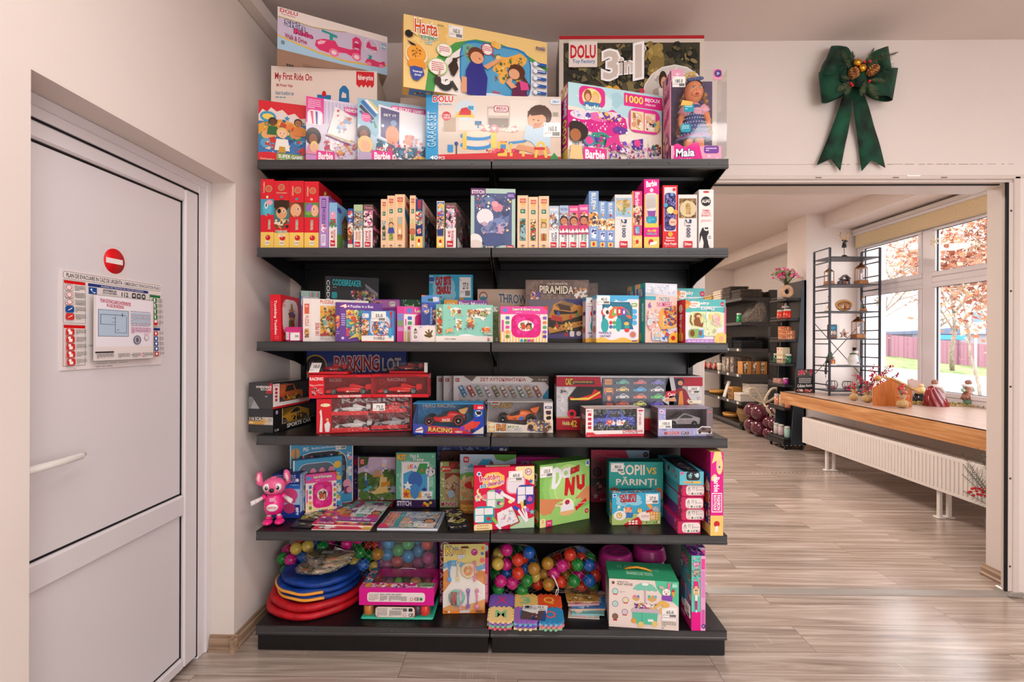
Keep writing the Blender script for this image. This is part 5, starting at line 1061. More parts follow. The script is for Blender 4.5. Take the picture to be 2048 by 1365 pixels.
box('blue clock-learning game box with price 27.0, at the back of the third shelf','game box',858,2.31,945,2.31,550,.04,3,'2fa4c4',F=
(CLK := 'r 0 0 100 100 38a8cc;z 0 0 100 34 3 1 a8c070;e 34 82 26 17 8cc8dc;e 22 70 14 10 8cc8dc;e 48 70 14 10 8cc8dc;T 15 84 50 96 c8242c/7a1018/1 CAT ESTE;T 17 71 50 82 c8242c/7a1018/1 CEASUL?;x 20 65 58 68 1 357;r 2 88 9 98 e8eef4;c 5.5 93 4 3a5aa0;e 33 45 8 11 e8a080;e 27 52 2.4 4 c85c3c;e 39 52 2.4 4 c85c3c;p 24,22,42,22,44,36,33,40,23,36 3a78b4;e 16 30 13 15 e9e4e0;c 15 30 9.4 8a4a24;c 15 30 8 f0d080;c 57 44 9.4 8a2a1c;c 57 44 8 f0c870;r 14.6 30 15.4 36 333;r 15 29.6 19 30.6 333;r 56.6 44 57.4 51 333;e 70 26 19 15 efe4d8;e 62 22 10 9 efe4d8;x 60 22 80 30 2 c66;'
 'p 70,64,76,52,82,40,88,44,82,60,74,72 e8a04c;e 85 40 9 12 e0845c;p 70,36,84,42,82,48,70,44 c8302c;e 90 48 8 10 8a949c;e 90 48 6 8 b8c0c8;s 84 38 96 56 10 2.6 4 8a949c;G 78 14 98 42 3 3 1.4 e8a040;G 80 16 96 40 3 3 3 f0dcb0;p 24,2,54,26,62,6,60,0,26,0 c8242c;G 34 2 54 16 3 2 2 f0e8dc;s 8 40 28 62 5 5 3 f0ece4,d9e4c0;s 64 4 98 12 6 5 5 5a6a3c,f0e0c0,8a5a34'),tags=[('F',70,66,96,96,'27.0')])
box('beige world animals puzzle box in mint green',CAT,872,2.058,985.6,2.110,609,.025,3,'8ccab8',name='puzzle_box',F=
'r 0 0 100 100 8ccdb9;r 0 0 12 100 74b09c;s 1 18 11 92 16 8 5 c8502c,e8c88c,5a8a4c,8a4a24,e8e0d0;r 0 0 100 16 eadfd8;t 15 6 35 9.6 333 WORLD OF ANIMALS;p 90,4,94,4,95,8,92,12,90,10 d8702c;p 90,2,94,2,94,5,90,5 4a9a8c;R 20 88 25 96 e8a05c;p 24,88,34,92,44,88,42,80,34,76,30,66,26,70,25,80 f0ece0;p 34,62,44,60,46,50,42,38,38,28,36,32,34,48 f0ece0;p 52,76,60,86,76,90,94,90,96,78,88,70,84,56,76,64,66,66,56,70 f0ece0;p 54,66,66,66,68,54,62,34,60,36,58,52,52,56 f0ece0;p 80,26,94,30,95,40,88,42,80,34 f0ece0;z 40 16 90 18 3 1 f0f4f4;'
's 25 68 44 88 12 5 3 8aa85c,8a4a34,e8a05c,c8d890;s 35 30 45 60 10 5 4 e8883c,8aa85c,8a5a3c;s 54 66 94 88 30 5 7 a8b86c,8a4a34,e8b86c,d8783c,5a3a2c,c8d08c;s 53 38 67 66 16 5 5 e8a04c,c8502c,f0c880,8a5a34;s 80 26 95 40 14 5 5 e8702c,f0a84c,c8401c;s 20 20 92 84 16 3.4 4 7a5ab0,5a6a7c,4aa090,d86a5c;p 17,22,22,28,28,26,30,32,26,36,18,34 f0a868;R 84 20 99 28 b9c8b0;x 86 21 98 27 2 676;r 86 86 96 92 e8e4d8')
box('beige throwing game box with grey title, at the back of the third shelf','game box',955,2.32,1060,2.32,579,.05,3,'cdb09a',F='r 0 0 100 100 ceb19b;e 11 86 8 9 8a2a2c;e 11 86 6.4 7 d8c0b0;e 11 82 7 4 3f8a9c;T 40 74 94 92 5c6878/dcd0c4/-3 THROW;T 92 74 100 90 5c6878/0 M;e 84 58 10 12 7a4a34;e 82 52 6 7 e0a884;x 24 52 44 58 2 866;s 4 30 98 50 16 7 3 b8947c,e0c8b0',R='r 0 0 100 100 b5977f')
box('purple mosaic game box with white title above the mint puzzle box','game box',888,2.20,975,2.22,600.5,.05,3,'86509a',F='r 0 0 100 100 8a5298;r 0 0 31 100 d8983c;T 34 86 98 96 f0e4f0/5a2a70/-1 First Mosaic;T 6 84 24 94 f0e4c8/-1 GALT;s 0 0 100 80 20 9 3 c8a0d8,e8c04c,5a2a70')
box('dark olive game box, only its right edge showing beside the mint puzzle box','game box',960,2.15,996.5,2.15,614,.03,3,'6c7a4c',F='r 0 0 100 100 6c7a4a;r 0 86 100 100 8ac0b8;s 60 84 100 98 6 6 3 8a3a2c,e8e0d0;G 88 2 98 14 5 1 1 e8e4d8;s 60 20 100 80 8 9 4 5a6a3c,7c8a5c')
box('brown pyramid board game box with a stepped game board, front one of the pair','game box',1051,2.24,1177.5,2.24,560.5,.05,3,'8a7468',F=
(PYR := 'r 0 0 100 100 7e6a60;s 0 60 100 100 50 7 3 8a756a,76625a,907c70;t 34 92 66 95 e8dcc8 CUCERESTE;T 22 78 76 91 f0e4cc/3a2a24/-1 PIRAMIDA;x 34 75 66 77 1 d8ccc0;s 6 66 24 82 10 6 3 e0b890,6a5a9c,f0dcc0,b87850;s 76 70 98 88 14 6 4 e0a878,f0f0f0,b87850,e8d8c0;r 4 6 98 69 6c626c;r 4 6 98 20 54487a;p 60,69,98,69,98,30,80,50 3f3a6c;p 36,24,36,42,52,50,94,42,98,30,98,20,40,12 3a2c20;p 35,40,42,52,86,60,98,46,60,34 b87c34;p 36,24,98,36,98,28,38,14 c88a3c;p 42,50,44,60,56,66,80,60,84,52,60,44 c88a3c;p 46,60,60,66,76,62,74,56,50,56 8a6a3c;p 44,52,74,48,82,52,82,46,46,44 2c221c;p 50,62,70,58,72,50,54,52 4a3428;p 40,36,58,32,58,40,42,44 b83a34;'
 's 36 16 96 34 14 3.4 4 f0cc80,3a2a1c,e8a850;e 50 26 2 4 c8302c;e 64 28 2 4 e8c04c;e 71 40 2 4 c8302c;e 52 46 2 4 3f5aa0;e 82 44 2 4 5a8a4c;R 70 9 77 18 efe6dc;c 84 14 4 efe6dc;R 90 6 96 13 efe6dc;c 64 12 3.4 a83040;r 0 0 100 6 2a2620'),tags=[('F',71.5,54,88,69,'65.0')])
box('brown pyramid board game box behind its twin, only the right edge showing','game box',1071,2.31,1195.5,2.31,566.6,.05,3,'8a7468',F='r 0 0 100 100 7e6a60;s 60 0 100 100 60 7 3 8a756a,76625a,a08c80;s 76 40 98 60 14 7 4 e0a878,b87850;r 0 0 100 6 2a2620')
box('pink learning laptop box facing front in the middle of the third shelf',CAT,1001,2.058,1095,2.062,613.5,.06,3,'e04a98',F=LAP,L='r 0 0 100 100 d83a90;r 10 50 90 80 8a9ac8;r 10 20 90 48 9ab06a')
PAR=('r 0 0 100 100 ece2ea;z 0 0 100 8 3 2 efb84c;z 0 92 100 100 0 1 4cacd8;e 12 91 12 5 ece2ea;e 34 90 12 4 4cacd8;e 60 92 14 5 4cacd8;p 14,28,14,80,24,86,78,86,84,74,84,40,88,28 1c6480;R 16 30 86 84 20708c;e 18 64 7 7 d8283c;p 18,22,20,52,24,70,34,78,46,70,50,50,54,22 ece4de;e 22 66 7 8 ece4de;e 26 64 4 4.4 4a2418;e 30 65 1.2 1.2 fff;p 28,52,32,68,42,76,60,76,74,68,84,52,78,50,66,60,46,56,36,50 e8642c;p 36,56,40,70,48,74,48,57 7ab04c;p 48,57,48,74,58,74,60,59 d8303c;p 60,59,58,74,70,69,72,58 6a50b0;p 72,58,70,69,80,58 1f8a80;r 42 62 46 70 f0e8e0;r 52 62 56 70 f0e8e0;r 63 61 67 68 f0e8e0;'
  'e 20 36 9 15 26a0a0;e 52 38 7 15 26a0a0;e 34 42 4 4 d8303c;e 42 42 4 4 5aa04c;e 34 33 4 4 4a60b0;e 42 33 4 4 26a090;p 66,40,76,40,78,50,68,50 1c6480;e 71 40 6 4 efb84c;e 72 33 6 4 26a090;e 72 26 6 4.4 d8303c;t 6 18 36 23 3a2f8c PAPAGALUL;t 8 11 34 16 3a2f8c CANTARET;c 86 17 8 c8b8d0;c 86 17 6 c8704c;c 90 66 5.4 4cacd8;c 90 54 5.4 4cacd8;c 90 42 5.4 4cacd8;R 82 76 96 84 8aaa4c;t 84 78 94 82 fff 18+;r 84 2.6 96 4.6 3a2f8c')
box('blue and white musical toucan toy box, front one of the pair, price 45.0',CAT,1192.6,2.056,1277.4,2.075,591,.065,3,'e8dee6',F=PAR,L='r 0 0 100 100 e4d8e0;r 0 92 100 100 4cacd8;r 0 0 100 8 efb84c;e 50 64 40 5 3a2f8c;e 50 28 40 8 c8704c;x 16 46 84 52 2 3a2f8c',tags=[('F',1.5,81,31,99,'45.0')])
box('blue and white musical toucan toy box, mostly hidden behind its twin',CAT,1171.5,2.130,1254,2.15,595.5,.06,3,'e8dee6',F=PAR,L='r 0 0 100 100 e4d8e0;r 0 92 100 100 4cacd8;r 0 0 100 8 efb84c;e 50 64 40 5 3a2f8c;e 50 28 40 8 c8704c',tags=[('F',1.5,81,31,99,'45.0')])
TAC=('r 0 0 100 100 ecc8bc;r 0 80 40 100 a8c8d0;p 0,100,0,84,34,82,100,78,100,100 d9dce8;s 4 82 98 98 26 5 3 f0f0f6,c0c8d8,e4e6f0;r 0 72 32 78 4cacc0;t 42 70 76 77 3a6a80/fff TACTILE;T 36 60 84 69 c83a6c/fff/1 NUMBERS;t 8 58 18 68 8a5ab4 6;t 8 44 18 54 d86a9c 5;t 20 34 29 44 8ab890 8;t 34 34 42 44 8ab0d8 9;p 32,44,52,58,98,64,98,24,50,20 e2a85c;G 54 26 98 58 3 3 1.4 e8bc6c,dca050,e8c888;'
  't 74 54 82 62 3a5a9c 2;t 86 54 95 62 a83a5c 3;t 70 42 78 50 4a6ac0 4;t 74 28 82 36 d8702c 6;s 56 28 98 60 40 2.4 5 8a3a2c,3f6ab4,d8442c;p 46,2,46,20,98,26,98,2 d8d4e4;t 54 4 66 18 3a50b0 7;s 48 3 98 24 20 3 5 c8405c,4a78b4,e8b04c;R 18 4 48 18 d0dce4;s 20 5 46 17 8 5 3 e8a888,8ab0d8,d8c8a8;p 70,0,70,10,78,16,98,18,98,0 f0b83c;e 84 8 7 4 c8202c;s 2 16 40 56 22 5 9 f6e0d8,c8d4dc,e8b0a8')
TACL='r 0 0 100 100 e0ac78;r 52 0 100 100 2a9a98;v 14 30 40 76 a83a3c TACTILE NUMBERS;r 12 76 92 92 4a6a9c;v 30 78 70 91 d8e0b0 GIOTTO;r 10 4 60 16 f0b83c;v 66 36 84 66 c8ecec MONTESSORI'
box('large tactile numbers game box in pink with a teal side, front one of the pair','game box',1290.6,2.062,1354,2.105,566.6,.085,3,'ecc8bc',F=TAC,L=TACL)
box('large tactile numbers game box with teal side, hidden behind its twin','game box',1271,2.155,1330,2.20,571.5,.07,3,'ecc8bc',F=TAC,L=TACL)
BAB='r 0 0 100 100 e9e2ea;z 0 70 100 84 -3 .5 5cb8b8;r 0 84 100 100 5cb8b8;T 28 86 60 95 f4f4f0/2a8a8c/1 Baby;T %s f4f4f0/2a8a8c/-3 %s;e 20 88 16 8 f0ece4;t 10 88 30 94 d8843c carotina;t 14 83 26 87 c83a5c baby;c 92 90 5 b8284c;t 88.5 87.5 95 92 f0d0d8 1-4;e 4 90 8 8 e8803c;e 4 84 5 6 f0a04c;'
box('teal-topped baby emotions puzzle box behind the baby logic box','game box',1353,2.20,1409,2.20,577.5,.05,3,'e9e2ea',F=BAB% ('34 74 84 84','Emotions')+'r 96 0 100 84 d8643c')
box('teal-topped baby logic puzzle box with a brown monkey, right end of the third shelf','game box',1371,2.055,1451,2.075,599.5,.085,3,'e9e2ea',F=BAB% ('38 75 74 85','Logic')+
 'R 8 34 94 72 dbe4b4;s 10 36 92 70 30 7 3 c8dca0,e8d07c,b8d4a8,f0e0a0;e 30 62 9 7 8a4c24;e 32 60 6 5 e8b484;p 22,40,20,52,26,60,34,58,38,44,44,48,42,36 8a4c24;p 12,64,10,48,16,40,18,42,13,50,15,64 8a4c24;p 52,36,54,52,50,60,52,72,56,72,55,36 f4f4f4;s 66 38 86 66 14 6 5 e8a8a8,f0c8c0,d8d0c0;R 8 12 36 32 8ab04c;e 16 22 6 8 7a4420;R 30 12 46 30 4ca0d0;e 36 22 4 6 8a5a34;R 44 16 78 34 dbe4b4;s 46 17 76 33 10 5 3 c8b890,f0ece0,a8c890;r 0 0 100 8 b07cc4;x 4 2 74 6 1 f0e0f4;e 90 8 20 16 f0c86c;e 88 10 6 6 e8a888;r 97 20 100 84 d85c7c',
 L='r 0 0 100 100 c82434;v 28 34 66 66 f4e4e4 Baby Logic;e 46 80 22 10 e8c0a8;c 46 30 6 e8a04c;R 22 4 72 24 f0c050;v 36 6 56 22 c8302c LISCIANI;r 86 0 100 100 b81c2c')
# ================================================================ level 4: boxed cars
MX['film2']=clear_mat('crinkled_film',(1,1,1),.03,.08,.01,bump=28)
def wbox(label,x0,d0,x1,d1,yt,th,lv,body,hole,inner,tags=(),cat='toy car box',film='film',lift=0,**faces):
 """window carton: shell with an opening in its front, clear pane; returns root, w, h"""
 zb=LV.get(lv,lv)+.001
 ym=683-(zb-CAMZ)*FPX/d0
 p0=at(x0,(ym+yt)/2,d0); p1=at(x1,(ym+yt)/2,d1)
 h=at(x0,yt,d0).z-zb; w=math.hypot(p1.x-p0.x,p1.y-p0.y)
 r=empty('toy_car_box',(p0.x,p0.y,zb),math.atan2(p1.y-p0.y,p1.x-p0.x)); tag(r,label,cat)
 u0,v0,u1,v1=[q/100 for q in hole]
 mb=MB(); t=.0015
 mb.box(0,th-t,0,w,th,h,inner).box(0,0,0,w,th,t,inner).box(0,0,0,t,th,h,body).box(w-t,0,0,w,th,h,body)
 if v1<.995:mb.box(0,0,h-t,w,th,h,body).box(0,0,v1*h,w,t,h,body)
 if v0>0:mb.box(0,0,0,w,t,v0*h,body)
 if u0>.005:mb.box(0,0,v0*h,u0*w,t,v1*h,body)
 if u1<.995:mb.box(u1*w,0,v0*h,w,t,v1*h,body)
 fr={'F':lambda:Face(mb,(0,0,0),(w,0,0),(0,0,h)),'L':lambda:Face(mb,(0,th,0),(0,-th,0),(0,0,h)),'R':lambda:Face(mb,(w,0,0),(0,th,0),(0,0,h)),
   'T':lambda:Face(mb,(0,0,h),(w,0,0),(0,th,0)),'I':lambda:Face(mb,(0,th-t,0),(w,0,0),(0,0,h))}
 for k,v in faces.items():fr[k]().art(v)
 mb.build('carton',r)
 mb=MB(); mb.box(u0*w,-.0006,v0*h,u1*w,-.0002,v1*h,film)
 if v1 >= .995:mb.box(0,0,h-.0006,w,th-t,h,film)
 mb.build('window_pane',r)
 for (a,b,c,d,num) in tags:
  mb=MB(); o_=Vector((a/100*w,-.0016,b/100*h)); U=Vector(((c-a)/100*w,0,0)); V=Vector((0,0,(d-b)/100*h))
  g=Face(mb,o_,U,V); g.art('r 0 0 100 100 f4efea;t 28 40 84 76 222 %s;x 6 80 70 92 1 998;x 6 14 46 34 2 a99' % num)
  for i in range(10):g.poly([(52+i*4,8),(54.2+i*4,8),(54.2+i*4,32),(52+i*4,32)],'333',False)
  mb.build('price_tag',r)
 return r,w,h
def wheel(r_,wd_,rim,hub='c9c9cc',spokes=8):
 mb=MB()
 mb.lathe([(r_*.55,-wd_/2),(r_*.9,-wd_/2),(r_,-wd_*.35),(r_,wd_*.35),(r_*.9,wd_/2),(r_*.55,wd_/2)],'17171am',(0,0,0),20,'Y')
 w2=MB()
 w2.lathe([(r_*.66,-wd_*.52),(r_*.60,-wd_*.52),(r_*.58,-wd_*.2),(.0005,-wd_*.2)],rim,(0,0,0),16,'Y',cap=False)
 for i in range(spokes):
  a=2*PI*i/spokes
  w2.T=Matrix.Rotation(a,4,'Y'); w2.box(-r_*.06,-wd_*.5,0,r_*.06,-wd_*.3,r_*.62,rim)
 w2.T=Matrix.Identity(4)
 w2.lathe([(r_*.16,-wd_*.55),(r_*.16,-wd_*.2)],hub,(0,0,0),8,'Y')
 return mb,w2
def section_loft(mb,secs,k,m=None):
 """secs: (x, halfwidth, z0, z1, topnarrow)"""
 g=[]
 for (x,hw,z0,z1,tn) in secs:
  ring=[]
  for (a,b) in ((-1,.15),(-1,.6),(-tn,1),(0,1.06),(tn,1),(1,.6),(1,.15),(.8,0),(-.8,0),(-1,.15)):
   ring.append((x,a*hw,z0+(z1-z0)*b))
  g.append(ring)
 mb.sheet(g,k)
 for s_ in (0,-1):
  ring=g[s_][:-1]; mb.add(ring,[tuple(range(9)) if s_ == 0 else tuple(range(8,-1,-1))],k)
 return mb
def car(kind,label,L,col,col2='f0ece8',rim='c8c8cc',group=None,name='toy_car'):
 """toy car, nose towards -x, flank towards -y, resting on z = 0"""
 r=empty(name,(0,0,0)); tag(r,label,'toy car',group)
 if kind == 'f1':
  b=MB(); section_loft(b,[(-.5,.012,.06,.085,.6),(-.42,.03,.055,.1,.6),(-.25,.055,.045,.13,.6),(-.08,.075,.04,.15,.6),(.0,.09,.04,.15,.7),(.12,.08,.04,.17,.5),(.3,.06,.045,.14,.5),(.42,.03,.05,.10,.5)],col)
  b.box(-.1,-.14,.03,.26,.14,.09,col,.02)
  section_loft(b,[(.0,.02,.14,.23,.5),(.08,.035,.14,.245,.5),(.2,.03,.13,.20,.3),(.36,.012,.12,.15,.3)],col)
  b.build('body',r)
  MB().ell((-.03,0,.16),(.035,.03,.035),'1c1c20g').box(-.01,-.006,.22,.02,.006,.26,'1c1c20').build('cockpit',r)
  MB().box(-.5,-.17,.035,-.40,.17,.05,col2).box(-.5,-.175,.03,-.39,-.165,.09,col).box(-.5,.165,.03,-.39,.175,.09,col).build('front_wing',r)
  MB().box(.40,-.12,.19,.49,.12,.205,col2).box(.38,-.125,.10,.50,-.115,.22,col).box(.38,.115,.10,.50,.125,.22,col).box(.40,-.02,.08,.44,.02,.19,'1c1c20').build('rear_wing',r)
  m=MB(); Face(m,(-.06,-.1405,.035),(.3,0,0),(0,0,.05)).art('e 12 50 10 40 f0e8e0;e 12 50 6 24 d8a03c;t 28 30 70 70 f0e8e0 JORHAN;x 76 20 98 80 2 f0c84c'); m.build('decal',r)
  ws=[(-.32,.2,.065,.05),(.33,.2,.07,.06)]
 elif kind == 'buggy':
  b=MB(); section_loft(b,[(-.46,.02,.10,.13,.8),(-.36,.05,.09,.16,.7),(-.2,.075,.08,.19,.7),(.0,.085,.07,.25,.5),(.12,.08,.07,.32,.45),(.28,.07,.08,.29,.5),(.44,.05,.10,.22,.6)],col)
  b.build('body',r)
  m=MB(); m.prism([(-.2,.20),(.06,.30),(.05,.22),(-.12,.19)],-.084,-.076,'1c1c20g','Y').prism([(-.2,.20),(.06,.30),(.05,.22),(-.12,.19)],.076,.084,'1c1c20g','Y'); m.build('side_window',r)
  MB().box(-.4,-.08,.055,.42,.08,.075,'1c1c20').tube([(-.36,-.17,.09),(-.36,.17,.09)],.012,'1c1c20').tube([(.33,-.17,.1),(.33,.17,.1)],.012,'1c1c20').tube([(-.3,-.12,.24),(-.36,-.15,.10)],.012,'2a2a2e').build('chassis',r)
  m=MB(); m.prism([(.30,.36),(.52,.42),(.50,.34),(.44,.26),(.36,.28)],-.10,.10,col2,'Y').tube([(.3,0,.26),(.38,0,.32)],.01,'1c1c20'); m.build('rear_wing',r)
  m=MB(); Face(m,(-.12,-.0865,.085),(.3,0,0),(0,0,.09)).art('t 6 20 34 70 1c1c20 246;p 44,4,60,96,96,96,80,4 2f6ac0' if rim == '1c1c20' else 't 20 14 80 80 f0ece8 RACER;r 4 0 96 10 e8c04c'); m.build('decal',r)
  ws=[(-.34,.19,.115,.075),(.32,.19,.13,.085)]
 else:
  pf={'sport':[(-.5,.06),(-.5,.14),(-.42,.19),(-.18,.23),(.0,.32),(.14,.34),(.3,.29),(.48,.24),(.5,.12),(.48,.06)],
    'truck':[(-.5,.08),(-.5,.19),(-.22,.23),(-.02,.385),(.06,.39),(.5,.25),(.48,.12),(.46,.08)],
    'jeep':[(-.5,.07),(-.5,.2),(-.46,.24),(-.2,.26),(-.1,.42),(.16,.43),(.26,.28),(.48,.27),(.5,.2),(.5,.07)]}[kind]
  b=MB(); b.prism(pf,-.17,.17,col,'Y'); b.box(-.49,-.185,.07,.49,.185,.16,col,.02)
  b.build('body',r)
  wn={'sport':[(-.12,.235),(.01,.305),(.13,.32),(.2,.26),(.12,.235)],'truck':[(-.14,.25),(-.01,.35),(.06,.36),(.28,.28),(.24,.25)],'jeep':[(-.14,.28),(-.07,.4),(.13,.41),(.18,.3),(.16,.28)]}[kind]
  MB().prism(wn,-.174,.174,'15161ag','Y').build('side_window',r)
  m=MB(); Face(m,(-.2,-.187,.08),(.5,0,0),(0,0,.14)).art('s 0 0 100 100 14 40 5 %s' % col2); m.build('decal',r)
  MB().box(-.505,-.14,.13,-.49,-.06,.165,'f4f0d8g').box(-.505,.06,.13,-.49,.14,.165,'f4f0d8g').build('headlight',r)
  ws=[(-.32,.175,.09,.06),(.31,.175,.09,.06)]
 for (x,y,rr_,wd_) in ws:
  for sg in (-1,1):
   a,b2_=wheel(rr_,wd_,rim)
   a.T=Matrix.Identity(4)
   W=a.build('wheel',r,(x,sg*y,rr_),(0,0,0 if sg<0 else PI))
   b2_.build('rim',W)
 r.scale=(L,L,L)
 return r
def put(o,root,lx,ly,lz,rz=0.0):
 m=Matrix.Translation(root.location) @ Matrix.Rotation(root.rotation_euler.z,4,'Z')
 p=m @ Vector((lx,ly,lz))
 o.location=p; o.rotation_euler=(0,0,root.rotation_euler.z+rz)
 return o
# dark boxes at the left end: narrow end faces the aisle, window on the long right side, so they are built turned
def endbox(label,x0,d0,x1,d1,yt,L_,zb,endart,win,sideart,carargs,carlabel,inner):
 ym=683-(zb-CAMZ)*FPX/d0
 p0=at(x0,(ym+yt)/2,d0); p1=at(x1,(ym+yt)/2,d1)
 h=at(x0,yt,d0).z-zb; w=math.hypot(p1.x-p0.x,p1.y-p0.y)
 r=empty('toy_car_box',(p0.x,p0.y,zb),math.atan2(p1.y-p0.y,p1.x-p0.x)); tag(r,label,'toy car box')
 mb=MB(); t=.0015
 mb.box(0,0,0,w,t,h,'3a3a3c').box(0,L_-t,0,w,L_,h,'2a2a2c').box(0,0,0,t,L_,h,inner).box(0,0,0,w,L_,t,inner)
 u0,v0,u1,v1=win
 mb.box(w-t,0,0,w,L_,v0*h,'1c1c1e').box(w-t,0,v0*h,w,u0*L_,v1*h,'1c1c1e').box(w-t,u1*L_,v0*h,w,L_,v1*h,'1c1c1e')
 if v1<1:mb.box(w-t,0,v1*h,w,L_,h,'1c1c1e')
 mb.box(0,0,h-t,w,L_*.2,h,'2c2c2e')
 Face(mb,(0,0,0),(w,0,0),(0,0,h)).art(endart)
 Face(mb,(w,0,0),(0,L_,0),(0,0,h)).art(sideart)
 mb.build('carton',r)
 MB().box(w+.0002,u0*L_,v0*h,w+.0006,u1*L_,v1*h,'film').box(0,L_*.2,h-.0005,w,L_-t,h,'film').build('window_pane',r)
 c=car(*carargs[0:1],carlabel,*carargs[1:])
 put(c,r,w*.5,L_*.54,.003+v0*h*.15,PI/2)
 return r,w,h
e1,w1,h1=endbox('black sports car box with a yellow car in its window',497,2.12,546,2.10,818,.32,LV[4]+.001,
 'r 0 0 100 100 3a3a3c;r 0 32 100 68 3c3a38;r 0 34 62 50 c89a50;t 4 52 62 66 f0ece4 1:16 SCALE;x 4 36 60 47 1 f6e8c0;r 62 34 100 66 cfc6bc;p 62,34,78,50,62,66 d8a860;x 80 40 96 62 3 777',(.20,.30,.98,.96),
 'r 0 0 20 100 1a1a1c;p 20,30,24,96,98,96,98,30,60,28 1c1c1e00;c 8 84 8 c9b0d0;t 5 81 11 87 7a2a8c ZUMING;T 30 6 88 24 f0e8dc/2 SPORTS CAR;t 4 4 12 14 d8d0c0 1:16;r 19 28 20.5 96 d8b070;r 20 28 98 29.6 d8b070'.replace('p 20,30,24,96,98,96,98,30,60,28 1c1c1e00;',''),
 ('sport',.25,'e0a01cx','1c1c20,e0a01c','c0c0c4'),'yellow toy sports car inside the black box on the left','141416')
e2,w2,h2=endbox('grey and white remote control car box with an orange car in its window',497.5,2.12,546,2.10,766,.27,LV[4]+.002+h1,
 'r 0 0 100 100 424244;p 70,60,88,100,98,100,98,70,94,60 b8303c;p 0,0,0,46,14,46,44,4,44,0 7a7a7c;p 8,0,22,34,44,0 a0a0a2;T 30 80 94 89 e8e4e0/0 OVERDRIVE;t 50 71 94 79 e8e4e0 RC-CAR;x 68 44 94 52 1 ccc',(.16,.22,.97,.94),
 'r 0 0 100 22 ece4e0;r 0 0 100 8 c8202c;r 0 22 16 96 ece4e0;t 3 86 14 94 c8202c R/C;r 5 70 11 80 c8202c;r 5 56 11 66 c8202c;r 5 42 11 52 c8202c;r 5 28 11 38 c8202c;T 66 14 98 22 c8202c/0 OVERDRIVE;t 70 9 96 14 777 RC-CAR;x 2 9 20 14 1 fff',
 ('jeep',.21,'e0661cx','e8c02c,c8401c,1c1c20','8a8a8c'),'orange toy off-road car inside the upper grey box on the left','1c1a18')
box('long blue parking garage toy box at the back of the fourth shelf',CAT,613,2.446,812,2.446,703,.045,4,'2c3f8c',F=
'r 0 0 100 100 c8c0c0;p 0,66,100,66,100,100,0,100 2f4490;p 0,0,0,70,10,60,22,66,34,66,100,66,100,36,40,36,34,46 c9c2c4;p 0,0,0,60,5,66,12,54,12,20,20,0 2f4490;c 9 78 17 d8a83c;c 9 78 15 2a2438;p 4,74,8,84,14,80,14,72 6a2a34;T 28 70 73 92 b8343c/e8dce0/2 PARKING;T 76 71 95 91 c9bcc4/3a3050/0 LOT;T 43 47 57 55 3a3a40/d8d4d4/1 ACTIVE;t 46 40 65 45 888 INTERESTING;p 68,30,70,42,76,46,80,40,80,30,78,30,76,40,72,40,70,30 3a4a8c',R='r 0 0 100 100 1c2244')
rb,wb,hb=wbox('big red racing set box holding four small racing cars, price 75.0',633,2.095,824,2.180,799,.10,4,'d0202c',(15,3,99,99.9),'a82630',film='film2',tags=[(58,62,71,84,'75.0')],F=
 'r 0 0 15 100 d0202c;e 9 82 5 5 e8e0b0;x 6 80 12 84 1 444;p 3,4,4,50,3,64,5,70,6,40,6,4 e8e0dc;p 9,4,8,26,12,36,14,26,13,4 e8e0dc;c 11 40 4 d8a884',I='T 22 78 96 96 f0d8d8/5a1820/4 RACING;s 16 4 98 76 20 14 4 7a1c24,c03a44,8a2430')
f1g='small racing cars stacked in the big red racing set box'
for i,(fx,fz,c_,lb) in enumerate(((.33,.50,'d8d4d4g','silver racing car, upper left of the four in the red set box'),(.74,.55,'d8202cg','red racing car, upper right of the four in the red set box'),(.34,.02,'d0ccccg','silver racing car, lower left of the four in the red set box'),(.75,.06,'a8a4a6g','dull silver racing car, lower right of the four in the red set box'))):
 c=car('f1',lb,wb*.38,c_,'d8363cx',group=f1g,name='racing_car'); put(c,rb,wb*fx+.012,.045,hb*fz+.0085)
 MB().box(fx*wb-wb*.185,.006,fz*hb+.0015,fx*wb+wb*.2,.09,fz*hb+.007,'c8202cx').box(fx*wb-wb*.185,.004,fz*hb+.0015,fx*wb+wb*.2,.006,fz*hb+.018,'d8242cx').build('car_stand',rb)
ZR=LV[4]+hb+.003
r1,wr,hr=wbox('red friction racing car box, left one on top of the racing set',618,2.10,743,2.15,750.5,.09,ZR-.001,'d81c28',(24,14,99.9,88),'a81a24',F=
 'r 0 0 24 100 d81c28;T 1 76 22 90 f0e8e4/0 RACING;p 1,62,8,56,16,60,23,58,23,54,14,54,6,50,1,54 e88a90;s 3 12 22 46 9 10 3 a81a24,e8484c,2a1a1c,c9a0a0;T 46 2 84 12 f6ece8/1 FRICTION POWERED;p 24,88,34,100,72,100,78,88 b81824',I='T 26 62 46 78 e0a0a4/0 RACING')
r2,_,_=wbox('red friction racing car box, right one on top of the racing set',743.5,2.15,857,2.165,748.5,.09,ZR-.001,'d81c28',(0.5,14,99,88),'a81a24',F=
 'T 26 3 70 11 f6ece8/0 FRICTION POWERED;p 14,88,20,100,76,100,84,88 b81824',I='T 20 62 54 76 e0a0a4/0 RACING;c 10 60 12 e05a60;c 10 60 10 a81a24',R='r 0 0 100 100 d81c28;T 6 80 90 96 f0e8e4/3 RACING;s 10 20 90 66 9 12 3 a81a24,e8484c')
for rt,fx,lb in ((r1,.62,'red racing car with silver wheels in the left friction car box'),(r2,.5,'red racing car with silver wheels in the right friction car box')):
 put(car('f1',lb,wr*.72,'d8141cx','e8e0dcx','d8d8dc',name='racing_car'),rt,wr*fx*(1 if rt is r1 else .92),.045,hr*.15)
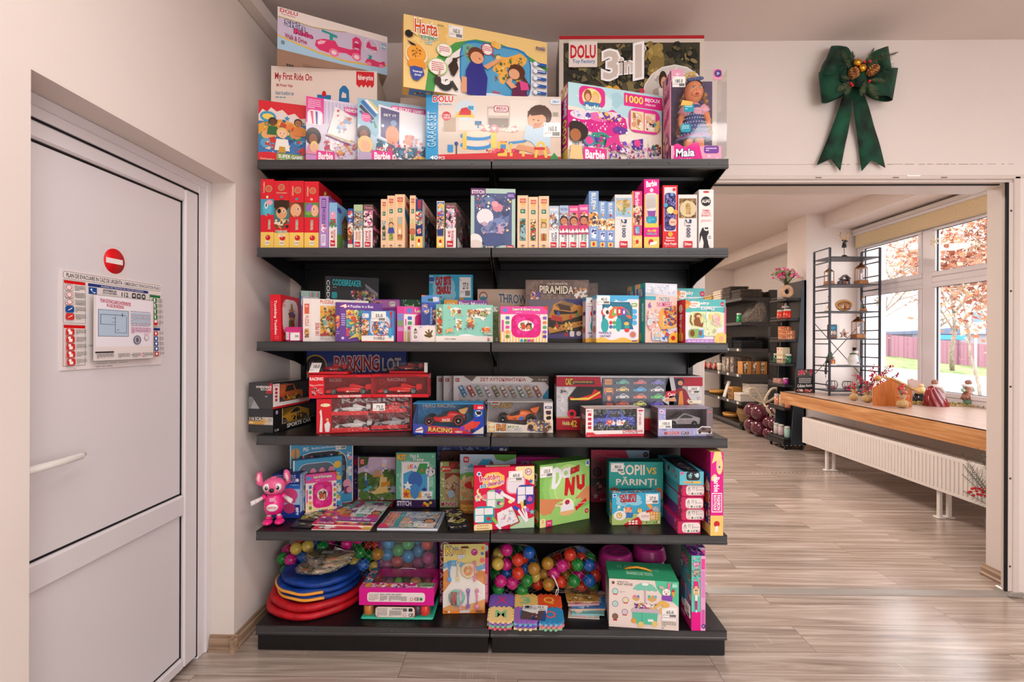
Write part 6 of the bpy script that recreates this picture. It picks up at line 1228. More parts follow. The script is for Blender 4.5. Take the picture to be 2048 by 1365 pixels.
# two loose packs on top
ZP=ZR+hr+.002
for (xa,xb,da,lb,lc,tg) in ((615,695,2.12,'clear racing car pack with price 18.0, left one on the red boxes','dark red racing car in the upper left pack with the price card',True),(778,850,2.19,'clear racing car pack with red base, right one on the red boxes','dull red racing car in the upper right pack',False)):
 pa,pb=at(xa,745,da),at(xb,745,da)
 w_=pb.x-pa.x
 rt=empty('car_pack',(pa.x,da,ZP)); tag(rt,lb,'toy car box')
 MB().box(0,0,0,w_,.06,.012,'c8202cx',.002).build('base',rt)
 MX['shell']=MX['film']
 MB().box(.004,.002,.0125,w_-.004,.058,.056,'film',.006).build('clear_cover',rt)
 if tg:
  m=MB(); g=Face(m,(.006,-.002,.008),(.045,0,0),(.010,.01,.042)); g.art('r 0 0 100 100 f4efea;t 30 44 88 78 222 18.0;x 6 82 70 92 1 998;x 6 14 46 34 2 a99'); m.build('price_tag',rt)
 else:
  m=MB(); m.box(w_-.003,-.003,.006,w_+.012,-.002,.05,'eee8e4'); m.build('price_tag',rt)
 put(car('f1',lc,w_*(.72 if tg else .86),'b0202cx' if tg else '9a3a3cx','1c1c20','9a9a9e',name='racing_car'),rt,w_*(.58 if tg else .48),.03,.0135)
def tray(label,x0,x1,d,ytop,ybot,back,art_i,frontpoly,front,art_f,sidecol,art_s,carargs,carlabel,cx):
 """open-front display tray: back card, side panel, low shaped front"""
 zb=LV[4]+.001
 p0,p1=at(x0,840,d),at(x1,840,d); w=p1.x-p0.x; h=at((x0+x1)/2,ytop,d+.08).z-zb
 r=empty('toy_car_box',(p0.x,d,zb)); tag(r,label,'toy car box')
 mb=MB(); t=.0015; dp=.095
 mb.box(0,dp,0,w,dp+t,h,back).box(0,0,0,w,dp,t,back).box(w*.86,0,0,w,t,h*.96,sidecol).box(0,0,h*.97,w,dp,h,back).prism([(0,0),(0,h*.4),(dp,h),(dp,0)],0,t,sidecol,'X').prism([(0,0),(0,h),(dp,h),(dp,0)],w-t,w,sidecol,'X')
 mb.prism([(a/100*w,b/100*h) for a,b in frontpoly],-t,0,front,'Y')
 Face(mb,(0,dp,0),(w,0,0),(0,0,h)).art(art_i)
 Face(mb,(w*.86,0,0),(w*.14,0,0),(0,0,h*.96)).art(art_s)
 Face(mb,(0,-t,0),(w,0,0),(0,0,h)).art(art_f)
 mb.build('carton',r)
 MB().box(0,-.0035,h*.08,w*.86,-.003,h*.97,'film').build('window_pane',r)
 put(car(*carargs[:1],carlabel,*carargs[1:]),r,w*cx,.0475,h*.24,.0)
 return r
tray('blue racing buggy box with a red buggy inside',826,967,2.10,802.5,870,'2f8cc0','r 0 0 100 100 2a86bc;s 0 0 100 100 20 14 3 3a98cc,2478b0;T 8 76 56 90 c9d4dc/1c4a6c/0 HERO RACING;x 8 70 40 73 1 bcd;r 30 84 40 98 e0b04c;t 31 86 39 95 7a1c1c R/C',
  [(0,0),(0,34),(14,30),(36,26),(66,22),(72,30),(86,50),(100,60),(100,0)],'2440a8','p 18,2,24,28,64,20,86,2 c8202c;T 22 8 56 24 f4c040/3a1a5c/-4 RACING;t 60 5 70 11 f0ece8 HERO;p 3,6,5,16,12,24,15,16,14,4 e8e8ec;p 4,12,15,18,15,14,4,9 c8202c;p 66,12,70,26,84,44,96,40,90,22,78,14 d83a2c;c 70 20 8 8a2ab0;c 84 12 7 1c1c24;c 80 12 4 e0506c;p 84,2,100,26,100,2 d8ccc0;p 86,56,98,60,98,44,88,40 2440a8','1f5cb4',
  'r 0 84 100 100 d8202c;t 40 86 96 94 fff AGES 6+;e 50 72 34 9 e9e4e0;s 24 66 78 78 4 9 2 1c1c20;e 50 54 34 9 c9d8ec;s 24 48 78 60 6 8 2 d83a34,3a3a8c',('buggy',.195,'d0161cx','d8a45cx','e0203cx'),'red toy buggy with pink-red wheels and a beige wing in the blue box',.44)
tray('silver racing buggy box with an orange buggy inside',974,1106,2.15,799,864,'aaa4a4','r 0 0 100 100 a8a2a2;s 0 0 100 100 26 14 5 b8b2b2,948e90,a09a9c;T 8 70 36 88 e0b04c/3a3a40/-1 R5 FLASH;R 4 80 18 96 e8e4e4;r 6 84 16 92 c8202c;r 40 96 70 99 b8b04c',
  [(0,0),(0,36),(10,32),(58,24),(64,30),(70,34),(100,40),(100,0)],'e2d8cc','p 2,2,2,34,12,28,12,2 efb04c;e 7 24 4.6 6 f0e0c0;e 7 10 4.6 6 f0e0c0;T 15 6 29 26 e8882c/3a2a20/0 R5;T 29 5 52 15 f0ece8/2a2a2a/-1 FLASH;t 31 16 48 22 8aaa4c MINI;p 60,6,62,24,72,40,90,36,98,14,92,2,80,2 d9a868;s 60 2 98 44 26 12 5 e8c890,b87a3c,4a5a7c,8a6a8c,d8b078,3a3034;c 66 18 9 4a3a34;c 88 8 9 6a5044','d8d0d0',
  'R 12 80 88 88 2c2a5c;t 24 82 80 86 fff AGES 8+;r 14 58 86 76 efd09c;s 20 60 80 74 4 9 2 3a2a4c;r 14 42 86 57 efd09c;s 20 43 80 56 6 6 2 1c1c20',('buggy',.19,'e0661cx','e0641cx','1c1c20'),'orange and blue toy buggy with black wheels in the silver box',.46)
def mini(name,label,col,group,L):
 b=MB(); b.T=Matrix.Scale(L,4)
 b.prism([(-.5,.08),(-.5,.2),(-.2,.26),(-.02,.42),(.2,.42),(.36,.28),(.5,.24),(.5,.08)],-.2,.2,col,'Y').prism([(-.12,.28),(.0,.39),(.18,.39),(.28,.29)],-.205,.205,'1c1c22g','Y')
 for x in (-.3,.3):
  b.lathe([(.1,-.22),(.1,.22)],'26262a',(x,0,.1),10,'Y').lathe([(.055,-.225),(.055,.225)],'b8b8bc',(x,0,.1),8,'Y')
 o=b.build(name,None); tag(o,label,'toy car',group)
 return o
# three die-cast sets, one behind the other
SETF=('r 0 0 100 100 d6cfcf;p 0,100,0,76,5,80,14,100 dcd6d4;p 10,100,20,88,96,88,100,80,100,100 6c5e54;p 18,86,24,99,78,99,84,93,80,86 e4ddd8;t 28 89 76 96.4 b02434 ΣΕΤ ΑΥΤΟΚΙΝΗΤΑΚΙΑ;t 90 91 98 95 e8e0d8 1:64;r 2 88 6 95 b02434;t 2.6 89.4 5.4 93.6 f0e8e4 3+;p 94,0,94,60,100,76,100,0 2c8cb8;R 5 3 92 84 c9c4c8;R 5.6 4 91.4 83 bcb6bc')
for i,(xa,da) in enumerate(((907,2.330),(887,2.375),(873,2.420))):
 box(('die-cast car set box with Greek title, frontmost of three','die-cast car set box, middle of three with Greek titles','die-cast car set box, rearmost of three with Greek titles')[i],'toy car box',xa,da,xa+190,da+.004,752.5+i*.2,.028,4,'ddd6d2',name='car_set_box',group='die-cast car sets on the fourth shelf',F=SETF)
pl=at(907,800,2.330); pr_=at(1097,800,2.330); sw=pr_.x-pl.x
sh_=at(907,752.5,2.33).z-LV[4]
cs=['3a8ab4','b85048','8aa898','c8b8bc','8a7a5c','b89a8c','a8a89c','a8b0a4','c0a48c','b87060','a8a45c','b8905c','a89888','8a5a6c','d8b490','9c5a34','7a7a6c','98a08c','a8a498','3a3a3c']
nm=['blue','dark red striped','mint green striped','white and purple','olive','beige and white','chequered','pale green','cream','copper','yellow','orange','grey-brown','mauve','sand','rust','stone grey','sage','ash','black']
for i in range(20):
 c_,r_=i% 10,i // 10
 b=MB()
 L_=.056
 b.T=Matrix.Rotation(math.radians(-28),4,'Y')
 b.box(-.0115,-.004,-L_/2,.0115,.003,L_/2,cs[i]+'x',.008).box(-.0085,-.0068,-.013,.0085,-.003,.008,'303034',.003).box(-.0075,-.0072,-.009,.0075,-.0066,.003,cs[i]+'x').box(-.003,-.0046,-L_*.46,.003,-.0038,L_*.46,'e0dcd4' if i% 2 else cs[(i+3)% 20])
 o=b.build('die_cast_car',None,(pl.x+sw*(.10+.087*c_+.0),2.323,LV[4]+sh_*(.70-.29*r_)))
 tag(o,'%s die-cast car in the %s row of the front Greek-titled set' % (nm[i],('top','lower')[r_]),'toy car','die-cast cars in the front set box')
MB().box(-.0,0,0,sw*.86,.001,sh_*.8,'film').build('blister',bpy.data.objects['car_set_box'],(sw*.05,-.018,sh_*.04))
# truck carry case box with cars in a see-through tray
box('wide truck carry case box with a running boy and rows of small cars','toy car box',1113,2.225,1404,2.225,752,.16,4,'cfc9cc',F=
 'r 0 0 100 100 cdc8cb;s 0 30 28 80 40 3.4 3 b8b2b6,dcd8da;s 74 20 100 76 50 3.4 5 b8b2b6,e4e0e2;r 0 0 100 22 b81c2c;r 0 22 100 25 c8a888;r 0 80 32 98 b01c34;r 77 82 100 98 b01c34;p 31,80,33,98,30,98 cdc8cb;T 6 83 11 95 f0c84c/3a1a10/0 CASE;r 10 84 26 91 3a3230;x 11 85 25 90 3 e8c060;'
 't 2.6 68 6.6 74 2a2428 3+;p 8,25,8,60,14,80,31,80,31,25 242226;p 9,62,14,58,24,66,26,76,30,70,31,60,20,54,9,56 c81c28;p 9,58,22,60,30,72,30,69,22,56,10,55 e8c84c;c 10.5 30 8 e0203c;c 10.5 30 4 2a2226;r 31 42 86 96 2c2c44;s 31 42 78 96 20 12 5 34344e,24243a;G 40 46 73 92 3 4 .7 3c3c58;p 77,98,80,98,82,70,74,64,72,56,78,44,82,22,77,40 cdc8cb;'
 'r 33 84 38 94 d8862c;t 33.6 86 37.6 91 7a2a1c TOP;r 32.6 70 39 78 e8a83c;t 33.4 72 38.2 76 7a2a1c STOP;r 33 66 34 78 c8442c;r 38 66 39 78 c8442c;R 34.6 54 37.4 64 c83a34;G 35 56 37 62 2 3 .5 e8c84c;R 34 44 38.6 50 c8442c;p 84,44,84,60,81,74,84,80,88,76,92,56,90,44 8a2434;e 85 90 2.4 6 2a1a18;e 84.6 87.6 1.8 4.4 d89a74;p 83,44,84,72,86,74,87,44 d8883c;p 81,62,74,58,74,54,82,54 d89a74;p 90,60,95,44,93,44,89,54 d89a74;p 74,60,75,72,81,74,82,66 c8202c;t 76 64 81 70 f0ece8 Cars;R 90 50 99 56 e8e0c8;x 91 51 98 55 1 444;x 91 44 98 48 1 444;T 4 9 9 17 f0dc8c/0 Holds;T 9.4 6 14 18 f0c84c/0 42',
 L='r 0 0 100 100 8a2434;r 0 22 100 80 c0bcc0;v 24 26 76 76 c8c0c0 CARRY',T='r 0 0 100 100 4a4a50;x 20 20 80 80 3 888',tags=[('F',90,68,98,84,'160.0')])
q=bpy.data.objects[[o.name for o in C.objects if o.get('label','').startswith('wide truck carry')][0]]
qa,qb=at(1113,800,2.225),at(1404,800,2.225); qw=qb.x-qa.x; qh=at(1113,752,2.225).z-LV[4]
MB().box(qw*.31,-.034,qh*.42,qw*.735,-.0335,qh*.96,'film').box(qw*.31,-.034,qh*.42,qw*.735,-.001,qh*.425,'film').build('clear_tray',q)
mc=[('3aa88c','turquoise'),('d8484c','red'),('6a5ac8','violet'),('d8b85c','sand yellow'),('2c9cd8','sky blue'),('d8d0d0','white'),('c8c4c8','silver'),('e8704c','coral'),('4cc04c','bright green'),('c8503c','brick red'),('c8c85c','lime yellow'),('6a4ac8','deep purple')]
for i,(k_,n_) in enumerate(mc):
 o=mini('miniature_car','%s miniature car in the tray of the wide carry case box' % n_,k_+'x','miniature cars in the carry case tray',.058)
 o.location=(qa.x+qw*(.445+.118*(i% 3)),2.207,LV[4]+qh*(.845-.13*(i // 3)))
rj,wj,hj=wbox('white and red remote control car box with a blue and white car, front right',1171.5,2.057,1288,2.088,818,.10,4,'e4dad8',(13,22,88,98),'3a4a3c',film='film2',F=
 'r 0 0 100 22 ece2e0;r 0 0 100 9 c8243c;r 0 22 13 100 ece2e0;r 88 22 100 100 e4dcdc;T 2 88 11 95 b8243c/0 RC;r 3.6 74 9.6 84 c8283c;r 3.6 58 9.6 68 c8283c;r 3.6 42 9.6 52 c8283c;r 3.6 28 9.6 38 c8283c;T 63 13 98 22 b8243c/0 OVERDRIVE;t 63 9 90 14 999 RC-CAR;p 1,9,1,16,12,16,17,9 d8303c;x 2 2 40 6 2 f0b0b0;v 91 40 95 84 b85a5c LET CHILDREN;r 90 88 98 94 c8283c',L='r 0 0 100 100 4a3434;T 30 60 96 76 c8b8b8/0 OVERDRIVE;r 40 40 90 56 8a2434;s 4 0 60 40 6 20 3 2a2224,6a5a5a',I='s 0 0 100 100 26 14 4 6a8a5c,2c3a2c,a8b8a0,8a5a34',T='r 0 0 100 16 8a2434')
put(car('jeep','blue and white toy off-road car inside the white and red box',wj*.74,'2c3fb0x','f0ece8,f0ece8,d8303c,e8a02c','8a8a8c'),rj,wj*.5,.052,hj*.23)
rk,wk,hk=wbox('silver and violet car box with an angular grey truck, price 100.0, right end',1316,2.085,1425,2.100,817,.10,4,'a8a0b8',(14,28,89,97),'5c4c50',F=
 'r 0 0 89 28 a8a4d0;s 0 0 80 28 14 10 3 b8b0e0,98a0cc,b0c4d8;r 0 28 14 100 a89cc8;s 0 28 14 100 8 9 3 b8b0e0,98a0cc;r 89 0 100 100 7a6c70;G 92 20 93.4 96 1 22 1 a89ca0;t 91 82 98 90 e06a74 8+;c 6 88 7 d8d4e0;p 3,86,6,92,9,86 c8303c;T 11 5 40 18 b8303c/f0e0e8/0 MODER;T 42 5 58 18 4a2a34/f0e0e8/0 CAR;x 7 21 40 25 1 446;p 70,6,70,22,80,36,96,34,99,22,98,8 d8d0d4;p 71,18,80,32,97,30,98,16,90,12,80,14 6a5450;p 80,30,84,30,88,22,80,20 3a3434;c 76 13 5 2a2426;c 94 14 5 2a2426',L='r 0 0 100 100 6a4a50;r 16 34 84 80 2c2024;p 10,20,50,32,90,20,90,10,10,10 4a3034',I='r 0 0 100 100 6a585a;T 18 78 66 92 9a8484/0 MODER CAR;T 84 78 98 92 9a8484/0 R/C',tags=[(1,28,25,58,'100.0')])
put(car('truck','grey angular toy pick-up truck inside the silver and violet box',wk*.62,'9a9094x','8a8084','4a4648'),rk,wk*.53,.06,hk*.285)
# ================================================================ level 5
def flat(name,label,cat,c0,c1,c3,z,th,side,art,group=None,tagat=None,key=None):
 """thin item lying flat: front-left, front-right and back-left corners as seen"""
 a,b,c=(atz(p[0],p[1],z+th) for p in (c0,c1,c3))
 o=a.copy(); o.z=z
 mb=MB()
 U,V=b-a,c-a
 q=[Vector((0,0,0)),U,U+V,V]
 T=Vector((0,0,th))
 mb.add([tuple(p) for p in q]+[tuple(p+T) for p in q],[(3,2,1,0),(4,5,6,7),(0,1,5,4),(1,2,6,5),(2,3,7,6),(3,0,4,7)],side)
 f=Face(mb,T,U,V)
 f.art(art)
 ob=mb.build(name,None,o); tag(ob,label,cat,group)
 if tagat:
  m=MB(); x0,y0,x1,y1,num=tagat
  g=Face(m,T+U*(x0/100)+V*(y0/100)+Vector((0,0,.003)),U*((x1-x0)/100),V*((y1-y0)/100))
  g.art('r 0 0 100 100 f4efea;t 26 36 84 74 222 %s;x 6 80 70 92 1 998;x 6 14 46 34 2 a99' % num); m.build('price_tag',ob)
 return ob
box('big blue toy figure set box with a hot-air balloon print, price 65.0',CAT,580,2.285,706,2.43,888,.04,5,'3a98c4',F=
 'r 0 0 100 100 f0ece8;r 1.5 1.5 98.5 98.5 42a0cc;e 8 84 6.5 8 e89a4c;p 5,77,6,91,10,91,11,77 7ac05c;p 7,76,7.4,92,9,92,9.4,76 d84a7c;r 5 69 9 73 c8803c;T 20 86 28 92 f4f0f0/0 PIG;t 33 87 72 91 f0f0f6 Play with me, there will be more fun;c 94 92 3.4 f0c03c;R 10 10 90 84 f0ece8;R 11 11 89 83 2a3440;s 12 30 88 82 26 7 5 4a5460,1c242c,6a747c;'
 +''.join('e %d %d 3 5 %s;R %d %d %d %d %s;' % (x,y,c,x-3,y-11,x+3,y-3,k) for x,y,c,k in ((20,74,'e07a94','3a4ab0'),(33,74,'e0607c','c83040'),(48,73,'8a5a7c','6a3a5c'),(64,74,'c8b0c8','7a3a9c'),(78,75,'b8b05c','9a8a3c')))+'s 88 20 98 80 10 4 3 f0f4f8,d8e8f0,e8a8b8;e 90 30 7 7 e89ab0;R 85 14 95 26 7a3a6c;e 94 20 5 5 e89ab0',tags=[('F',71,84,88,98,'65.0')])
box('smaller blue toy figure box in front of the balloon box',CAT,586,2.245,684,2.355,923,.028,5,'3a98c4',F=
 'r 0 0 100 100 42a0cc;r 0 0 3 100 f0ece8;R 10 40 84 92 d8e4ea;R 11 41 83 91 5a6a78;' +''.join('e %d 74 6 8 ee8aa4;R %d 52 %d 66 %s;' % (x,x-5,x+5,k) for x,k in ((22,'8a8a8c'),(40,'3a4ab0'),(58,'d0304c'),(77,'d84a5c')))+'c 90 84 7 f0c03c;s 84 10 98 70 8 6 3 7ab04c,f0ece8,e8c04c')
box('pink learning laptop box standing behind the dark blue box on the fifth shelf',CAT,611,2.24,673,2.30,951,.025,5,'e04a98',F=LAP,T='r 0 0 100 100 a82c6c;x 20 30 80 70 1 d88ab0')
bx5=box('dark blue dancing toy box behind the pink toy',CAT,545,2.20,600,2.20,949,.10,5,'1c3a94',F=
 'r 0 0 100 100 9cc0e0;r 0 76 100 100 1c3a94;r 0 0 100 30 1c3a94;T 10 80 82 95 1c3a94/f0ece8/2 STITCH;c 90 86 4 f0ece8;z 20 66 100 76 2 1 2a6ac0;e 62 52 30 16 d84a84;e 62 22 22 12 b83a70;R 40 34 84 48 d84a84;s 84 6 96 24 4 4 3 d8e0f0',R=
 'r 0 0 100 100 8ab4dc;r 0 0 100 12 1c3a94;v 4 14 22 96 f0f4f8 ELECTRIC DANCING;R 34 66 96 96 dfe8f0;R 34 36 96 64 dfe8f0;R 34 8 96 34 dfe8f0;s 38 10 92 94 20 8 4 3a6ac0,5a8ad0,b87850,f0f4f8',T='r 0 0 100 100 1a2c6c;t 24 40 76 60 8ab4dc STITCH')
tf=at(549,1051,2.13)
toy=empty('dancing_toy',(tf.x,2.125,LV[5]+.001),0.25); tag(toy,'pink dancing toy animal with big upright ears and white hands beside the dark blue box','toy')
PK,PL,PH='f2689cx','f6a8c8x','f02a86g'
MB().lathe([(.012,.045),(.034,.050),(.041,.075),(.040,.10),(.032,.125),(.022,.138)],PH,(0,0,0),24,sy=.8).build('torso',toy)
m=MB(); m.ell((0,-.030,.082),(.024,.006,.017),'f4ece8x'); Face(m,(-.017,-.0366,.076),(.034,0,0),(0,0,.013)).art('T 0 20 100 90 c83a5c/0 STITCH'); m.build('belly_badge',toy)
MB().box(-.012,-.0335,.108,.012,-.028,.126,PL,.002).build('bib',toy)
MB().ell((0,0,.170),(.048,.037,.038),PK,28,18).ell((0,-.006,.155),(.040,.032,.022),PK,20,12).build('head',toy)
for s_ in (-1,1):
 MB().ell((s_*.024,-.0295,.172),(.014,.009,.017),'f4eae6g',16,12).ell((s_*.023,-.0375,.170),(.0065,.003,.009),'2a2430g',12,10).ell((s_*.021,-.0402,.1735),(.0022,.001,.0026),'fffg',8,6).build('eye',toy)
 e=MB(); q=[(s_*.044,0,.176),(s_*.058,0,.188),(s_*(.062 if s_<0 else .055),0,.208),(s_*(.058 if s_<0 else .050),.002,.226),(s_*.054 if s_<0 else s_*.046,.002,.238)]
 e.tube(q,[.010,.014,.0155,.013,.006],PK,14)
 ear=e.build('ear',toy)
 e=MB(); e.tube([(p[0],p[1]-.009,p[2]) for p in q[1:4]],[.004,.0085,.005],'f6c8cc',10); e.build('inner_ear',ear)
 a=MB(); a.tube([(s_*.034,0,.125),(s_*.046,-.006,.122)],[.013,.011],PH,12).tube([(s_*.046,-.008,.121),(s_*.062,-.022,.115),(s_*.072,-.034,.112)],[.008,.009,.010],'f0e8e8x',12).ell((s_*.074,-.037,.112),(.0115,.011,.0105),'f0e8e8x',12,8)
 for k_ in range(3):a.tube([(s_*(.076+.002*k_),-.042,.105+k_*.006),(s_*(.079+.001*k_),-.047,.104+k_*.006)],.0038,'f0e8e8x',8)
 a.tube([(s_*.066,-.034,.118),(s_*.063,-.041,.120)],.0036,'f0e8e8x',8)
 a.build('arm',toy)
 MB().tube([(s_*.018,0,.05),(s_*.021,0,.028)],[.008,.011],'f0d8e0x',10).build('leg',toy)
 MB().tube([(s_*.021,.002,.036),(s_*.022,.0,.024)],.0135,PH,12).ell((s_*.024,-.008,.013),(.021,.029,.0125),PH,18,10).build('foot',toy)
MB().ell((-.001,-.0405,.160),(.0105,.007,.0095),'0c0a0cg',14,10).build('nose',toy)
MB().ell((-.006,-.004,.207),(.006,.006,.005),PK,10,8).ell((.003,-.004,.208),(.006,.006,.006),PK,10,8).build('tuft',toy)
JS='r 0 0 100 100 %s;p 0,100,0,60,30,66,60,80,100,74,100,100 c9b0c8;s 10 62 80 98 10 6 3 e8c8b8,a89ac8,d8d0e8;z 0 36 100 62 5 1.5 4a6a34;s 0 0 100 60 40 9 4 3f5c2c,5a7a3c,4a6830,6a8844;p 34,22,46,26,58,36,60,62,78,62,78,30,66,20,44,18 d8b878;r 40 56 44 62 c88a2c;G 44 56 66 72 4 2 2 d89a34;p 62,34,86,38,86,48,62,44 c8862c;r 60 22 80 30 e0b860;p 62,66,74,78,90,66 e8e8ec;s 66 56 98 74 14 6 3 3a5a24,4a6a2c;e 22 62 3 3.4 e8b88c;R 19 48 25 60 8ab4c8;R 20 36 27 49 2c5c94;p 14,28,36,38,38,33,18,24 3fa8b8;r 6 84 18 96 c8242c;t 7.4 90 16.6 94.6 f0d8d8 JIE;t 7.4 85.4 16.6 89.6 f0d8d8 STAR;p 4,76,4,100,30,100,26,84 3a5a2c'
box('brick toy box with a skate ramp picture, front one of its pair',CAT,716,2.425,791,2.425,915,.03,5,'4a5a34',F=JS% 'b0a0b8' +';r 6 84 18 96 c8242c;t 7.4 90 16.6 94.6 f0d8d8 JIE;t 7.4 85.4 16.6 89.6 f0d8d8 STAR')
box('purple-edged brick toy box, rear one of the pair, only its left strip showing',CAT,707.5,2.47,780,2.47,912,.025,5,'54306c',F='r 0 0 100 100 54306c;r 1 78 12 92 b02838;s 0 4 14 74 8 6 3 8a7ab4,3a2450')
box('mint green paint and frame kit box with price 65.0',CAT,792,2.352,871,2.352,906.5,.025,5,'5cae94',F=
 'r 0 0 100 100 68b496;s 0 16 100 86 14 9 3 8ac8b0,9cd0ba;r 0 0 100 15 3a2450;T 3 3 39 12 f0e8f4/0 STITCH;c 73 8 3 e8c03c;c 80 5 3.4 e0a82c;c 88 9 2.6 e8c03c;c 70 5 2.4 c8302c;T 4 87 26 97 f0c83c/c83a2c/0 KIT;t 36 91 58 98 f0f0e8 Paint &;t 44 85 70 91.5 f0f0e8 Frame;t 92 92 96 96 f0f0e8 6+;r 14 14 84 84 e4dcdc;r 16.4 16 81.6 82 f0f4f4;r 18.6 17.4 79.6 81 4aa0d0;p 18.6,62,40,68,60,60,79.6,70,79.6,81,18.6,81 f0ece8;p 50,62,66,60,79.6,66,79.6,81,60,81 3aa050;p 18.6,17.4,18.6,36,40,30,52,17.4 e8a82c;p 50,17.4,60,30,79.6,28,79.6,17.4 e8a82c;'
 't 28 70 36 77 f0a82c S;t 36 72 44 79 e83a34 E;t 45 71 53 78 3a6ad0 A;t 55 68 61 75 6a6ab0 Y;t 62 65 71 73 d8643c A;e 49 50 18 16 3a6ab0;e 48 30 12 14 4a8ac8;* 30 40 9 f4f4f6;* 72 33 6 3a3f8c;* 26 24 7 c84a34;c 87 66 9.6 3a2c3c;c 87 66 8.8 e8e4e8;s 78 58 96 74 12 1.4 3 3a2c3c',R='r 0 0 100 100 3a7a68',tags=[('F',65,17,92,30,'65.0')])
box('grey-blue forest game box at the back between the mint kit and the pink tattoo box',CAT,874,2.47,1017,2.47,893.5,.025,5,'3c4a7c',F='r 0 0 100 100 445488;s 0 70 100 100 50 7 4 2c3860,6a80b4,8a9cc8,3a4a74;s 86 88 98 98 5 4 3 f0f0f8')
box('dark brown block toy box at the back of the fifth shelf',CAT,880,2.44,1032,2.44,903,.02,5,'48221c',F='r 0 0 100 100 4c241c;s 0 0 40 96 20 8 4 5a342c,3a1c18,7a5a50;x 30 94 70 97 1 8a5a50')
box('narrow olive and cream paint kit box with a house picture',CAT,880,2.354,925,2.354,924.5,.025,5,'8f9a5a',F='r 0 0 100 100 9aa468;r 40 84 100 100 7c1f1c;c 56 92 5 a83028;c 88 92 4 5a8a3c;R 4 78 50 90 c83a3c;t 8 81 46 87 f0d8b0 JUNIOR;r 22 16 96 76 b89a78;p 22,60,60,72,96,64,96,76,22,76 8a3a2c;r 50 30 70 52 6a4a34;s 22 16 96 60 16 7 4 c8b090,a88868,8a6a50,9aacc0;e 50 30 14 9 9ab4c8;T 4 4 76 13 a82c3c/f0ece8/0 MINNIE;s 0 14 20 98 8 3 3 d8dcb0')
box('dinosaur slide park block toy box in green and blue',CAT,920,2.277,1032,2.277,909.5,.03,5,'6a8a44',F=
 'r 0 0 100 100 a8bcd4;p 0,70,20,78,36,74,50,84,62,84,74,74,100,72,100,100,0,100 b4c8dc;p 26,76,40,92,56,92,64,78 3fa0d0;p 12,78,20,84,34,76 4aa8d4;p 60,100,64,92,80,88,100,94,100,100 5a9a44;z 0 0 100 66 4 1.5 5aa04c;p 0,0,0,56,20,64,36,58,30,40,24,0 c8a478;r 0 0 100 22 a8683c;s 0 22 30 66 8 6 3 d8b890,7ab05c,b88a5c;R 6 86 16 96 c8202c;t 7.4 88.6 14.6 93.6 f4f0f0 VGA;t 6 74 14 80 f0f0e8 3+;x 6 66 13 72 2 e0e8d8;e 24 48 16 7 c8242c;c 30 30 6 e8b03c;c 56 86 3 8a3a2c;p 20,56,26,66,30,60,30,50,22,44 e8b83c;t 2 10 30 15 f0c050 DINOSAUR;t 3 4 30 9 f0c050 SLIDE PARK',T='r 0 0 100 100 3c1c18;x 4 40 60 70 1 8a5a4c')
box('magenta glitter tattoo kit box behind the green yes-or-no game',CAT,1031,2.33,1118,2.33,915,.045,5,'b8207c',F='r 0 0 100 100 c42a84;r 12 0 50 92 9a88c8;s 12 50 50 92 10 8 3 6a4a9c,c8b0e0;e 36 70 20 18 4a2a20;e 36 62 13 12 c8906c;T 58 82 96 94 f0e0ec/0 MY GLITTER;T 58 68 96 80 f0e0ec/0 TATTOO',T='r 0 0 100 100 84165c;x 10 30 60 70 2 e08ac0')
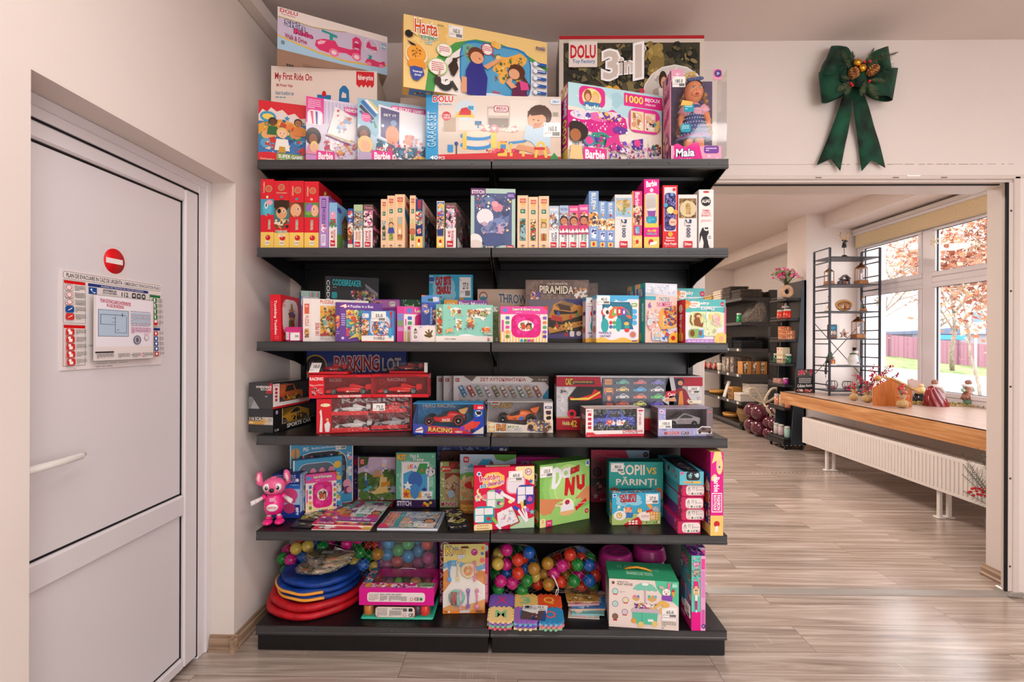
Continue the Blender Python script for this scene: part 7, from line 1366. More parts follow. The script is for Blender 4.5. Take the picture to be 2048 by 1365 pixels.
box('crimson drawing game box with whiteboard cards, front of the fifth shelf, price 60.0','game box',948,2.073,1068.5,2.113,937,.042,5,'d0143c',F=
 'r 0 0 100 100 d81444;p 70,100,68,96,72,90,80,86,84,80,90,78,94,72,100,70,100,100 f4dca0;z 60 0 100 18 3 1 b8d8b0;c 8 90 3.6 f0f0f4;c 8 90 2.4 3a7ab4;p 14,82,20,90,30,92,40,92,50,86,50,76,44,70,30,66,20,68,14,74 f4bc50;T 9 75 42 87 c8143c/fff/4 Învățăm;T 10 67 20 74 1f9cb0/fff/1 să;T 22 69 49 78 a8205c/fff/4 desenăm;c 90 91 5.6 8a2a6c;c 90 91 4.6 f0d8d8;t 86.5 89 93.5 93 8a2a6c 3+;'
 'R 53 56 85 86 e89ab8;R 55 58 83 84 e9e0e6;R 20 34 50 64 84c098;G 22 36 49 62 2 2 1 ece8e8;r 36 36 48.4 48.6 7ab880;c 41 42 3.4 9a2a9c;e 45 41 3.4 2.4 e8c868;R 70 38 100 70 3a3f9c;G 72 40 99 68 2 2 1 ece8f0;r 86 40 98.6 53.6 3f3a9c;p 88,46,92,52,97,48,96,43,90,43 c85aa0;R 0 11 34 38 1f9ca8;G 2 13 32 36 2 2 1 ece8e8;r 17 13 31.6 24 1f98a4;c 24 18 3.4 c8283c;p 40,2,74,12,62,36,38,26 ece6ea;s 44 10 70 32 14 3 4 e8849c,a8c8e0,9ac8a0,c8a0d0,f0c8a0;p 56,2,76,10,66,36,64,34,74,11,56,4 b02434;'
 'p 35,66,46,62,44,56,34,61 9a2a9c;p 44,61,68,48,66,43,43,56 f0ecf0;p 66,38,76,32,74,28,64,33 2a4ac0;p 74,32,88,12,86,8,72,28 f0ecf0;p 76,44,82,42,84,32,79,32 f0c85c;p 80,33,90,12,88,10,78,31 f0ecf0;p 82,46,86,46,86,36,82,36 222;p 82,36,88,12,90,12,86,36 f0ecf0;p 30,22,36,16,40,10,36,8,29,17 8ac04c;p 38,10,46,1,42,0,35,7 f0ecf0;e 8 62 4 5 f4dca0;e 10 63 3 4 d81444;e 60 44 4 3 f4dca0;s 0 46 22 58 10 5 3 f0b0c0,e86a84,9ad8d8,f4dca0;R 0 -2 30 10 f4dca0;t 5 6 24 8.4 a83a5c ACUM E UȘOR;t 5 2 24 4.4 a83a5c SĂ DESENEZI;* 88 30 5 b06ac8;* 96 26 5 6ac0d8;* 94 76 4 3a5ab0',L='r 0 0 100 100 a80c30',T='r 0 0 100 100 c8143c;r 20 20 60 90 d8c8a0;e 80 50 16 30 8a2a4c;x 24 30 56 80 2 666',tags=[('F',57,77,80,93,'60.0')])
box('green yes-or-no bell game box with hands, turned slightly, price 135.0','game box',1079.5,2.105,1178.8,2.228,932,.075,5,'5a9a3c',F=
 'r 0 0 100 100 84c05c;e 55 60 50 44 94cc6c;e 55 60 38 36 a4d87c;e 55 62 28 34 c8e890;e 55 62 26 32 b0dc80;e 54 26 14 14 f0f8c8;z 0 0 100 24 3 1 9cd070;p 22,60,26,92,34,94,42,88,44,78,38,66,30,58 f0f0f4;p 30,66,31,86,37,84,38,76,34,68 b0dc80;e 51 82 9 9 f0f0f4;e 51 82 4 4 b0dc80;r 56 74 60 92 f0f0f4;T 61 79 78 88 d8202c/7a1018/4 sau;p 48,46,50,74,56,74,62,60,64,74,70,74,68,44,62,44,57,58,54,44 d01c28;p 72,76,78,76,79,60,84,60,84,76,90,76,90,56,82,50,74,54 d01c28;'
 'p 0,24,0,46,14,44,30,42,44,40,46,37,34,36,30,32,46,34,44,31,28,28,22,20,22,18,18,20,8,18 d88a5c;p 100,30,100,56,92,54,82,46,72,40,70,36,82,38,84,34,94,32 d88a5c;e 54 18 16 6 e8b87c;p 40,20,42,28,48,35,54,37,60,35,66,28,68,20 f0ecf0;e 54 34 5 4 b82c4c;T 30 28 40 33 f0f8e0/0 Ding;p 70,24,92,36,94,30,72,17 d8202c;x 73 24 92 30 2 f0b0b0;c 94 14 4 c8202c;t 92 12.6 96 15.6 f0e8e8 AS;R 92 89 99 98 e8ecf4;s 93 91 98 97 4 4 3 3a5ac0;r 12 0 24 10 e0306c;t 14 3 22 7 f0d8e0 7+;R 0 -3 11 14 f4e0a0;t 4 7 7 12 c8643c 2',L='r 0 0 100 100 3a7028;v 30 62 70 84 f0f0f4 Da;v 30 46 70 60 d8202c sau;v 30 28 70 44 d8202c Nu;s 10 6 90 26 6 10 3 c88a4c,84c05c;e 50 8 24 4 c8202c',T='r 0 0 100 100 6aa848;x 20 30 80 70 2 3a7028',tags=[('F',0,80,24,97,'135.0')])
box('dark wine-red princess toy box in the shade at the back',CAT,1182,2.45,1298,2.45,901,.03,5,'6a1c30',F='r 0 0 100 100 8a4a54;e 40 100 50 26 b02a48;p 70,70,100,74,100,100,60,100 8aa0b4;T 12 78 48 92 8a1c38/d87a90/-2 Princess;c 94 92 5 3a2434;t 92 90 96.6 94 c8a0b0 1+;c 11 58 9 2c1420;c 11 58 7 5a3a44;r 0 30 40 46 4a4450;z 0 0 100 14 4 1 98243c;* 8 12 6 b0a8b8;t 16 3 30 8 d88aa0 MUSIC;s 4 20 40 40 8 8 3 b88a84,5a3038')
box('teal children-against-parents quiz box with big letters, price 80.0','game box',1218,2.25,1326,2.25,924.5,.07,5,'1f8a84',F=
 'r 0 0 100 100 2a9c94;z 0 0 100 36 3 1 1c7c78;t 16 76 66 95 efdccc COPII;t 69 78 88 90 f0b42c VS;t 13 54 88 73 efdccc PĂRINȚI;T 18 47 80 52 1c2c6c/0 CĂSCEȘTE BUNĂVREME;e 10 48 8 6 8a4a2c;e 92 42 8 12 c8703c;s 86 6 98 36 6 9 3 8a4a2c,e8b48c,1f5c58',tags=[('F',3,82,27,98,'80.0')])
box('blue clock-learning game box with price 27.0, in front of the teal quiz box','game box',1224,2.147,1321,2.166,988,.04,5,'2fa4c4',F=CLK,L='r 0 0 100 100 2f9cc0;r 0 0 100 24 a8c070;T 20 80 80 94 a8242c/0 CAT;s 10 30 90 74 8 12 3 f0ece8,8a4a24,f0c870',T='r 0 0 100 100 2c8ab0;s 0 0 100 100 24 22 4 c8302c,f0e8dc,3a6a3c,e8a04c',tags=[('F',69,66,95,96,'27.0')])
CE='r 0 0 100 100 c8285c;R 18 8 98 92 ece0dc;r 24 40 38 66 c8c0bc;p 28,60,30,76,34,80,33,60 777;R 46 52 56 78 888;R 48 54 54 74 ece0dc;r 64 56 66 78 666;x 64 42 94 56 2 333;c 30 22 9 c83a4c;c 30 22 6.6 ece0dc;c 46 22 9 2f8a4c;p 56,14,62,14,59,30 888;t 66 14 76 30 333 C;t 80 14 90 30 333 E'
zc=LV[5]
for i,(xa,xb,k_,lb) in enumerate(((1357.8,1402.8,'8a3a8c','flat pink toy box with symbols on its end, bottom of the stack of five'),(1366,1410.3,'7a3a8c','flat pink toy box with symbols on its end, second from the bottom of the stack'),(1365,1408.6,'4ab0c4','flat pink toy box with symbols on its end, middle of the stack of five'),(1366,1410.5,'4ab0c4','flat pink toy box with symbols on its end, just below the cyan box'))):
 dd=2.06+.012*(i% 2)
 b_=box(lb,CAT,xa,dd,xb,dd+.002,0,.30,zc,'c8285c',name='flat_toy_box',group='flat toy boxes stacked at the right end of the fifth shelf',h=.0505,F=CE,L='r 0 0 100 100 %s;r 84 0 100 100 b8245c;s 84 0 100 100 5 14 3 f0a0c0;e 40 50 8 34 5a6ab0;e 40 50 7 28 %s' % (k_,k_),T='r 0 0 100 100 b8245c')
 zc += .0516
cb=Box('flat_toy_box','flat cyan toy box with a dark window, top of the stack of five',CAT,1361,2.06,1409,2.062,0,.30,zc,'58b8c8','flat toy boxes stacked at the right end of the fifth shelf',h=.056)
cb.art(F='r 0 0 100 100 62bccc;R 28 34 84 100 28242c;s 32 44 82 92 10 14 3 3a3f9c,c8d8e8,4a4a5c,6ab8a0;R 16 12 88 28 f0b85c;x 20 15 84 25 1 3a50a0;e 10 88 8 10 e85a8c',L='r 0 0 100 100 4ab0c4;s 4 20 60 96 14 20 3 6a3a34,3a2a34,d8c8c0,c83a5c;c 76 70 16 c8304c;c 86 46 14 c8304c;x 6 8 50 40 2 357',T='r 0 0 100 100 4ab0c4;p 20,0,84,0,84,88,10,88,10,20 28262e;s 14 6 80 84 26 9 3 44424c,1c1a20,5a5c68;p 20,30,40,40,60,36,50,50 8a8c98')
cb.done()
box('tall pink and yellow fashion game box on edge, right end of its shelf','game box',1421,2.040,1446.5,2.041,905,.36,5,'e0208c',F=
 'r 0 0 100 100 e0208c;r 0 0 100 24 f2ca70;e 70 84 26 11 f0d890;e 62 84 16 7 f2c4a0;c 70 82 1.2 3a5ab0;p 10,86,30,100,80,100,90,94 f0d890;p 6,66,6,70,30,74,50,72,44,64 f2d8a0;v 26 52 70 70 fff Barbie;r 10 28 90 51 fff;r 15 29 85 50 e0208c;v 50 30.5 78 48.5 fff FASHION;v 20 30.5 46 48.5 fff BOUTIQUE;c 50 14 3.6 c8202c;p 36,4,58,5,60,12,38,11 f4ece6',L='r 0 0 100 100 a8185c;r 76 0 100 12 f2ca70;r 60 40 98 74 2a4a8c;s 60 10 98 70 10 8 3 d8502c,1f4a7c,e8b48c;G 6 60 90 96 8 5 2 94144e;v 96 10 99 60 f0e0d0 BARBIE',T='r 0 0 100 100 c42a84;r 0 0 100 16 f2ca70')
MG='r 0 0 100 100 %s;s 0 0 100 100 %d 11 %d %s;'
FG='magazines lying flat on the fifth shelf'
flat('foil_pack','dark foil sachet with green monster print, lying left of the magazines','sachet',(579,1054),(621,1056),(603,1030),LV[5]+.001,.004,'1c1820',MG% ('2a2430',24,4,'5a6a3c,3a3a44,1c1820,8a9a5c'))
flat('foil_pack','dark foil sachet with yellow lettering, lying behind the first sachet','sachet',(596,1040),(638,1043),(624,1008),LV[5]+.006,.004,'2a2430',MG% ('3a2c3c',30,7,'8a9a4c,d8cfc8,3a3a44,1c1820,c8a83c'))
m1=flat('magazine','crimson craft magazine at the bottom of the left pile','magazine',(623,1059),(740,1060.5),(668,1014),LV[5]+.001,.004,'e8d8d0',MG% ('d8284c',24,3,'e8a04c,3a8a5c,f0e8e0,8a2a4c')+'p 84,0,100,0,100,60 e8c04c;x 10 3 40 8 1 fff',FG)
flat('magazine','pink colouring magazine in the middle of the left pile','magazine',(624,1049),(743,1052.5),(672,1006),LV[5]+.0055,.005,'e8d8d0',MG% ('e0507c',34,5,'e8a04c,3a9a6c,f0e8e0,8a3a8c,d8c84c')+'r 0 0 40 10 e0205c;T 6 2 36 8 f0f0f8/3a3a8c/0 COLOR;r 80 0 84 60 e8803c;r 86 0 90 60 3a8a4c;r 92 0 96 60 8a4a24',FG)
flat('magazine','lilac paint-with-water magazine with a brown-haired girl, top of the left pile','magazine',(671,1043),(751,1046),(712,1002),LV[5]+.011,.003,'e8d8d0',MG% ('7ac0b0',24,6,'e8d8c8,8a5a9c,c8e0d8,d84a8c')+'G 30 34 74 78 1 1 0 e8f0f0;s 34 40 70 74 12 5 3 c8a0a8,8ab8a8,d8d8e0;e 88 62 13 16 d8d0d8;k 84 40 8 4a2a1c c88a5c d83a6c;k 10 40 8 5a2a1c c88a5c d85a3c;r 0 0 100 18 b04a9c;T 34 4 84 14 f0e0f4/0 Paint with Water',FG)
flat('magazine','red-edged magazine at the back of the left pile','magazine',(700,1008),(784,1010),(712,996),LV[5]+.001,.012,'8a1c24',MG% ('8a1c28',20,8,'a8845c,c8a878,6a1418,d8c8b8')+'r 0 70 80 100 901820',FG)
flat('sketchbook','spiral sketchbook with felt pens in a clear sleeve','sketchbook',(754,1057),(875,1058),(781,1023.5),LV[5]+.001,.010,'d8dce4',MG% ('8a98a8',26,5,'c8a088,6a7a94,b8c0cc,d8b49c,e8c8a8')+'r 4 8 7 94 d85a4c;r 9 8 12 94 e87a5c;r 14 8 17 94 e89a8c;r 19 8 22 94 d88a8c;r 24 8 27 94 3aa898;r 29 8 32 94 2f98a8;T 50 74 90 88 e8ecf0/2a3444/0 SKETCHBOOK;k 80 40 11 3a2418 c88a5c d8c8c0;s 40 0 70 40 8 12 3 e8b49c,9ab87c,c8d0e0;p 0,0,20,0,10,20,0,24 d83a6c;G 94 2 98 98 1 16 2 556',None,(58,6,80,22,'45.0'))
flat('foil_pack','shiny black sachet with yellow flashes beside the crimson drawing game, upper of two','sachet',(896,1050),(934,1047),(889,1018),LV[5]+.007,.010,'14121a',MG% ('1c1a24',26,5,'8a8a34,1c1820,3a2c4c,c8b890,0c0a10'),None)
flat('foil_pack','shiny black sachet with pale edge beside the crimson drawing game, lower of two','sachet',(900,1058.5),(937,1054),(893,1030),LV[5]+.001,.006,'14121a',MG% ('2a2430',22,9,'d8c8b8,1c1820,5a5a3c,8a8a34'),None)
# ================================================================ level 6 (base)
BZ=LV[6]
BC={'Y':'d8bc50g','G':'128a34g','B':'1560b8g','P':'d01c80g','O':'e0381cg','D':'b8842cg'}
BN={'Y':'yellow','G':'green','B':'blue','P':'pink','O':'orange-red','D':'amber'}
ball_me={}
BR=.0290
def balls(pts,d0,group,where,sc=5.055,ox=860,oy=1060,mats=BC,r=BR,dmax=2.47):
 put_=[]
 for (x,y,c) in pts:
  px,py=ox+x/sc,oy+y/sc
  d=d0
  for _ in range(60):
   p=at(px,py,d)
   if all((p-q).length>2*r*.985 for q in put_):break
   d += .01
  if d>dmax:continue
  p=at(px,py,d)
  if p.z<BZ+r+.003:
   p=atz(px,py,BZ+r+.003)
   if any((p-q).length<2*r*.97 for q in put_):continue
  put_.append(p)
  k=(mats[c],r)
  if k not in ball_me:
   m=MB(); m.ell((0,0,0),r,mats[c],22,14); o=m.build('plastic_ball'); ball_me[k]=o.data
  else:
   o=bpy.data.objects.new('plastic_ball',ball_me[k]); C.objects.link(o)
  o.location=p
  hgt='near the top' if py<oy+300/sc else ('halfway up' if py<oy+470/sc else 'near the bottom')
  tag(o,'%s play ball %s %s' % (BN[c],hgt,where),'ball',group)
 return put_
MX['net']=mat('c8c4c0',.4)
def net(label,pts,col='b8b4b0',n=15):
 """fine net drawn tight around a heap of balls"""
 from mathutils.bvhtree import BVHTree
 bm=bmesh.new()
 for p in pts:
  for i in range(7):
   for j in range(12):
    t,a=PI*i/6,2*PI*j/12
    bm.verts.new(p+Vector((math.sin(t)*math.cos(a),math.sin(t)*math.sin(a),math.cos(t)))*BR*1.06)
 bmesh.ops.convex_hull(bm,input=bm.verts)
 bv=BVHTree.FromBMesh(bm); c=sum(pts,Vector())/len(pts); bm.free()
 m=MB()
 for s_ in (-1,1):
  for i in range(n):
   q=[]
   for j in range(19):
    t=-PI/2+PI*(j+.5)/19; a=2*PI*i/n+s_*t*1.2
    d=Vector((math.cos(t)*math.cos(a),math.cos(t)*math.sin(a),math.sin(t)))
    h=bv.ray_cast(c,d)[0]
    if h:q.append(tuple(h-c+d*.0008))
   if len(q)>2:m.tube(q,.00045,col,3)
 o=m.build('net_bag',None,c); tag(o,label,'net bag')
 return o
LB=[(632,258,'Y'),(792,225,'Y'),(995,240,'G'),(555,410,'P'),(730,370,'B'),(450,395,'G'),(1205,350,'O'),(1550,480,'B'),(1435,440,'Y'),(1460,610,'O'),(1630,350,'G'),(1500,310,'G'),(1630,225,'O'),(930,370,'O'),(495,550,'G'),(610,560,'B'),(1340,360,'B'),(1700,510,'Y'),(875,330,'O'),(935,200,'B'),(1090,185,'P'),(1320,190,'P'),(1460,240,'G'),(690,100,'O'),(960,100,'G'),(1480,110,'P'),(1380,540,'G'),(1600,640,'B'),(520,280,'P'),(1060,320,'D'),(1150,300,'D'),(840,110,'D'),(1740,330,'D'),(1740,210,'O'),(1170,460,'G'),(800,480,'O'),(1000,500,'B'),(700,170,'D'),(1250,440,'Y')]
L_=balls(LB,2.32,'plastic balls in the net bags at the left of the base shelf','of the left net bags behind the discs',6.823,500)
net('fine mesh net bag of coloured balls behind the blue discs',[p for p in L_ if p.x<-.775])
o=net('fine mesh net bag of coloured balls with a white tie loop',[p for p in L_ if p.x >=-.775])
m=MB(); q=[at(500+x/6.823,1060+y/6.823,2.27)-o.location for x,y in ((1420,300),(1300,290),(1220,260),(1160,240),(1145,262),(1190,272),(1240,262))]; m.tube([tuple(p) for p in q],.0022,'e8e4e0x',6); m.build('tie',o)
BCM={'G':'4ab85cg','B':'2f98d0g','P':'d0388cg','O':'e85a4cg','Y':'e0c43cg'}
bp_=balls([(1600,270,'B'),(1500,205,'G'),(1705,215,'B'),(1600,140,'G'),(1400,135,'B'),(1385,250,'B'),(1490,325,'O'),(1705,335,'P'),(1805,285,'P'),(1795,140,'O'),(1695,85,'B'),(1500,85,'G'),(1380,355,'P'),(1590,375,'O'),(1825,385,'P')],2.36,'plastic balls in the purple zip bag','of the purple-framed clear bag',5.055,500,1060,BCM,.0305,2.46)
pa,pb=at(758,1100,2.325),at(874,1100,2.325)
bag=empty('ball_bag',((pa.x+pb.x)/2,2.325,BZ+.001)); tag(bag,'clear ball bag with a purple arched frame under the fifth shelf','bag')
hw,top_=(pb.x-pa.x)/2,.335
arch=[(-hw,0,.0),(-hw,0,.12),(-hw*1.0,0,.2),(-hw*.96,0,.26),(-hw*.8,0,.31),(-hw*.5,0,top_-.005),(0,0,top_),(hw*.5,0,top_-.005),(hw*.8,0,.31),(hw*.96,0,.26),(hw,0,.2),(hw,0,.12),(hw,0,.0)]
MB().tube(arch,.005,'5a2a9c',8).build('front_frame',bag)
MB().tube([(p[0],.13,p[2]) for p in arch],.004,'4a2284',8).build('rear_frame',bag)
MX['meshf']=clear_mat('ribbed_clear_panel',(1,1,1),.04,.2,.10,(.8,.8,.9),bump=60)
m=MB(); m.add([(p[0],.001,p[2]) for p in arch],[tuple(range(len(arch)))[::-1]],'meshf'); m.build('clear_front',bag)
G1=[(890,305,'O'),(940,280,'O'),(775,205,'P'),(1000,230,'B'),(685,345,'Y'),(890,440,'O'),(715,520,'P'),(830,540,'P'),(980,515,'G'),(1060,470,'Y'),(775,440,'B'),(960,400,'B'),(770,350,'P'),(820,265,'G'),(690,245,'Y'),(665,455,'G'),(675,285,'O'),(890,225,'G'),(845,395,'D'),(1020,330,'B'),(1050,395,'D'),(690,600,'G'),(1090,550,'O'),(930,610,'G'),(1020,600,'P'),(880,490,'P')]
g1_=balls(G1,2.24,'plastic balls in the net bag right of the kitchen set','of the net bag right of the kitchen set')
net('fine mesh net bag of coloured balls beside the kitchen play set',g1_,'8a8884')
G2b=[(1415,250,'O'),(1335,365,'P'),(1490,355,'G'),(1605,360,'B'),(1520,290,'O'),(1255,435,'P'),(1320,525,'O'),(1455,520,'G'),(1610,515,'B'),(1200,555,'D'),(1160,440,'D'),(1665,465,'O'),(1400,330,'O'),(1500,460,'P'),(1370,465,'D'),(1235,365,'D'),(1290,290,'O'),(1190,340,'D'),(1615,290,'G'),(1420,430,'Y'),(1560,430,'D'),(1690,380,'P'),(1535,570,'O'),(1280,610,'O'),(1640,580,'G'),(1410,570,'D'),(1520,230,'B')]
g2_=balls(G2b,2.25,'plastic balls in the net bag left of the play house box','of the net bag left of the play house',dmax=2.44)
o=net('mesh net bag of coloured balls with white tie, left of the play house box',g2_,'a8a4a0')
m=MB(); q=[at(860+x/5.055,1060+y/5.055,2.20)-o.location for x,y in ((1235,460),(1260,500),(1285,560),(1300,600),(1290,650),(1275,670),(1272,640),(1285,600))]; m.tube([tuple(p) for p in q],[.004,.004,.003,.003,.002,.002,.002,.002],'e4dcd8x',6); m.build('tie',o)
# folded pop-up tents and tunnels: round fabric discs
MX.update(redf=noise_mat('red_cloth','a80c18','cc1224',(25,25,25),.5,bump=.35,bscale=22),bluef=noise_mat('blue_cloth','08307c','0c429c',(25,25,25),.5,bump=.35,bscale=22))
def disc(label,cx,cy,z,r,th,k,seed,zip_=False):
 rr=random.Random(seed); n=56; m=MB()
 ph=[rr.uniform(0,6.3) for _ in range(4)]
 g=[]
 for (f,zz) in ((.0,.55),(.4,.62),(.75,.72),(.9,1.0),(.97,.98),(1.0,.7),(1.0,.35),(.96,.04),(.85,0),(0,0)):
  g.append([(r*f*(1+.012*math.sin(3*a+ph[0])+.008*math.sin(7*a+ph[1]))*math.cos(a),r*f*(1+.012*math.sin(3*a+ph[0])+.008*math.sin(7*a+ph[1]))*math.sin(a),th*zz+(.003*math.sin(5*a+ph[2])*f if zz>.1 else 0)) for a in [2*PI*j/n for j in range(n+1)]])
 m.sheet([list(reversed(q_)) for q_ in g],k)
 o=m.build('folded_play_tent',None,(cx,cy,z)); tag(o,label,'play tent','folded play tents stacked on the base shelf')
 if zip_:
  m=MB(); m.tube([(r*1.006*math.cos(a),r*1.006*math.sin(a),th*.5+.002*math.sin(9*a)) for a in [PI*(1.02+.62*j/30) for j in range(31)]],.0065,'eea23c',8); m.build('zip_strip',o)
 return o
DCX,DCY=-.955,2.295
disc('red round folded play tent, lowest of the stack',DCX+.0,DCY,BZ+.001,.222,.030,'redf',1)
disc('red round folded play tent, second from the bottom',DCX+.008,DCY+.004,BZ+.033,.216,.030,'redf',2)
disc('blue round folded play tent with a yellow zip strip, lower of the two with strips',DCX+.018,DCY,BZ+.065,.186,.024,'bluef',3,True)
disc('blue round folded play tent with a yellow zip strip, just below the top one',DCX+.012,DCY+.003,BZ+.091,.190,.024,'bluef',4,True)
disc('blue round folded play tent on top, carrying the clear packs',DCX+.022,DCY+.004,BZ+.117,.178,.026,'bluef',5)
MX['crink']=clear_mat('crinkled_pack_film',(1,1,1),.12,.10,.10,(.8,.76,.7),bump=45)
MX['camo']=noise_mat('printed_pack_contents','3a3020','a8945c',(30,30,30),.5,detail=3,ramp=(.44,.54))
zz=BZ+.146
for i,(xa,xb,lb) in enumerate(((576,668,'crinkly clear pack with a brown and cream toy, lowest of three'),(598,690,'crinkly clear pack with a brown and cream toy, middle of three'),(594,699,'crinkly clear pack with a white price label, top of three'))):
 p0,p1=at(xa,1150,2.17),at(xb,1150,2.17); w_=p1.x-p0.x
 r=empty('toy_pack',((p0.x+p1.x)/2,2.25,zz),(.06,-.04,.1)[i]); tag(r,lb,'toy pack','clear toy packs on the blue tent')
 m=MB(); m.lathe([(w_*.20,.001),(w_*.44,.004),(w_*.46,.012),(w_*.40,.020),(w_*.1,.023)],'camo',(0,0,0),24,sy=.62,wob=.06)
 m.tube([(w_*.4*math.cos(a),-w_*.25*math.sin(a),.020+.002*math.sin(3*a)) for a in [PI*j/12 for j in range(13)]],.003,'c8b898',6)
 m.ell((-w_*.2,-w_*.2,.018),(.022,.014,.006),('b8704c','8a5a3c','3a2a20')[i],10,6).ell((w_*.1,-w_*.22,.018),(.03,.016,.007),('e8c8a8','e8b8a0','c8855c')[i],10,6)
 m.build('contents',r)
 m=MB(); g=[]
 rr=random.Random(i)
 for f,z_ in ((.99,.006),(1.0,.011),(.9,.022),(.55,.027),(.05,.028)):
  g.append([(w_*.5*f*(1+rr.uniform(-.05,.05))*math.cos(a),w_*.34*f*(1+rr.uniform(-.05,.05))*math.sin(a),z_+rr.uniform(-.002,.002)) for a in [2*PI*j/30 for j in range(30)]])
  g[-1].append(g[-1][0])
 m.sheet([q_[::-1] for q_ in g],'crink',False); m.build('film',r)
 if i == 2:
  m=MB(); g_=Face(m,(-.035,-.022,.0305),(.052,-.008,0),(.004,.022,.001)); g_.art('r 0 0 100 100 e0dcd8;t 30 40 80 70 333 25.0;x 6 76 70 92 1 998;x 6 14 90 30 1 555'); m.build('price_tag',r)
 zz += .028
# magenta food play set with window lid, on a teal tray set
fa,fb=at(718,1213,2.10),at(868,1213,2.10); fw=fb.x-fa.x; fz=.1755
r=empty('food_play_set',(fa.x,2.10,fz)); tag(r,'magenta play food set box with a clear window on top','toy box')
m=MB(); H=.073; D_=.185
m.box(0,0,0,fw,D_,H*.45,'d8188c').box(0,0,0,fw,.0015,H,'d8188c').box(0,D_-.0015,0,fw,D_,H,'c8147c').box(0,0,0,.0015,D_,H,'c8147c').box(fw-.0015,0,0,fw,D_,H,'c8147c').box(0,0,H-.001,fw,.05,H,'d84aa0').box(0,0,H-.001,fw*.12,D_,H,'2f8a9c').box(fw*.94,0,H-.001,fw,D_,H,'c8147c')
m.box(fw*.12,.05,H*.45,fw*.94,D_-.002,H*.47,'3a2430')
Face(m,(0,0,0),(fw,0,0),(0,0,H)).art('r 0 0 100 100 d8188c;R 11 20 88 76 ece0dc;x 13 28 26 70 6 a88;x 28 28 38 60 5 777;x 40 28 56 60 5 888;x 28 64 76 70 1 222;c 70 40 9 c83a4c;c 70 40 6.6 ece0dc;t 74 32 80 50 333 CE;c 83 40 9 2f8a4c;x 56 28 64 56 3 888')
Face(m,(0,0,H),(fw,0,0),(0,.05,0)).art('r 0 0 100 100 d84aa0;s 0 10 96 96 34 34 4 f0c8d8,8a3a9c,e8a04c,f4ece8,3aa08c,c8205c;R 76 30 99 98 3f8a4c;x 78 40 97 90 3 e89aa0;T 62 6 98 28 f4e4f0/2 LETS PLAY TOGETHER')
Face(m,(0,.05,H),(fw*.12,0,0),(0,D_-.05,0)).art('s 0 0 100 90 16 12 4 f0d8e0,2a6a7c,e85a8c,f4ece8')
m.build('carton',r)
MB().box(fw*.12,.05,H+.0002,fw*.94,D_-.002,H+.0006,'film').build('window_pane',r)
MB().tube([(fw*.4,D_-.01,H+.002),(fw*.45,D_-.01,H+.006),(fw*.6,D_-.01,H+.006),(fw*.65,D_-.01,H+.002)],.0025,'c8a8b8',6).build('handle',r)
for (x,y,rad,cols,lb) in ((.20,.12,.020,('a8204c','8a1838'),'dark red toy food piece, leftmost under the window'),(.32,.11,.021,('b87a4c','8a4a2c'),'brown toy bun under the window'),(.44,.115,.023,('4a9a3c','6ab84c'),'green toy lettuce under the window'),(.52,.125,.021,('4a2a24','3a1c1c'),'dark toy patty under the window'),(.68,.115,.030,('b06a34','c88a4c'),'round toy burger, largest under the window'),(.86,.115,.021,('b03a6c','8a2450'),'pink toy cup under the window')):
 m=MB(); m.lathe([(rad*.9,0),(rad,.006),(rad*.9,.012)],cols[0],(0,0,0),18,wob=.04).ell((0,0,.014),(rad*.88,rad*.88,.014),cols[1],16,8)
 o=m.build('toy_food',None,(fa.x+fw*x,2.10+y,fz+H*.47+.001)); tag(o,lb,'toy food','toy food pieces in the magenta set')
ta,tb=at(720.5,1242,2.095),at(866,1244,2.095); tw=tb.x-ta.x
r=empty('tray_play_set',(ta.x,2.095,BZ+.001)); tag(r,'clear play dough set on a teal tray under the magenta box','toy box')
MB().box(0,0,0,tw,.20,.010,'2fb494x',.006).build('tray',r)
MB().box(.008,.008,.0105,tw-.008,.192,.0615,'film',.006).build('clear_cover',r)
m=MB(); g_=Face(m,(tw*.2,.005,.008),(tw*.55,0,0),(0,0,.048)); g_.art('R 0 0 100 100 c8603c;R 1.4 3 98.6 97 ece0d8;x 4 10 30 90 7 877;t 42 76 70 88 333 WARNING;x 36 16 66 70 6 777;R 70 60 80 90 666;R 84 60 94 90 333;c 74 30 14 c83a3c;c 74 30 11 ece0d8;t 84 14 96 44 333 CE;x 4 2 90 8 1 a54'); m.build('label',r)
for (x,k_,lb) in ((.085,'c8782c','brown-orange'),(.87,'e0342c','red'),(.76,'3a3440','dark')):
 o=MB().lathe([(.020,0),(.021,.002),(.021,.040),(.018,.042)],k_+'g',(0,0,0),18).build('dough_tub',None,(ta.x+tw*x,2.13,BZ+.0125)); tag(o,'%s play dough tub inside the clear set on the teal tray' % lb,'tub','dough tubs in the teal tray set')
# role play box and kitchen set card
box('maroon role play toy box behind the kitchen set card',CAT,879,2.222,977,2.222,1085,.07,6,'6a1434',F=
 'r 0 0 100 100 7c1a40;v 1.5 4 8 84 d8b8c0 PLAY A GAME;T 26 90 72 97 e8d0d8/0 ROLE PLAY;e 12 92 10 8 d8ccd0;s 4 86 20 98 6 3 3 3a7a6c,8a6a5c;r 80 84 100 100 c81c44;R 78 86 99 96 c8d8e4;r 10 78 92 90 c8a8c8;G 56 72 80 92 4 1 2 b8a8d0;s 20 78 56 90 8 4 3 6ab0d0,e08ab0;r 88 0 100 76 d84a84;R 90 34 98 50 e8a0b8;R 90 20 98 33 e8a0b8;R 90 6 98 19 e8a0b8;r 0 0 100 4 5c1030',L='r 0 0 100 100 5c1030')
kc=Box('kitchen_set_card','yellow kitchen play set card with plates and cutlery under blister','toy set',885.7,2.150,970,2.160,1095,.006,6,'e8c85c',lean=.10)
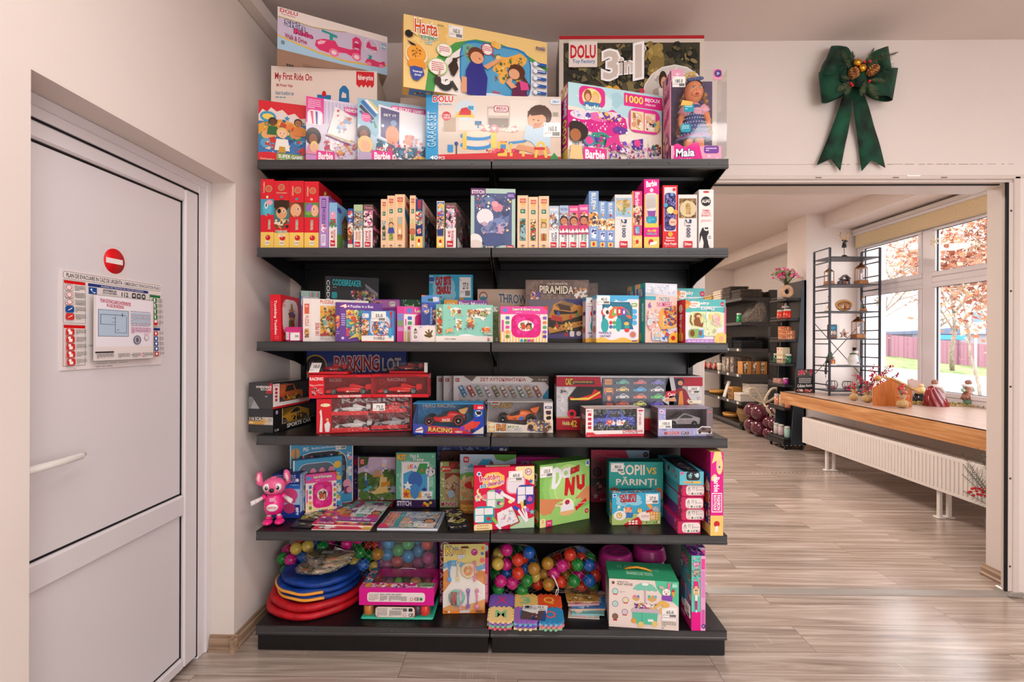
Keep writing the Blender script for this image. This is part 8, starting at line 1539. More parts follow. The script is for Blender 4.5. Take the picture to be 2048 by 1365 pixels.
kc.art(F='r 0 0 100 100 e0c878;p 0,100,0,78,30,84,60,72,100,76,100,100 d8cc7c;z 0 40 100 72 5 1 6ab0d8;z 0 0 100 64 4 1 f0ece4;p 0,30,20,46,10,64,0,60 d8862c;p 100,40,70,52,84,62,100,60 d8862c;p 0,8,30,16,50,10,100,20,100,0,0,0 e8a04c;r 0 0 100 5 e8862c;T 6 84 20 97 f4c83c/1f4a8c/0 K;t 22 92 36 96 2a5a9c KIDS;T 21 85 52 92 f4c83c/1f4a8c/0 ITCHEN;T 34 79 52 84 f0ece8/3a78b4/0 SET;c 74 88 5 b82a84;x 70 86 78 91 2 f0d0e0;p 40,94,44,97,58,97,62,94 5a2418;c 94 94 2.4 e8862c;c 93 86 2.4 4a78c0;c 93 76 4 e87a6c;t 3 1.4 10 3.8 222 CE;c 15 2.6 1.4 f0f0f0;R 40 1 64 4.6 d8d8dc;R 78 1 94 4 8a5a3c')
kc.done()
K=kc.o; kw,kh=kc.w,kc.h
def on(x,z):return (kw*x/100,kh*z/100)
for (x,z,r_,k_,k2) in ((60,62,.034,'efd8acx','e89a54x'),(33,23,.036,'6cc4acx','8ad0bcx')):
 X,Z=on(x,z)
 MB().lathe([(r_,-.003),(r_,-.006),(r_*.8,-.008),(r_*.6,-.006),(.001,-.006)],k_,(X,0,Z),30,'Y',wob=.03,cap=False).build('plate',K)
 if z>50:
  m=MB()
  for i in range(10):m.ell((X+.014*math.cos(i*.628),-.010,Z+.014*math.sin(i*.628)),(.006,.006,.006),k2,10,8)
  m.build('cake',K)
for (x,z0,z1,k_,kind) in ((15,75,47,'3aa0dcx','spoon'),(35,76,47,'efdfa8x','fork'),(75,75,46,'ee8ab4x','knife'),(42,34,6,'ee9cc4x','knife'),(60,35,7,'8a5ac0x','fork'),(81,35,7,'ee8ab4x','spoon')):
 X,Za=on(x,z0); _,Zb=on(x,z1); m=MB()
 m.lathe([(.0045,-.004),(.009,-.004),(.009,-.008),(.0045,-.008)],k_,(X,0,Za-.006),14,'Y',cap=False)
 m.box(X-.006,-.008,Za-.030,X+.006,-.004,Za-.012,k_,.002).tube([(X,-.006,Za-.028),(X,-.006,Zb+.018)],[.004,.003],k_,8)
 if kind == 'spoon':m.ell((X,-.007,Zb+.008),(.010,.005,.011),k_,14,8)
 elif kind == 'knife':m.box(X-.006,-.008,Zb,X+.006,-.005,Zb+.026,k_,.0015)
 else:
  m.box(X-.009,-.008,Zb+.010,X+.009,-.005,Zb+.020,k_,.002)
  for t in (-.0075,-.0025,.0025,.0075):m.box(X+t-.0015,-.0075,Zb,X+t+.0015,-.0055,Zb+.012,k_)
 m.build(kind,K)
for x in (23,31):
 X,Za=on(x,32); _,Zb=on(x+(-1 if x<30 else 0),14)
 MB().tube([(X,-.012,Za),(X-.002,-.013,(Za+Zb)/2),(X,-.012,Zb)],[.005,.006,.005],'c8203cg',10).build('sausage',K)
MX['blis']=clear_mat('blister',(1,1,1),.05,.05,.03,bump=14)
MB().box(kw*.05,-.021,kh*.06,kw*.96,-.0205,kh*.76,'blis').build('blister',K)
# foam mat: four layers of six tiles
A0,A1,A3=atz(977,1241,BZ+.04),atz(1132,1243.5,BZ+.04),atz(986.5,1184.6,BZ+.04)
fm=empty('foam_play_mat',(A0.x,A0.y,BZ+.001),math.atan2(A1.y-A0.y,A1.x-A0.x)); tag(fm,'stack of interlocking foam play mat tiles with letters, price 35.0','play mat')
TW=(A1-A0).length/3.06; TD=(A3.y-A0.y)/2.05
LY=(('e8607c','f0d89c','8cc8a0','e8607c','d8a05c','8cc8a0'),('8cc8a0','8a5ac0','f08a8c','8cc8a0','5aa8d8','e85a4c'),('9a70c8','7ab8e0','8cb8d8','b07cc8','e8a04c','7ab8c8'),('f0d08c','9a64b8','2c8cc0','7a5ab8','e8c06c','e0501c'))
LT={(3,0):('M','8ac890'),(3,1):('P','2c78b4'),(3,2):('O','e85a5c'),(3,3):('X','d83a6c'),(3,4):('3','7ac090'),(3,5):('Q','e8b84c')}
for l in range(4):
 for t in range(6):
  cx,cy=t% 3,t // 3
  x0,y0=cx*TW+.002*(l% 2),cy*TD
  pts=[]; n=9; tt=.008
  def edge(ax,ay,bx,by,nx_,ny_):
   for i in range(n):
    o_=tt if i% 2 == (l% 2) else 0
    if i in (0,n-1):o_=0
    for u in (i/n,(i+1)/n):pts.append((ax+(bx-ax)*u+nx_*o_,ay+(by-ay)*u+ny_*o_))
  e_=.0085; w_,d_=TW-e_-.001,TD-e_-.001
  edge(x0,y0,x0+w_,y0,0,-tt*0-.0 if cy else -1); edge(x0+w_,y0,x0+w_,y0+d_,1,0); edge(x0+w_,y0+d_,x0,y0+d_,0,1); edge(x0,y0+d_,x0,y0,-1 if cx == 0 else 0,0)
  m=MB(); m.prism(pts,l*.0096,l*.0096+.009,LY[l][t]+'m','Z')
  if (l,t) in LT:
   ch,k_=LT[(l,t)]
   Face(m,(x0+w_*.22,y0+d_*.2,l*.0096+.0092),(w_*.55,0,0),(0,d_*.6,0)).art('t 4 4 96 96 %s %s' % (k_+'m',ch))
  m.build('tile',fm)
m=MB(); g_=Face(m,(TW*1.25,.012,.0395),(TW*1.0,-.012,.001),(.015,TD*.95,.002)); g_.art('r 0 0 100 100 e8ece8;p 0,0,100,0,100,50,60,40,0,60 5a4a4c;s 40 2 98 48 16 10 3 8a3a2c,2a3a6c,c89a7c;x 6 66 56 92 4 889;e 18 84 10 8 2a3434'); g_.art('p 66,60,96,64,100,0,70,0 2a50a0;p 66,60,90,64,84,0,66,0 5a4a4c'); m.build('label',fm)
m=MB(); g_=Face(m,(TW*1.72,TD*.62,.0425),(TW*.62,-.006,0),(.006,TD*.42,.001)); g_.art('r 0 0 100 100 f0ece8;t 34 50 74 84 222 35.0;x 6 84 70 94 1 998;x 50 12 92 40 2 333;x 6 14 40 40 2 a99'); m.build('price_tag',fm)
GM='colouring magazines piled beside the foam mat'
for i,(c0,c1,c3,th,k_,art_,lb) in enumerate((
  ((1136,1235),(1199,1238),(1140,1186),.004,'e0d0c8',MG% ('c8b8a8',20,2,'e8a8b8,8a6a5c,d8d0c8'),'pale magazine at the bottom of the pile beside the foam mat'),
  ((1143,1228),(1209,1229),(1150,1184),.008,'8ac0c0',MG% ('6aa8a8',20,4,'3a3a5c,d8c8b8,8ac0c0,c8607c'),'teal and violet magazine low in the pile'),
  ((1141,1219),(1211,1218),(1156,1182),.008,'d8b8a0',MG% ('3a78b4',20,6,'c8a088,f0e0d0,3a5a8c,8ab8d8'),'blue magazine showing at the right of the pile'),
  ((1136,1210),(1199,1208),(1134,1178),.008,'d8a8a8',MG% ('c88a8c',20,8,'e8c8c0,a85a6c,f0e0d0'),'pink magazine just below the top'),
  ((1134,1204),(1198,1203),(1128,1176.5),.003,'c8a868',MG% ('b88a44',20,9,'5a4a2c,d8a868,8a6a34,e0c890')+'c 30 24 9 3a2a24;c 30 24 7 e8d0a0;c 74 24 9 3a2a24;c 74 24 7 e8d0a0;s 30 30 80 80 16 12 3 2a2420,8a3a2c,c8b070,4a5a3c','ochre magazine with a bicycle, top of the pile'))):
 zt=BZ+.001+sum((.004,.008,.008,.008,.003)[:i])+.0005*i
 flat('magazine',lb,'magazine',c0,c1,c3,zt,th,k_,art_,GM)
# pink lidded buckets
for (px,py,d,rad,lb) in ((1231,1100,2.345,.083,'magenta bucket with a ribbed lid, left one behind the play house box'),(1298,1089,2.395,.080,'dark magenta bucket with a ribbed lid, right one behind the play house box')):
 p=at(px,py,d); H=p.z-BZ
 r=empty('lidded_bucket',(p.x,d,BZ+.001)); tag(r,lb,'bucket','pink lidded buckets on the base shelf')
 MB().lathe([(rad*.78,0),(rad*.92,H*.72)],'b02a80x',(0,0,0),28).build('pail',r)
 MB().lathe([(rad*.94,H*.70),(rad*1.02,H*.72),(rad*1.02,H*.77),(rad*.97,H*.79),(rad*.99,H*.84),(rad*.93,H*.86),(rad*.94,H*.92),(rad*.86,H*.96),(rad*.82,H*.985),(rad*.74,H*.975),(rad*.3,H*.97),(rad*.1,H*.99),(.001,H*.99)],'c0308cx',(0,0,0),32,cap=False).build('lid',r)
 m=MB()
 for a in range(5):m.ell((rad*.45*math.cos(a*1.26),rad*.45*math.sin(a*1.26),H*.972),(rad*.16,rad*.12,.002),'8a1c60x',10,6)
 m.build('lid_relief',r)
# play house carton with handle, doll carton
pbx=box('green-topped play house toy box with an ice cream cart picture, price 65.0',CAT,1218,2.069,1357.5,2.043,1158,.165,6,'e9d9d2',F=
 'r 0 0 100 100 ead9d0;p 66,100,68,86,74,74,84,64,94,56,100,48,100,100 5cc8a0;c 6 92 3.6 c8883c;c 6 92 2.4 3a4a7c;t 12 93 28 95.6 333 BARBECUE TOYS;t 12 87 34 92 333 PLAY HOUSE;c 9 74 6.4 4a3a7c;c 9 74 5.6 b8dcd0;c 24 57 6.4 4a3a7c;c 24 57 5.6 e8d8b8;c 9 48 6.4 4a3a7c;c 9 48 5.6 b8d8d0;c 23 32 6.4 4a3a7c;c 23 32 5.6 d8c8d0;c 9 22 6.4 4a3a7c;c 9 22 5.6 8a6a4c;r 6 67 12 69 c8302c;r 21 50 27 52 c8302c;r 20 25 26 27 c8302c;r 6 13 12 16 c8302c;x 16 72 24 75 2 998;'
 'p 34,80,38,88,46,94,54,95,62,92,68,84,70,80,66,78,62,80,58,78,54,80,50,78,46,80,42,78,38,80 7cc8b0;e 52 92 5 3 f0f0ec;r 50.6 40 53.4 80 c8b0b8;p 34,60,34,66,44,66,44,60,40,56 d8a868;c 37 66 3 e87aa0;c 42 66 3 7a8ad0;p 56,60,56,66,68,66,68,60,62,56 d8a868;c 58 67 3 5ac0b0;c 63 67 3 d8a868;c 67 67 3 6ab8d0;s 36 34 70 54 30 5 4 c85a8c,e8b84c,6a3a8c,d8a868,8a5a3c,f0ece4;p 60,40,74,60,82,58,84,50,80,40,74,34,72,40,78,50,74,52,66,42 e8b85c;c 84 52 4 e8b85c;'
 'p 32,36,34,42,72,42,74,34,66,30,40,30 c8b4c0;p 35,14,34,34,70,34,69,14,62,10,42,10 5cc0a0;p 47,10,47,34,48,34,48,10 4aa088;R 56 16 64 21 f0ece8;c 36 16 5 e8a03c;c 46 9 6 e8c878;c 66 12 6 e8c878;e 82 78 6 8 f0ece4;p 72,86,72,92,78,90,80,82 c8b8a8;p 84,84,84,98,88,98,87,84 e87aa0;p 76,62,76,72,90,72,91,60 8a4ab0;c 80 79 1 4a3a3c;c 85 79 1 4a3a3c;e 82 75 1.4 1.6 c83a3c;c 92 82 3 c83040;p 89,80,95,80,92,66 e8a04c;R 90 88 98 98 8ad8bc;t 91 90 97 95 f0f8f4 3+;r 76 20 96 26 f4f0ec;x 76 8 96 18 3 998;x 76 3 97 6 1 777',
 T='r 0 0 100 100 3aa878;T 16 60 38 80 7cd0a8/0 PLAY;T 62 50 78 68 7cd0a8/0 HOUSE;T 28 28 66 44 b8e8d0/-4 BARBECUE TOYS;r 0 0 50 6 339a6c',L='r 0 0 100 100 2a8a68;r 0 0 100 70 c8b4aa',tags=[('F',76,27,97,46,'65.0')])
MB().tube([(pbx.w*.26,.09,pbx.h+.002),(pbx.w*.32,.09,pbx.h+.008),(pbx.w*.45,.088,pbx.h+.014),(pbx.w*.58,.086,pbx.h+.008),(pbx.w*.66,.082,pbx.h+.002)],[.003,.005,.0055,.005,.003],'eba02cx',8).build('handle',pbx.o)
for (xa,d,yt_,lb) in ((1383,2.048,1112.5,'turquoise and pink doll carton with price 65.0, right end of the base shelf'),(1383,2.21,1096,'turquoise and pink doll carton behind its twin, only its top and edge showing')):
 b=Box('doll_carton',lb,CAT,xa,d,xa+27.5,d,yt_,.135,BZ,'5cc8b8')
 b.art(F='r 0 0 100 100 6acfbc;s 0 50 66 98 30 1.6 3 3a6a7c,f0a0c0;r 0 0 66 25 e8188c;r 66 0 100 100 eca8d0;r 70 82 96 96 e8489c;r 70 44 96 80 e08ac8;r 70 6 96 28 d860b0;e 34 89 26 3 d85a9c;T 14 87 54 91 f0d0e0/8a1c5c/0 BFF;p 12,78,20,82,52,82,56,76,34,73,12,74 9a8a7c;x 14 75 54 80 2 e8e0c8;p 12,56,18,66,46,66,52,56 e0287c;e 32 54 16 6 e8b88c;p 10,56,14,46,22,50,22,56 f0d8a0;p 44,56,44,48,56,44,54,56 f0d8a0;p 22,48,44,48,42,40,24,40 f0ece4;p 24,40,42,40,40,28,27,28 d02878;e 33 26 6 2 f4ece8;c 26 54 .9 2a6a8c;c 38 54 .9 2a6a8c;c 86 6 3 6a2a8c;t 78 4.6 92 7.6 f0e0f0 3+',
   L='r 0 0 100 100 2f98a8;p 0,100,0,76,50,84,100,70,100,100 3f8a6c;r 0 0 100 18 c01870;T 14 78 66 92 e87ab0/5a1440/-3 BFF;c 12 74 7 3a2434;c 12 74 5.4 8ab0b0;p 56,62,56,72,90,70,92,60 9a9a8c;x 58 62 90 70 3 3a3a34;' +''.join('e %d %d 7 5 %s;R %d %d %d %d %s;' % (x,54-x/9,c1,x-7,30-x/9,x+7,49-x/9,c2) for x,c1,c2 in ((14,'a83a5c','8a2a5c'),(32,'b0402c','2a6a8c'),(52,'e07ab0','6a9ad0'),(74,'c85aa8','b03a8c'),(92,'e8b88c','9a3a7c')))+'e 26 22 14 5 e8e0e8;x 10 4 70 12 1 f0c8e0',T='r 0 0 100 100 7a2a94;s 0 0 100 100 14 20 3 b46ac8,5a1c78,d8a8e0')
 if d<2.1:b.tag('L',44,14,92,30,'65.0')
 b.done()
# ================================================================ green velvet bow on the wall above the opening
MX.update(velvet=noise_mat('green_velvet','00150c','00583a',(14,14,14),.75,detail=6,ramp=(.3,.75)),cone_=noise_mat('pine_cone','6a3a1c','b0703c',(60,60,60),.6),gold=mat('d8a03c',.18,metal=1.0,key='gold'))
MX['velvet'].node_tree.nodes['Principled BSDF'].inputs['Sheen Weight'].default_value=.06
bow=empty('ribbon_bow',tuple(at(1712,160,2.56))); tag(bow,'large dark green velvet bow with pine cones and greenery on the wall above the opening','bow')
B0=bow.location.copy()
def wp(px,py,off):return at(px,py,2.56-off)-B0
def ribbon(name,edgeA,edgeB):
 m=MB(); m.sheet([[tuple(a),tuple((a+b)/2),tuple(b)] for a,b in zip(edgeA,edgeB)],'velvet')
 o=m.build(name,bow); s_=o.modifiers.new('s','SOLIDIFY'); s_.thickness=.003; return o
def spl(P,n=6):
 P=[Vector(p) for p in P]; out=[]
 for i in range(len(P)-1):
  p0,p1,p2,p3=P[max(i-1,0)],P[i],P[i+1],P[min(i+2,len(P)-1)]
  for j in range(n):
   t=j/n; out.append(.5*((2*p1)+(p2-p0)*t+(2*p0-5*p1+4*p2-p3)*t*t+(3*p1-p0-3*p2+p3)*t ** 3))
 out.append(P[-1]); return out
def loop(A,Bq):ribbon('loop',spl([wp(*q) for q in A]),spl([wp(*q) for q in Bq]))
loop([(1712,150,.03),(1680,110,.02),(1652,120,.03),(1641,148,.07),(1652,150,.11),(1680,152,.10),(1710,160,.05)],[(1712,140,.03),(1700,100,.02),(1685,92,.02),(1664,92,.06),(1672,98,.11),(1690,110,.10),(1712,145,.05)])
loop([(1710,165,.03),(1670,170,.02),(1644,175,.03),(1637,150,.07),(1645,141,.10),(1672,141,.11),(1710,158,.06)],[(1712,175,.03),(1680,195,.02),(1655,206,.03),(1643,206,.07),(1655,201,.10),(1680,192,.11),(1712,170,.06)])
loop([(1714,150,.03),(1745,115,.02),(1770,96,.03),(1775,93,.06),(1765,96,.10),(1742,108,.10),(1714,145,.05)],[(1714,165,.03),(1750,150,.02),(1775,145,.03),(1782,138,.06),(1776,142,.10),(1748,150,.10),(1714,160,.05)])
loop([(1714,155,.03),(1750,140,.02),(1785,136,.03),(1795,136,.07),(1783,138,.11),(1752,148,.11),(1714,158,.06)],[(1714,172,.03),(1740,195,.02),(1768,203,.03),(1784,200,.07),(1775,192,.11),(1748,190,.11),(1714,172,.06)])
loop([(1700,140,.05),(1690,115,.06),(1683,112,.09),(1700,110,.11),(1712,128,.10)],[(1700,172,.05),(1680,170,.06),(1672,158,.09),(1690,165,.12),(1712,168,.10)])
loop([(1700,135,.08),(1715,126,.11),(1731,126,.12),(1733,130,.09)],[(1702,172,.08),(1715,174,.11),(1732,172,.12),(1735,168,.09)])
ribbon('tail',spl([wp(*q) for q in ((1690,175,.05),(1678,215,.05),(1660,265,.03),(1646,300,.02),(1633,331,.03))]),spl([wp(*q) for q in ((1706,175,.05),(1703,215,.05),(1696,262,.03),(1690,290,.02),(1680,342,.03))]))
ribbon('tail',spl([wp(*q) for q in ((1704,175,.05),(1708,225,.05),(1714,270,.03),(1718,305,.02),(1723,343,.03))]),spl([wp(*q) for q in ((1722,175,.05),(1737,215,.05),(1748,255,.03),(1759,290,.02),(1770,336,.03))]))
def cone(px,py,off,ang,L_):
 c=wp(px,py,off); m=MB(); rr=random.Random(int(px)); m.T=Matrix.Translation(c) @ Matrix.Rotation(ang,4,'Y')
 m.ell((0,0,0),(L_*.28,L_*.28,L_*.5),'cone_',12,8)
 for i in range(8):
  z=-L_*.42+L_*.84*i/7; r_=L_*.36*math.sqrt(max(.08,1-(z/(L_*.56)) ** 2))
  for j in range(9):
   a=2*PI*(j+.5*(i% 2))/9; m.ell((r_*math.cos(a),r_*math.sin(a),z+.002),(.0065,.0065,.0028),'c89058' if j% 2 else 'cone_',7,5)
 m.build('pine_cone',bow)
cone(1708,147,.135,-.35,.052); cone(1745,141,.135,.9,.054)
for px,py in ((1714,126),(1724,137)):MB().ell(tuple(wp(px,py,.14)),.020,'gold',16,12).build('gold_bauble',bow)
for px,py in ((1740,123),(1729,124),(1739,162),(1702,167),(1705,171)):MB().ell(tuple(wp(px,py,.145)),.007,'c81420g',10,8).build('berry',bow)
def sprig(p0,p1,w,k1,k2,name='sprig',parent=None,n=34,flatn=.35,seed=1):
 rr=random.Random(seed); m=MB(); d=(p1-p0); m.tube([tuple(p0),tuple(p1)],.0014,'4a3c28',4)
 s_=d.cross(Vector((0,1,0))).normalized()
 for i in range(n):
  t=(i+.5)/n; p=p0+d*t; ww=w*(math.sin(PI*min(1,t*.9+.12))*.9+.1)
  for sg in (-1,1):
   q=p+s_*sg*ww+d.normalized()*ww*.7+Vector((0,rr.uniform(-flatn,flatn)*ww,0)); e_=d.normalized()*.0016
   m.add([tuple(p-e_),tuple(q),tuple(p+e_)],[(0,1,2)],k1 if rr.random()<.6 else k2)
 return m.build(name,parent or bow)
for i,(a,b,w) in enumerate((((1702,140),(1684,98),.016),((1708,128),(1704,102),.012),((1732,128),(1748,96),.016),((1735,135),(1775,104),.024),((1760,118),(1797,104),.012),((1700,165),(1674,182),.018),((1703,168),(1690,190),.014),((1732,162),(1722,193),.018),((1736,165),(1757,199),.024),((1742,160),(1771,162),.016),((1700,158),(1682,152),.010))):
 sprig(wp(a[0],a[1],.13),wp(b[0],b[1],.125),w*1.15,'3a4a30m','5a6648m',seed=i)
for i,c in enumerate(((1694,130),(1762,134))):
 m=MB(); rr=random.Random(i); p=wp(c[0],c[1],.12)
 for j in range(110):
  a=rr.uniform(0,6.28); l=rr.uniform(.03,.062); q=p+Vector((l*math.cos(a),rr.uniform(-.03,.01),l*math.sin(a))); m.tube([tuple(p),tuple(q)],.0006,'1f4a34m' if j% 3 else '3a5c48m',3)
 m.build('pine_tuft',bow)
m=MB(); m.tube([(0,-.02,.02),(0,-.09,-.005),(0,-.10,-.03)],.016,'velvet',10); m.build('knot',bow)
# cut the swallow tails
for o in [c for c in bow.children if c.name.startswith('tail')]:
 me=o.data; vs=[v.co.copy() for v in me.vertices]; n_=len(vs) // 3
 up=(vs[(n_-8)*3+1]-vs[-2]).normalized()
 for k_ in range(6):
  me.vertices[(n_-1-k_)*3+1].co += up*.052*(1-k_/6)
# ================================================================ far room: shelving, tower, rack, goods
def TM(x,y,z=0):m=MB(); m.T=Matrix.Translation((-x,-y,-z)); return m
XA,XB,YN,YF=3.33,3.80,7.32,9.1
su=empty('shelving_unit',(XA,YN,0)); tag(su,'black shop shelving in the far room with towels, baskets and boxes','shelving unit')
LF=[.10,.42,.84,1.23,1.63,2.0]
TM(XA,YN).box(XB,YN,0,XB+.06,YF,2.1,'black').build('back_panel',su)
for y in (YN,YF):TM(XA,YN).box(XB-.04,y-.03,0,XB+.06,y+.03,2.11,'lipm').build('upright',su)
for i,z in enumerate(LF):
 xa=XA+(.0 if i<1 else .02)
 m=TM(XA,YN); m.box(xa,YN,z-.03,XB,YF,z,'black'); m.prism([(xa,z-.045),(xa,z),(XB,z),(XB,z-.07)],YN-.004,YN,'lipm','Y'); m.box(xa-.008,YN,z-.045,xa,YF,z,'lipm'); m.build('shelf',su)
 if 0<i<4:
  for k in range(3):TM(XA,YN).box(xa-.012,YN+.08+k*.35,z-.042,xa-.009,YN+.14+k*.35,z-.004,'e8e0d4').build('shelf_ticket',su)
TM(XA,YN).box(XA+.03,YN,0,XB,YF,.07,'black').build('plinth',su)
MX.update(towg=noise_mat('grey_towel','4a4440','5c544e',(40,40,40),.9,bump=.4,bscale=60),towc=noise_mat('cream_towel','c8b8a4','e0d4c4',(40,40,40),.9,bump=.4,bscale=60),towy=noise_mat('yellow_towel','c8a868','d8bc84',(40,40,40),.9,bump=.4,bscale=60),
   wick=noise_mat('woven_basket','8a6a44','b8966c',(120,120,50),.8,bump=.5),whit=noise_mat('white_woven','c8beb2','e6ddd2',(90,90,40),.7,bump=.5),bamb=noise_mat('bamboo','b8803c','d0984c',(10,60,60),.5),blk=noise_mat('black_cloth','18181a','26262a',(30,30,30),.9,bump=.4))
def towels(x0,x1,y0,y1,z,n,k,col,grp,th=.032):
 for i in range(n):
  m=MB(); w=x1-x0-.01*(i% 2); d=y1-y0
  m.box(0,0,0,w,d,th*.93,k,.012).box(-.003,.004,th*.1,.02,d-.004,th*.86,k,.012)
  o=m.build('folded_towel',None,(x0+.005*(i% 3),y0,z+.001+i*th))
  pos='at the bottom' if i == 0 else ('on top' if i == n-1 else ('just above the bottom one' if i == 1 else ('second from the top' if i == n-2 else 'in the middle')))
  tag(o,'%s folded towel %s of %s' % (col,pos,grp),'towel',grp)
towels(XA+.0,XB-.12,YN+.02,YN+.34,2.0,4,'towg','dark grey','the near grey towel stack')
towels(XA+.0,XB-.16,YN+.38,YN+.68,2.0,7,'towg','grey','the tall grey towel stack',.030)
towels(XA+.0,XB-.16,YN+.74,YN+1.06,2.0,5,'towc','cream','the cream towel stack',.038)
towels(XA+.0,XB-.16,YN+1.14,YN+1.5,2.0,4,'towy','pale yellow','the yellow towel stack',.036)
towels(XA+.02,XB-.12,YN+.02,YN+.32,1.23,4,'blk','black','the near black cloth stack',.030)
towels(XA+.02,XB-.06,YN+.36,YN+.68,1.23,6,'blk','black','the tall black cloth stack',.030)
def one(name,label,cat,loc,mb,group=None,rot=None):return tag(mb.build(name,None,loc,rot),label,cat,group)
m=MB(); rr=random.Random(2); m.prism([(0,0),(.28,0),(.36,.16),(.30,.30),(.22,.31),(.10,.14)],0,.2,'crink','Y')
o=MB().prism([(.02,.005),(.26,.005),(.33,.15),(.28,.27),(.22,.28),(.12,.13)],.01,.19,noise_mat('dark_filling','1c1814','b0a088',(70,70,70),.4,ramp=(.45,.62)),'Y').build('filled_bag',None,(XA+.07,YN+.06,1.631)); tag(o,'bulging clear bag of dark goods leaning on the second far shelf','bag')
mm=m.build('film',o)
def jar(loc,r,h,k,label,lid='d8d8d4',grp=None,cat='candle'):
 o=MB().lathe([(r*.92,.001),(r,.006),(r,h*.78)],k+'g',(0,0,0),16).build('jar_candle',None,loc); tag(o,label,cat,grp)
 MB().lathe([(r*.9,h*.78),(r*.95,h*.84),(r*.95,h*.97),(r*.5,h)],lid+'g',(0,0,0),16).build('lid',o); return o
jar((XA+.05,YN+.16,1.631),.035,.14,'1fa05c','green jar candle on the second shelf of the far shelving')
for i,(x0,x1,y,h,k,lb) in enumerate(((.05,.18,.04,.19,'c88a4c','left'),(.19,.31,.04,.19,'b87a40','middle'),(.32,.42,.04,.19,'c08448','right'))):
 m=MB(); m.box(0,0,0,x1-x0,.16,h,k); Face(m,(0,0,0),(x1-x0,0,0),(0,0,h)).art('r 4 6 56 94 6a4a2c;s 8 8 52 92 8 12 %d d8c8b0,8a7a64,e8dcc8;r 58 0 62 100 e0b880;r 40 76 56 92 e8e4dc' % i)
 one('kitchen_gadget_box','brown windowed kitchenware box, %s one of three on the fourth far shelf' % lb,'box',(XA+x0,YN+y,.841),m,'brown windowed boxes')
for i,(y,h,k) in enumerate(((.30,.25,'7a6c62'),(.46,.25,'5c5048'),(.60,.24,'8a7c70'))):
 m=MB(); m.box(0,0,0,.28,.13,h,k); Face(m,(0,.13,0),(0,-.13,0),(0,0,h)).art('s 6 6 94 94 8 14 %d 3a3430,b0a498,c8bcb0' % i); Face(m,(0,0,0),(.28,0,0),(0,0,h)).art('s 6 6 94 94 10 12 %d 4a423c,a89c90' % i)
 one('glassware_box','grey glassware box, %s of three on the fourth far shelf' % ('nearest','middle','farthest')[i],'box',(XA+.03,YN+y,.841),m,'grey glassware boxes')
for i in range(5):
 m=MB(); m.lathe([(.02,0),(.045,.05),(.03,.10),(.01,.12)],'b03428g',(0,0,0),14).tube([(0,0,.12),(0,0,.17)],.004,'c8c8c4',6)
 for j in range(5):
  a=2*PI*j/5; m.tube([(.028*math.cos(a),.028*math.sin(a),.012),(.0455*math.cos(a),.0455*math.sin(a),.05),(.028*math.cos(a),.028*math.sin(a),.105)],.006,'e8dcd0',5)
 one('striped_bottle','red and white striped bottle on the fourth far shelf, %s' % ('nearest','second nearest','in the middle','second farthest','farthest')[i],'bottle',(XA+.06+.05*(i% 2),YN+1.08+i*.11,.841),m,'striped bottles')
one('soap_bottle','cream ribbed pump bottle on the fourth far shelf','bottle',(XA+.05,YN+.86,.841),MB().lathe([(.035,0),(.04,.03),(.036,.06),(.045,.09),(.045,.13)],'d8ccb8',(0,0,0),16).tube([(0,0,.13),(0,0,.18),(-.02,0,.185)],.005,'c8c4bc',6))
for (x,y,z,w,d,h,lb) in ((.02,.04,.421,.23,.22,.125,'white woven lidded box, front left of the three'),(.256,.04,.421,.19,.21,.125,'white woven lidded box, lower right of the three'),(.165,.06,.549,.28,.23,.14,'white woven lidded box, stacked on the other two')):
 m=MB(); m.box(0,0,0,w,d,h*.7,'whit',.004).box(-.004,-.004,h*.7,w+.004,d+.004,h,'whit',.006); one('woven_box',lb,'storage box',(XA+x,YN+y,z),m,'white woven boxes')
m=MB(); m.box(0,0,0,.20,.16,.19,'bamb',.002); Face(m,(0,.16,0),(0,-.16,0),(0,0,.19)).art('G 10 8 92 92 2 2 6 6a4420'); Face(m,(0,0,0),(.2,0,0),(0,0,.19)).art('r 2 48 98 50 8a5c2c')
one('bamboo_cabinet','small bamboo cabinet with latticed doors on the far shelving','cabinet',(XA+.04,YN+.36,.421),m)
one('picture_frame','white and black leaning card holder behind the bamboo cabinet','card',(XA+.06,YN+.68,.421),MB().prism([(0,0),(.02,0),(.10,.26),(.08,.26)],0,.10,'e0dcd4','Y').prism([(.05,.2),(.07,.26),(.15,.26),(.10,.18)],.1,.16,'2a2622','Y'))
for i in range(3):
 z0=.02*0
 m=MB(); R_=.135-i*.004; zb_=.03*i
 o_s=.82; m.lathe([(R_*.72,zb_),(R_*.8,zb_+.05),(R_,zb_+.17),(R_*1.03,zb_+.185),(R_*.97,zb_+.18),(R_*.7,zb_+.03)],'wick',(0,0,0),28,sx=1.2,cap=False).lathe([(R_*.72,zb_),(R_*.72,zb_+.004)],'wick',(0,0,0),28,sx=1.2)
 o=one('basket','woven straw basket with loop handles, %s of the nested three' % ('lowest','middle','top')[i],'basket',(XA+.20,YN+.18,.102+.004*i),m,'nested straw baskets'); o.scale=(1,1,.8)
 for sg in (-1,1):
  MB().tube([(sg*.06+.05*math.cos(a),-R_*.9*-sg*-1,zb_+.18+.06*math.sin(a)) for a in [PI*j/8 for j in range(9)]],.009,'wick',6).build('handle',o)
for (z,y,lb) in ((.102,.62,'round wooden tray leaning low on the far shelving base'),(.421,1.2,'wooden bowl on the fifth far shelf')):
 one('wooden_tray',lb,'tray',(XA+.17,YN+y+.06,z),MB().lathe([(.10,0),(.13,.01),(.14,.06),(.125,.055),(.1,.015)],'bamb',(0,0,0),24,cap=False).lathe([(.1,0),(.1,.01)],'bamb',(0,0,0),24))
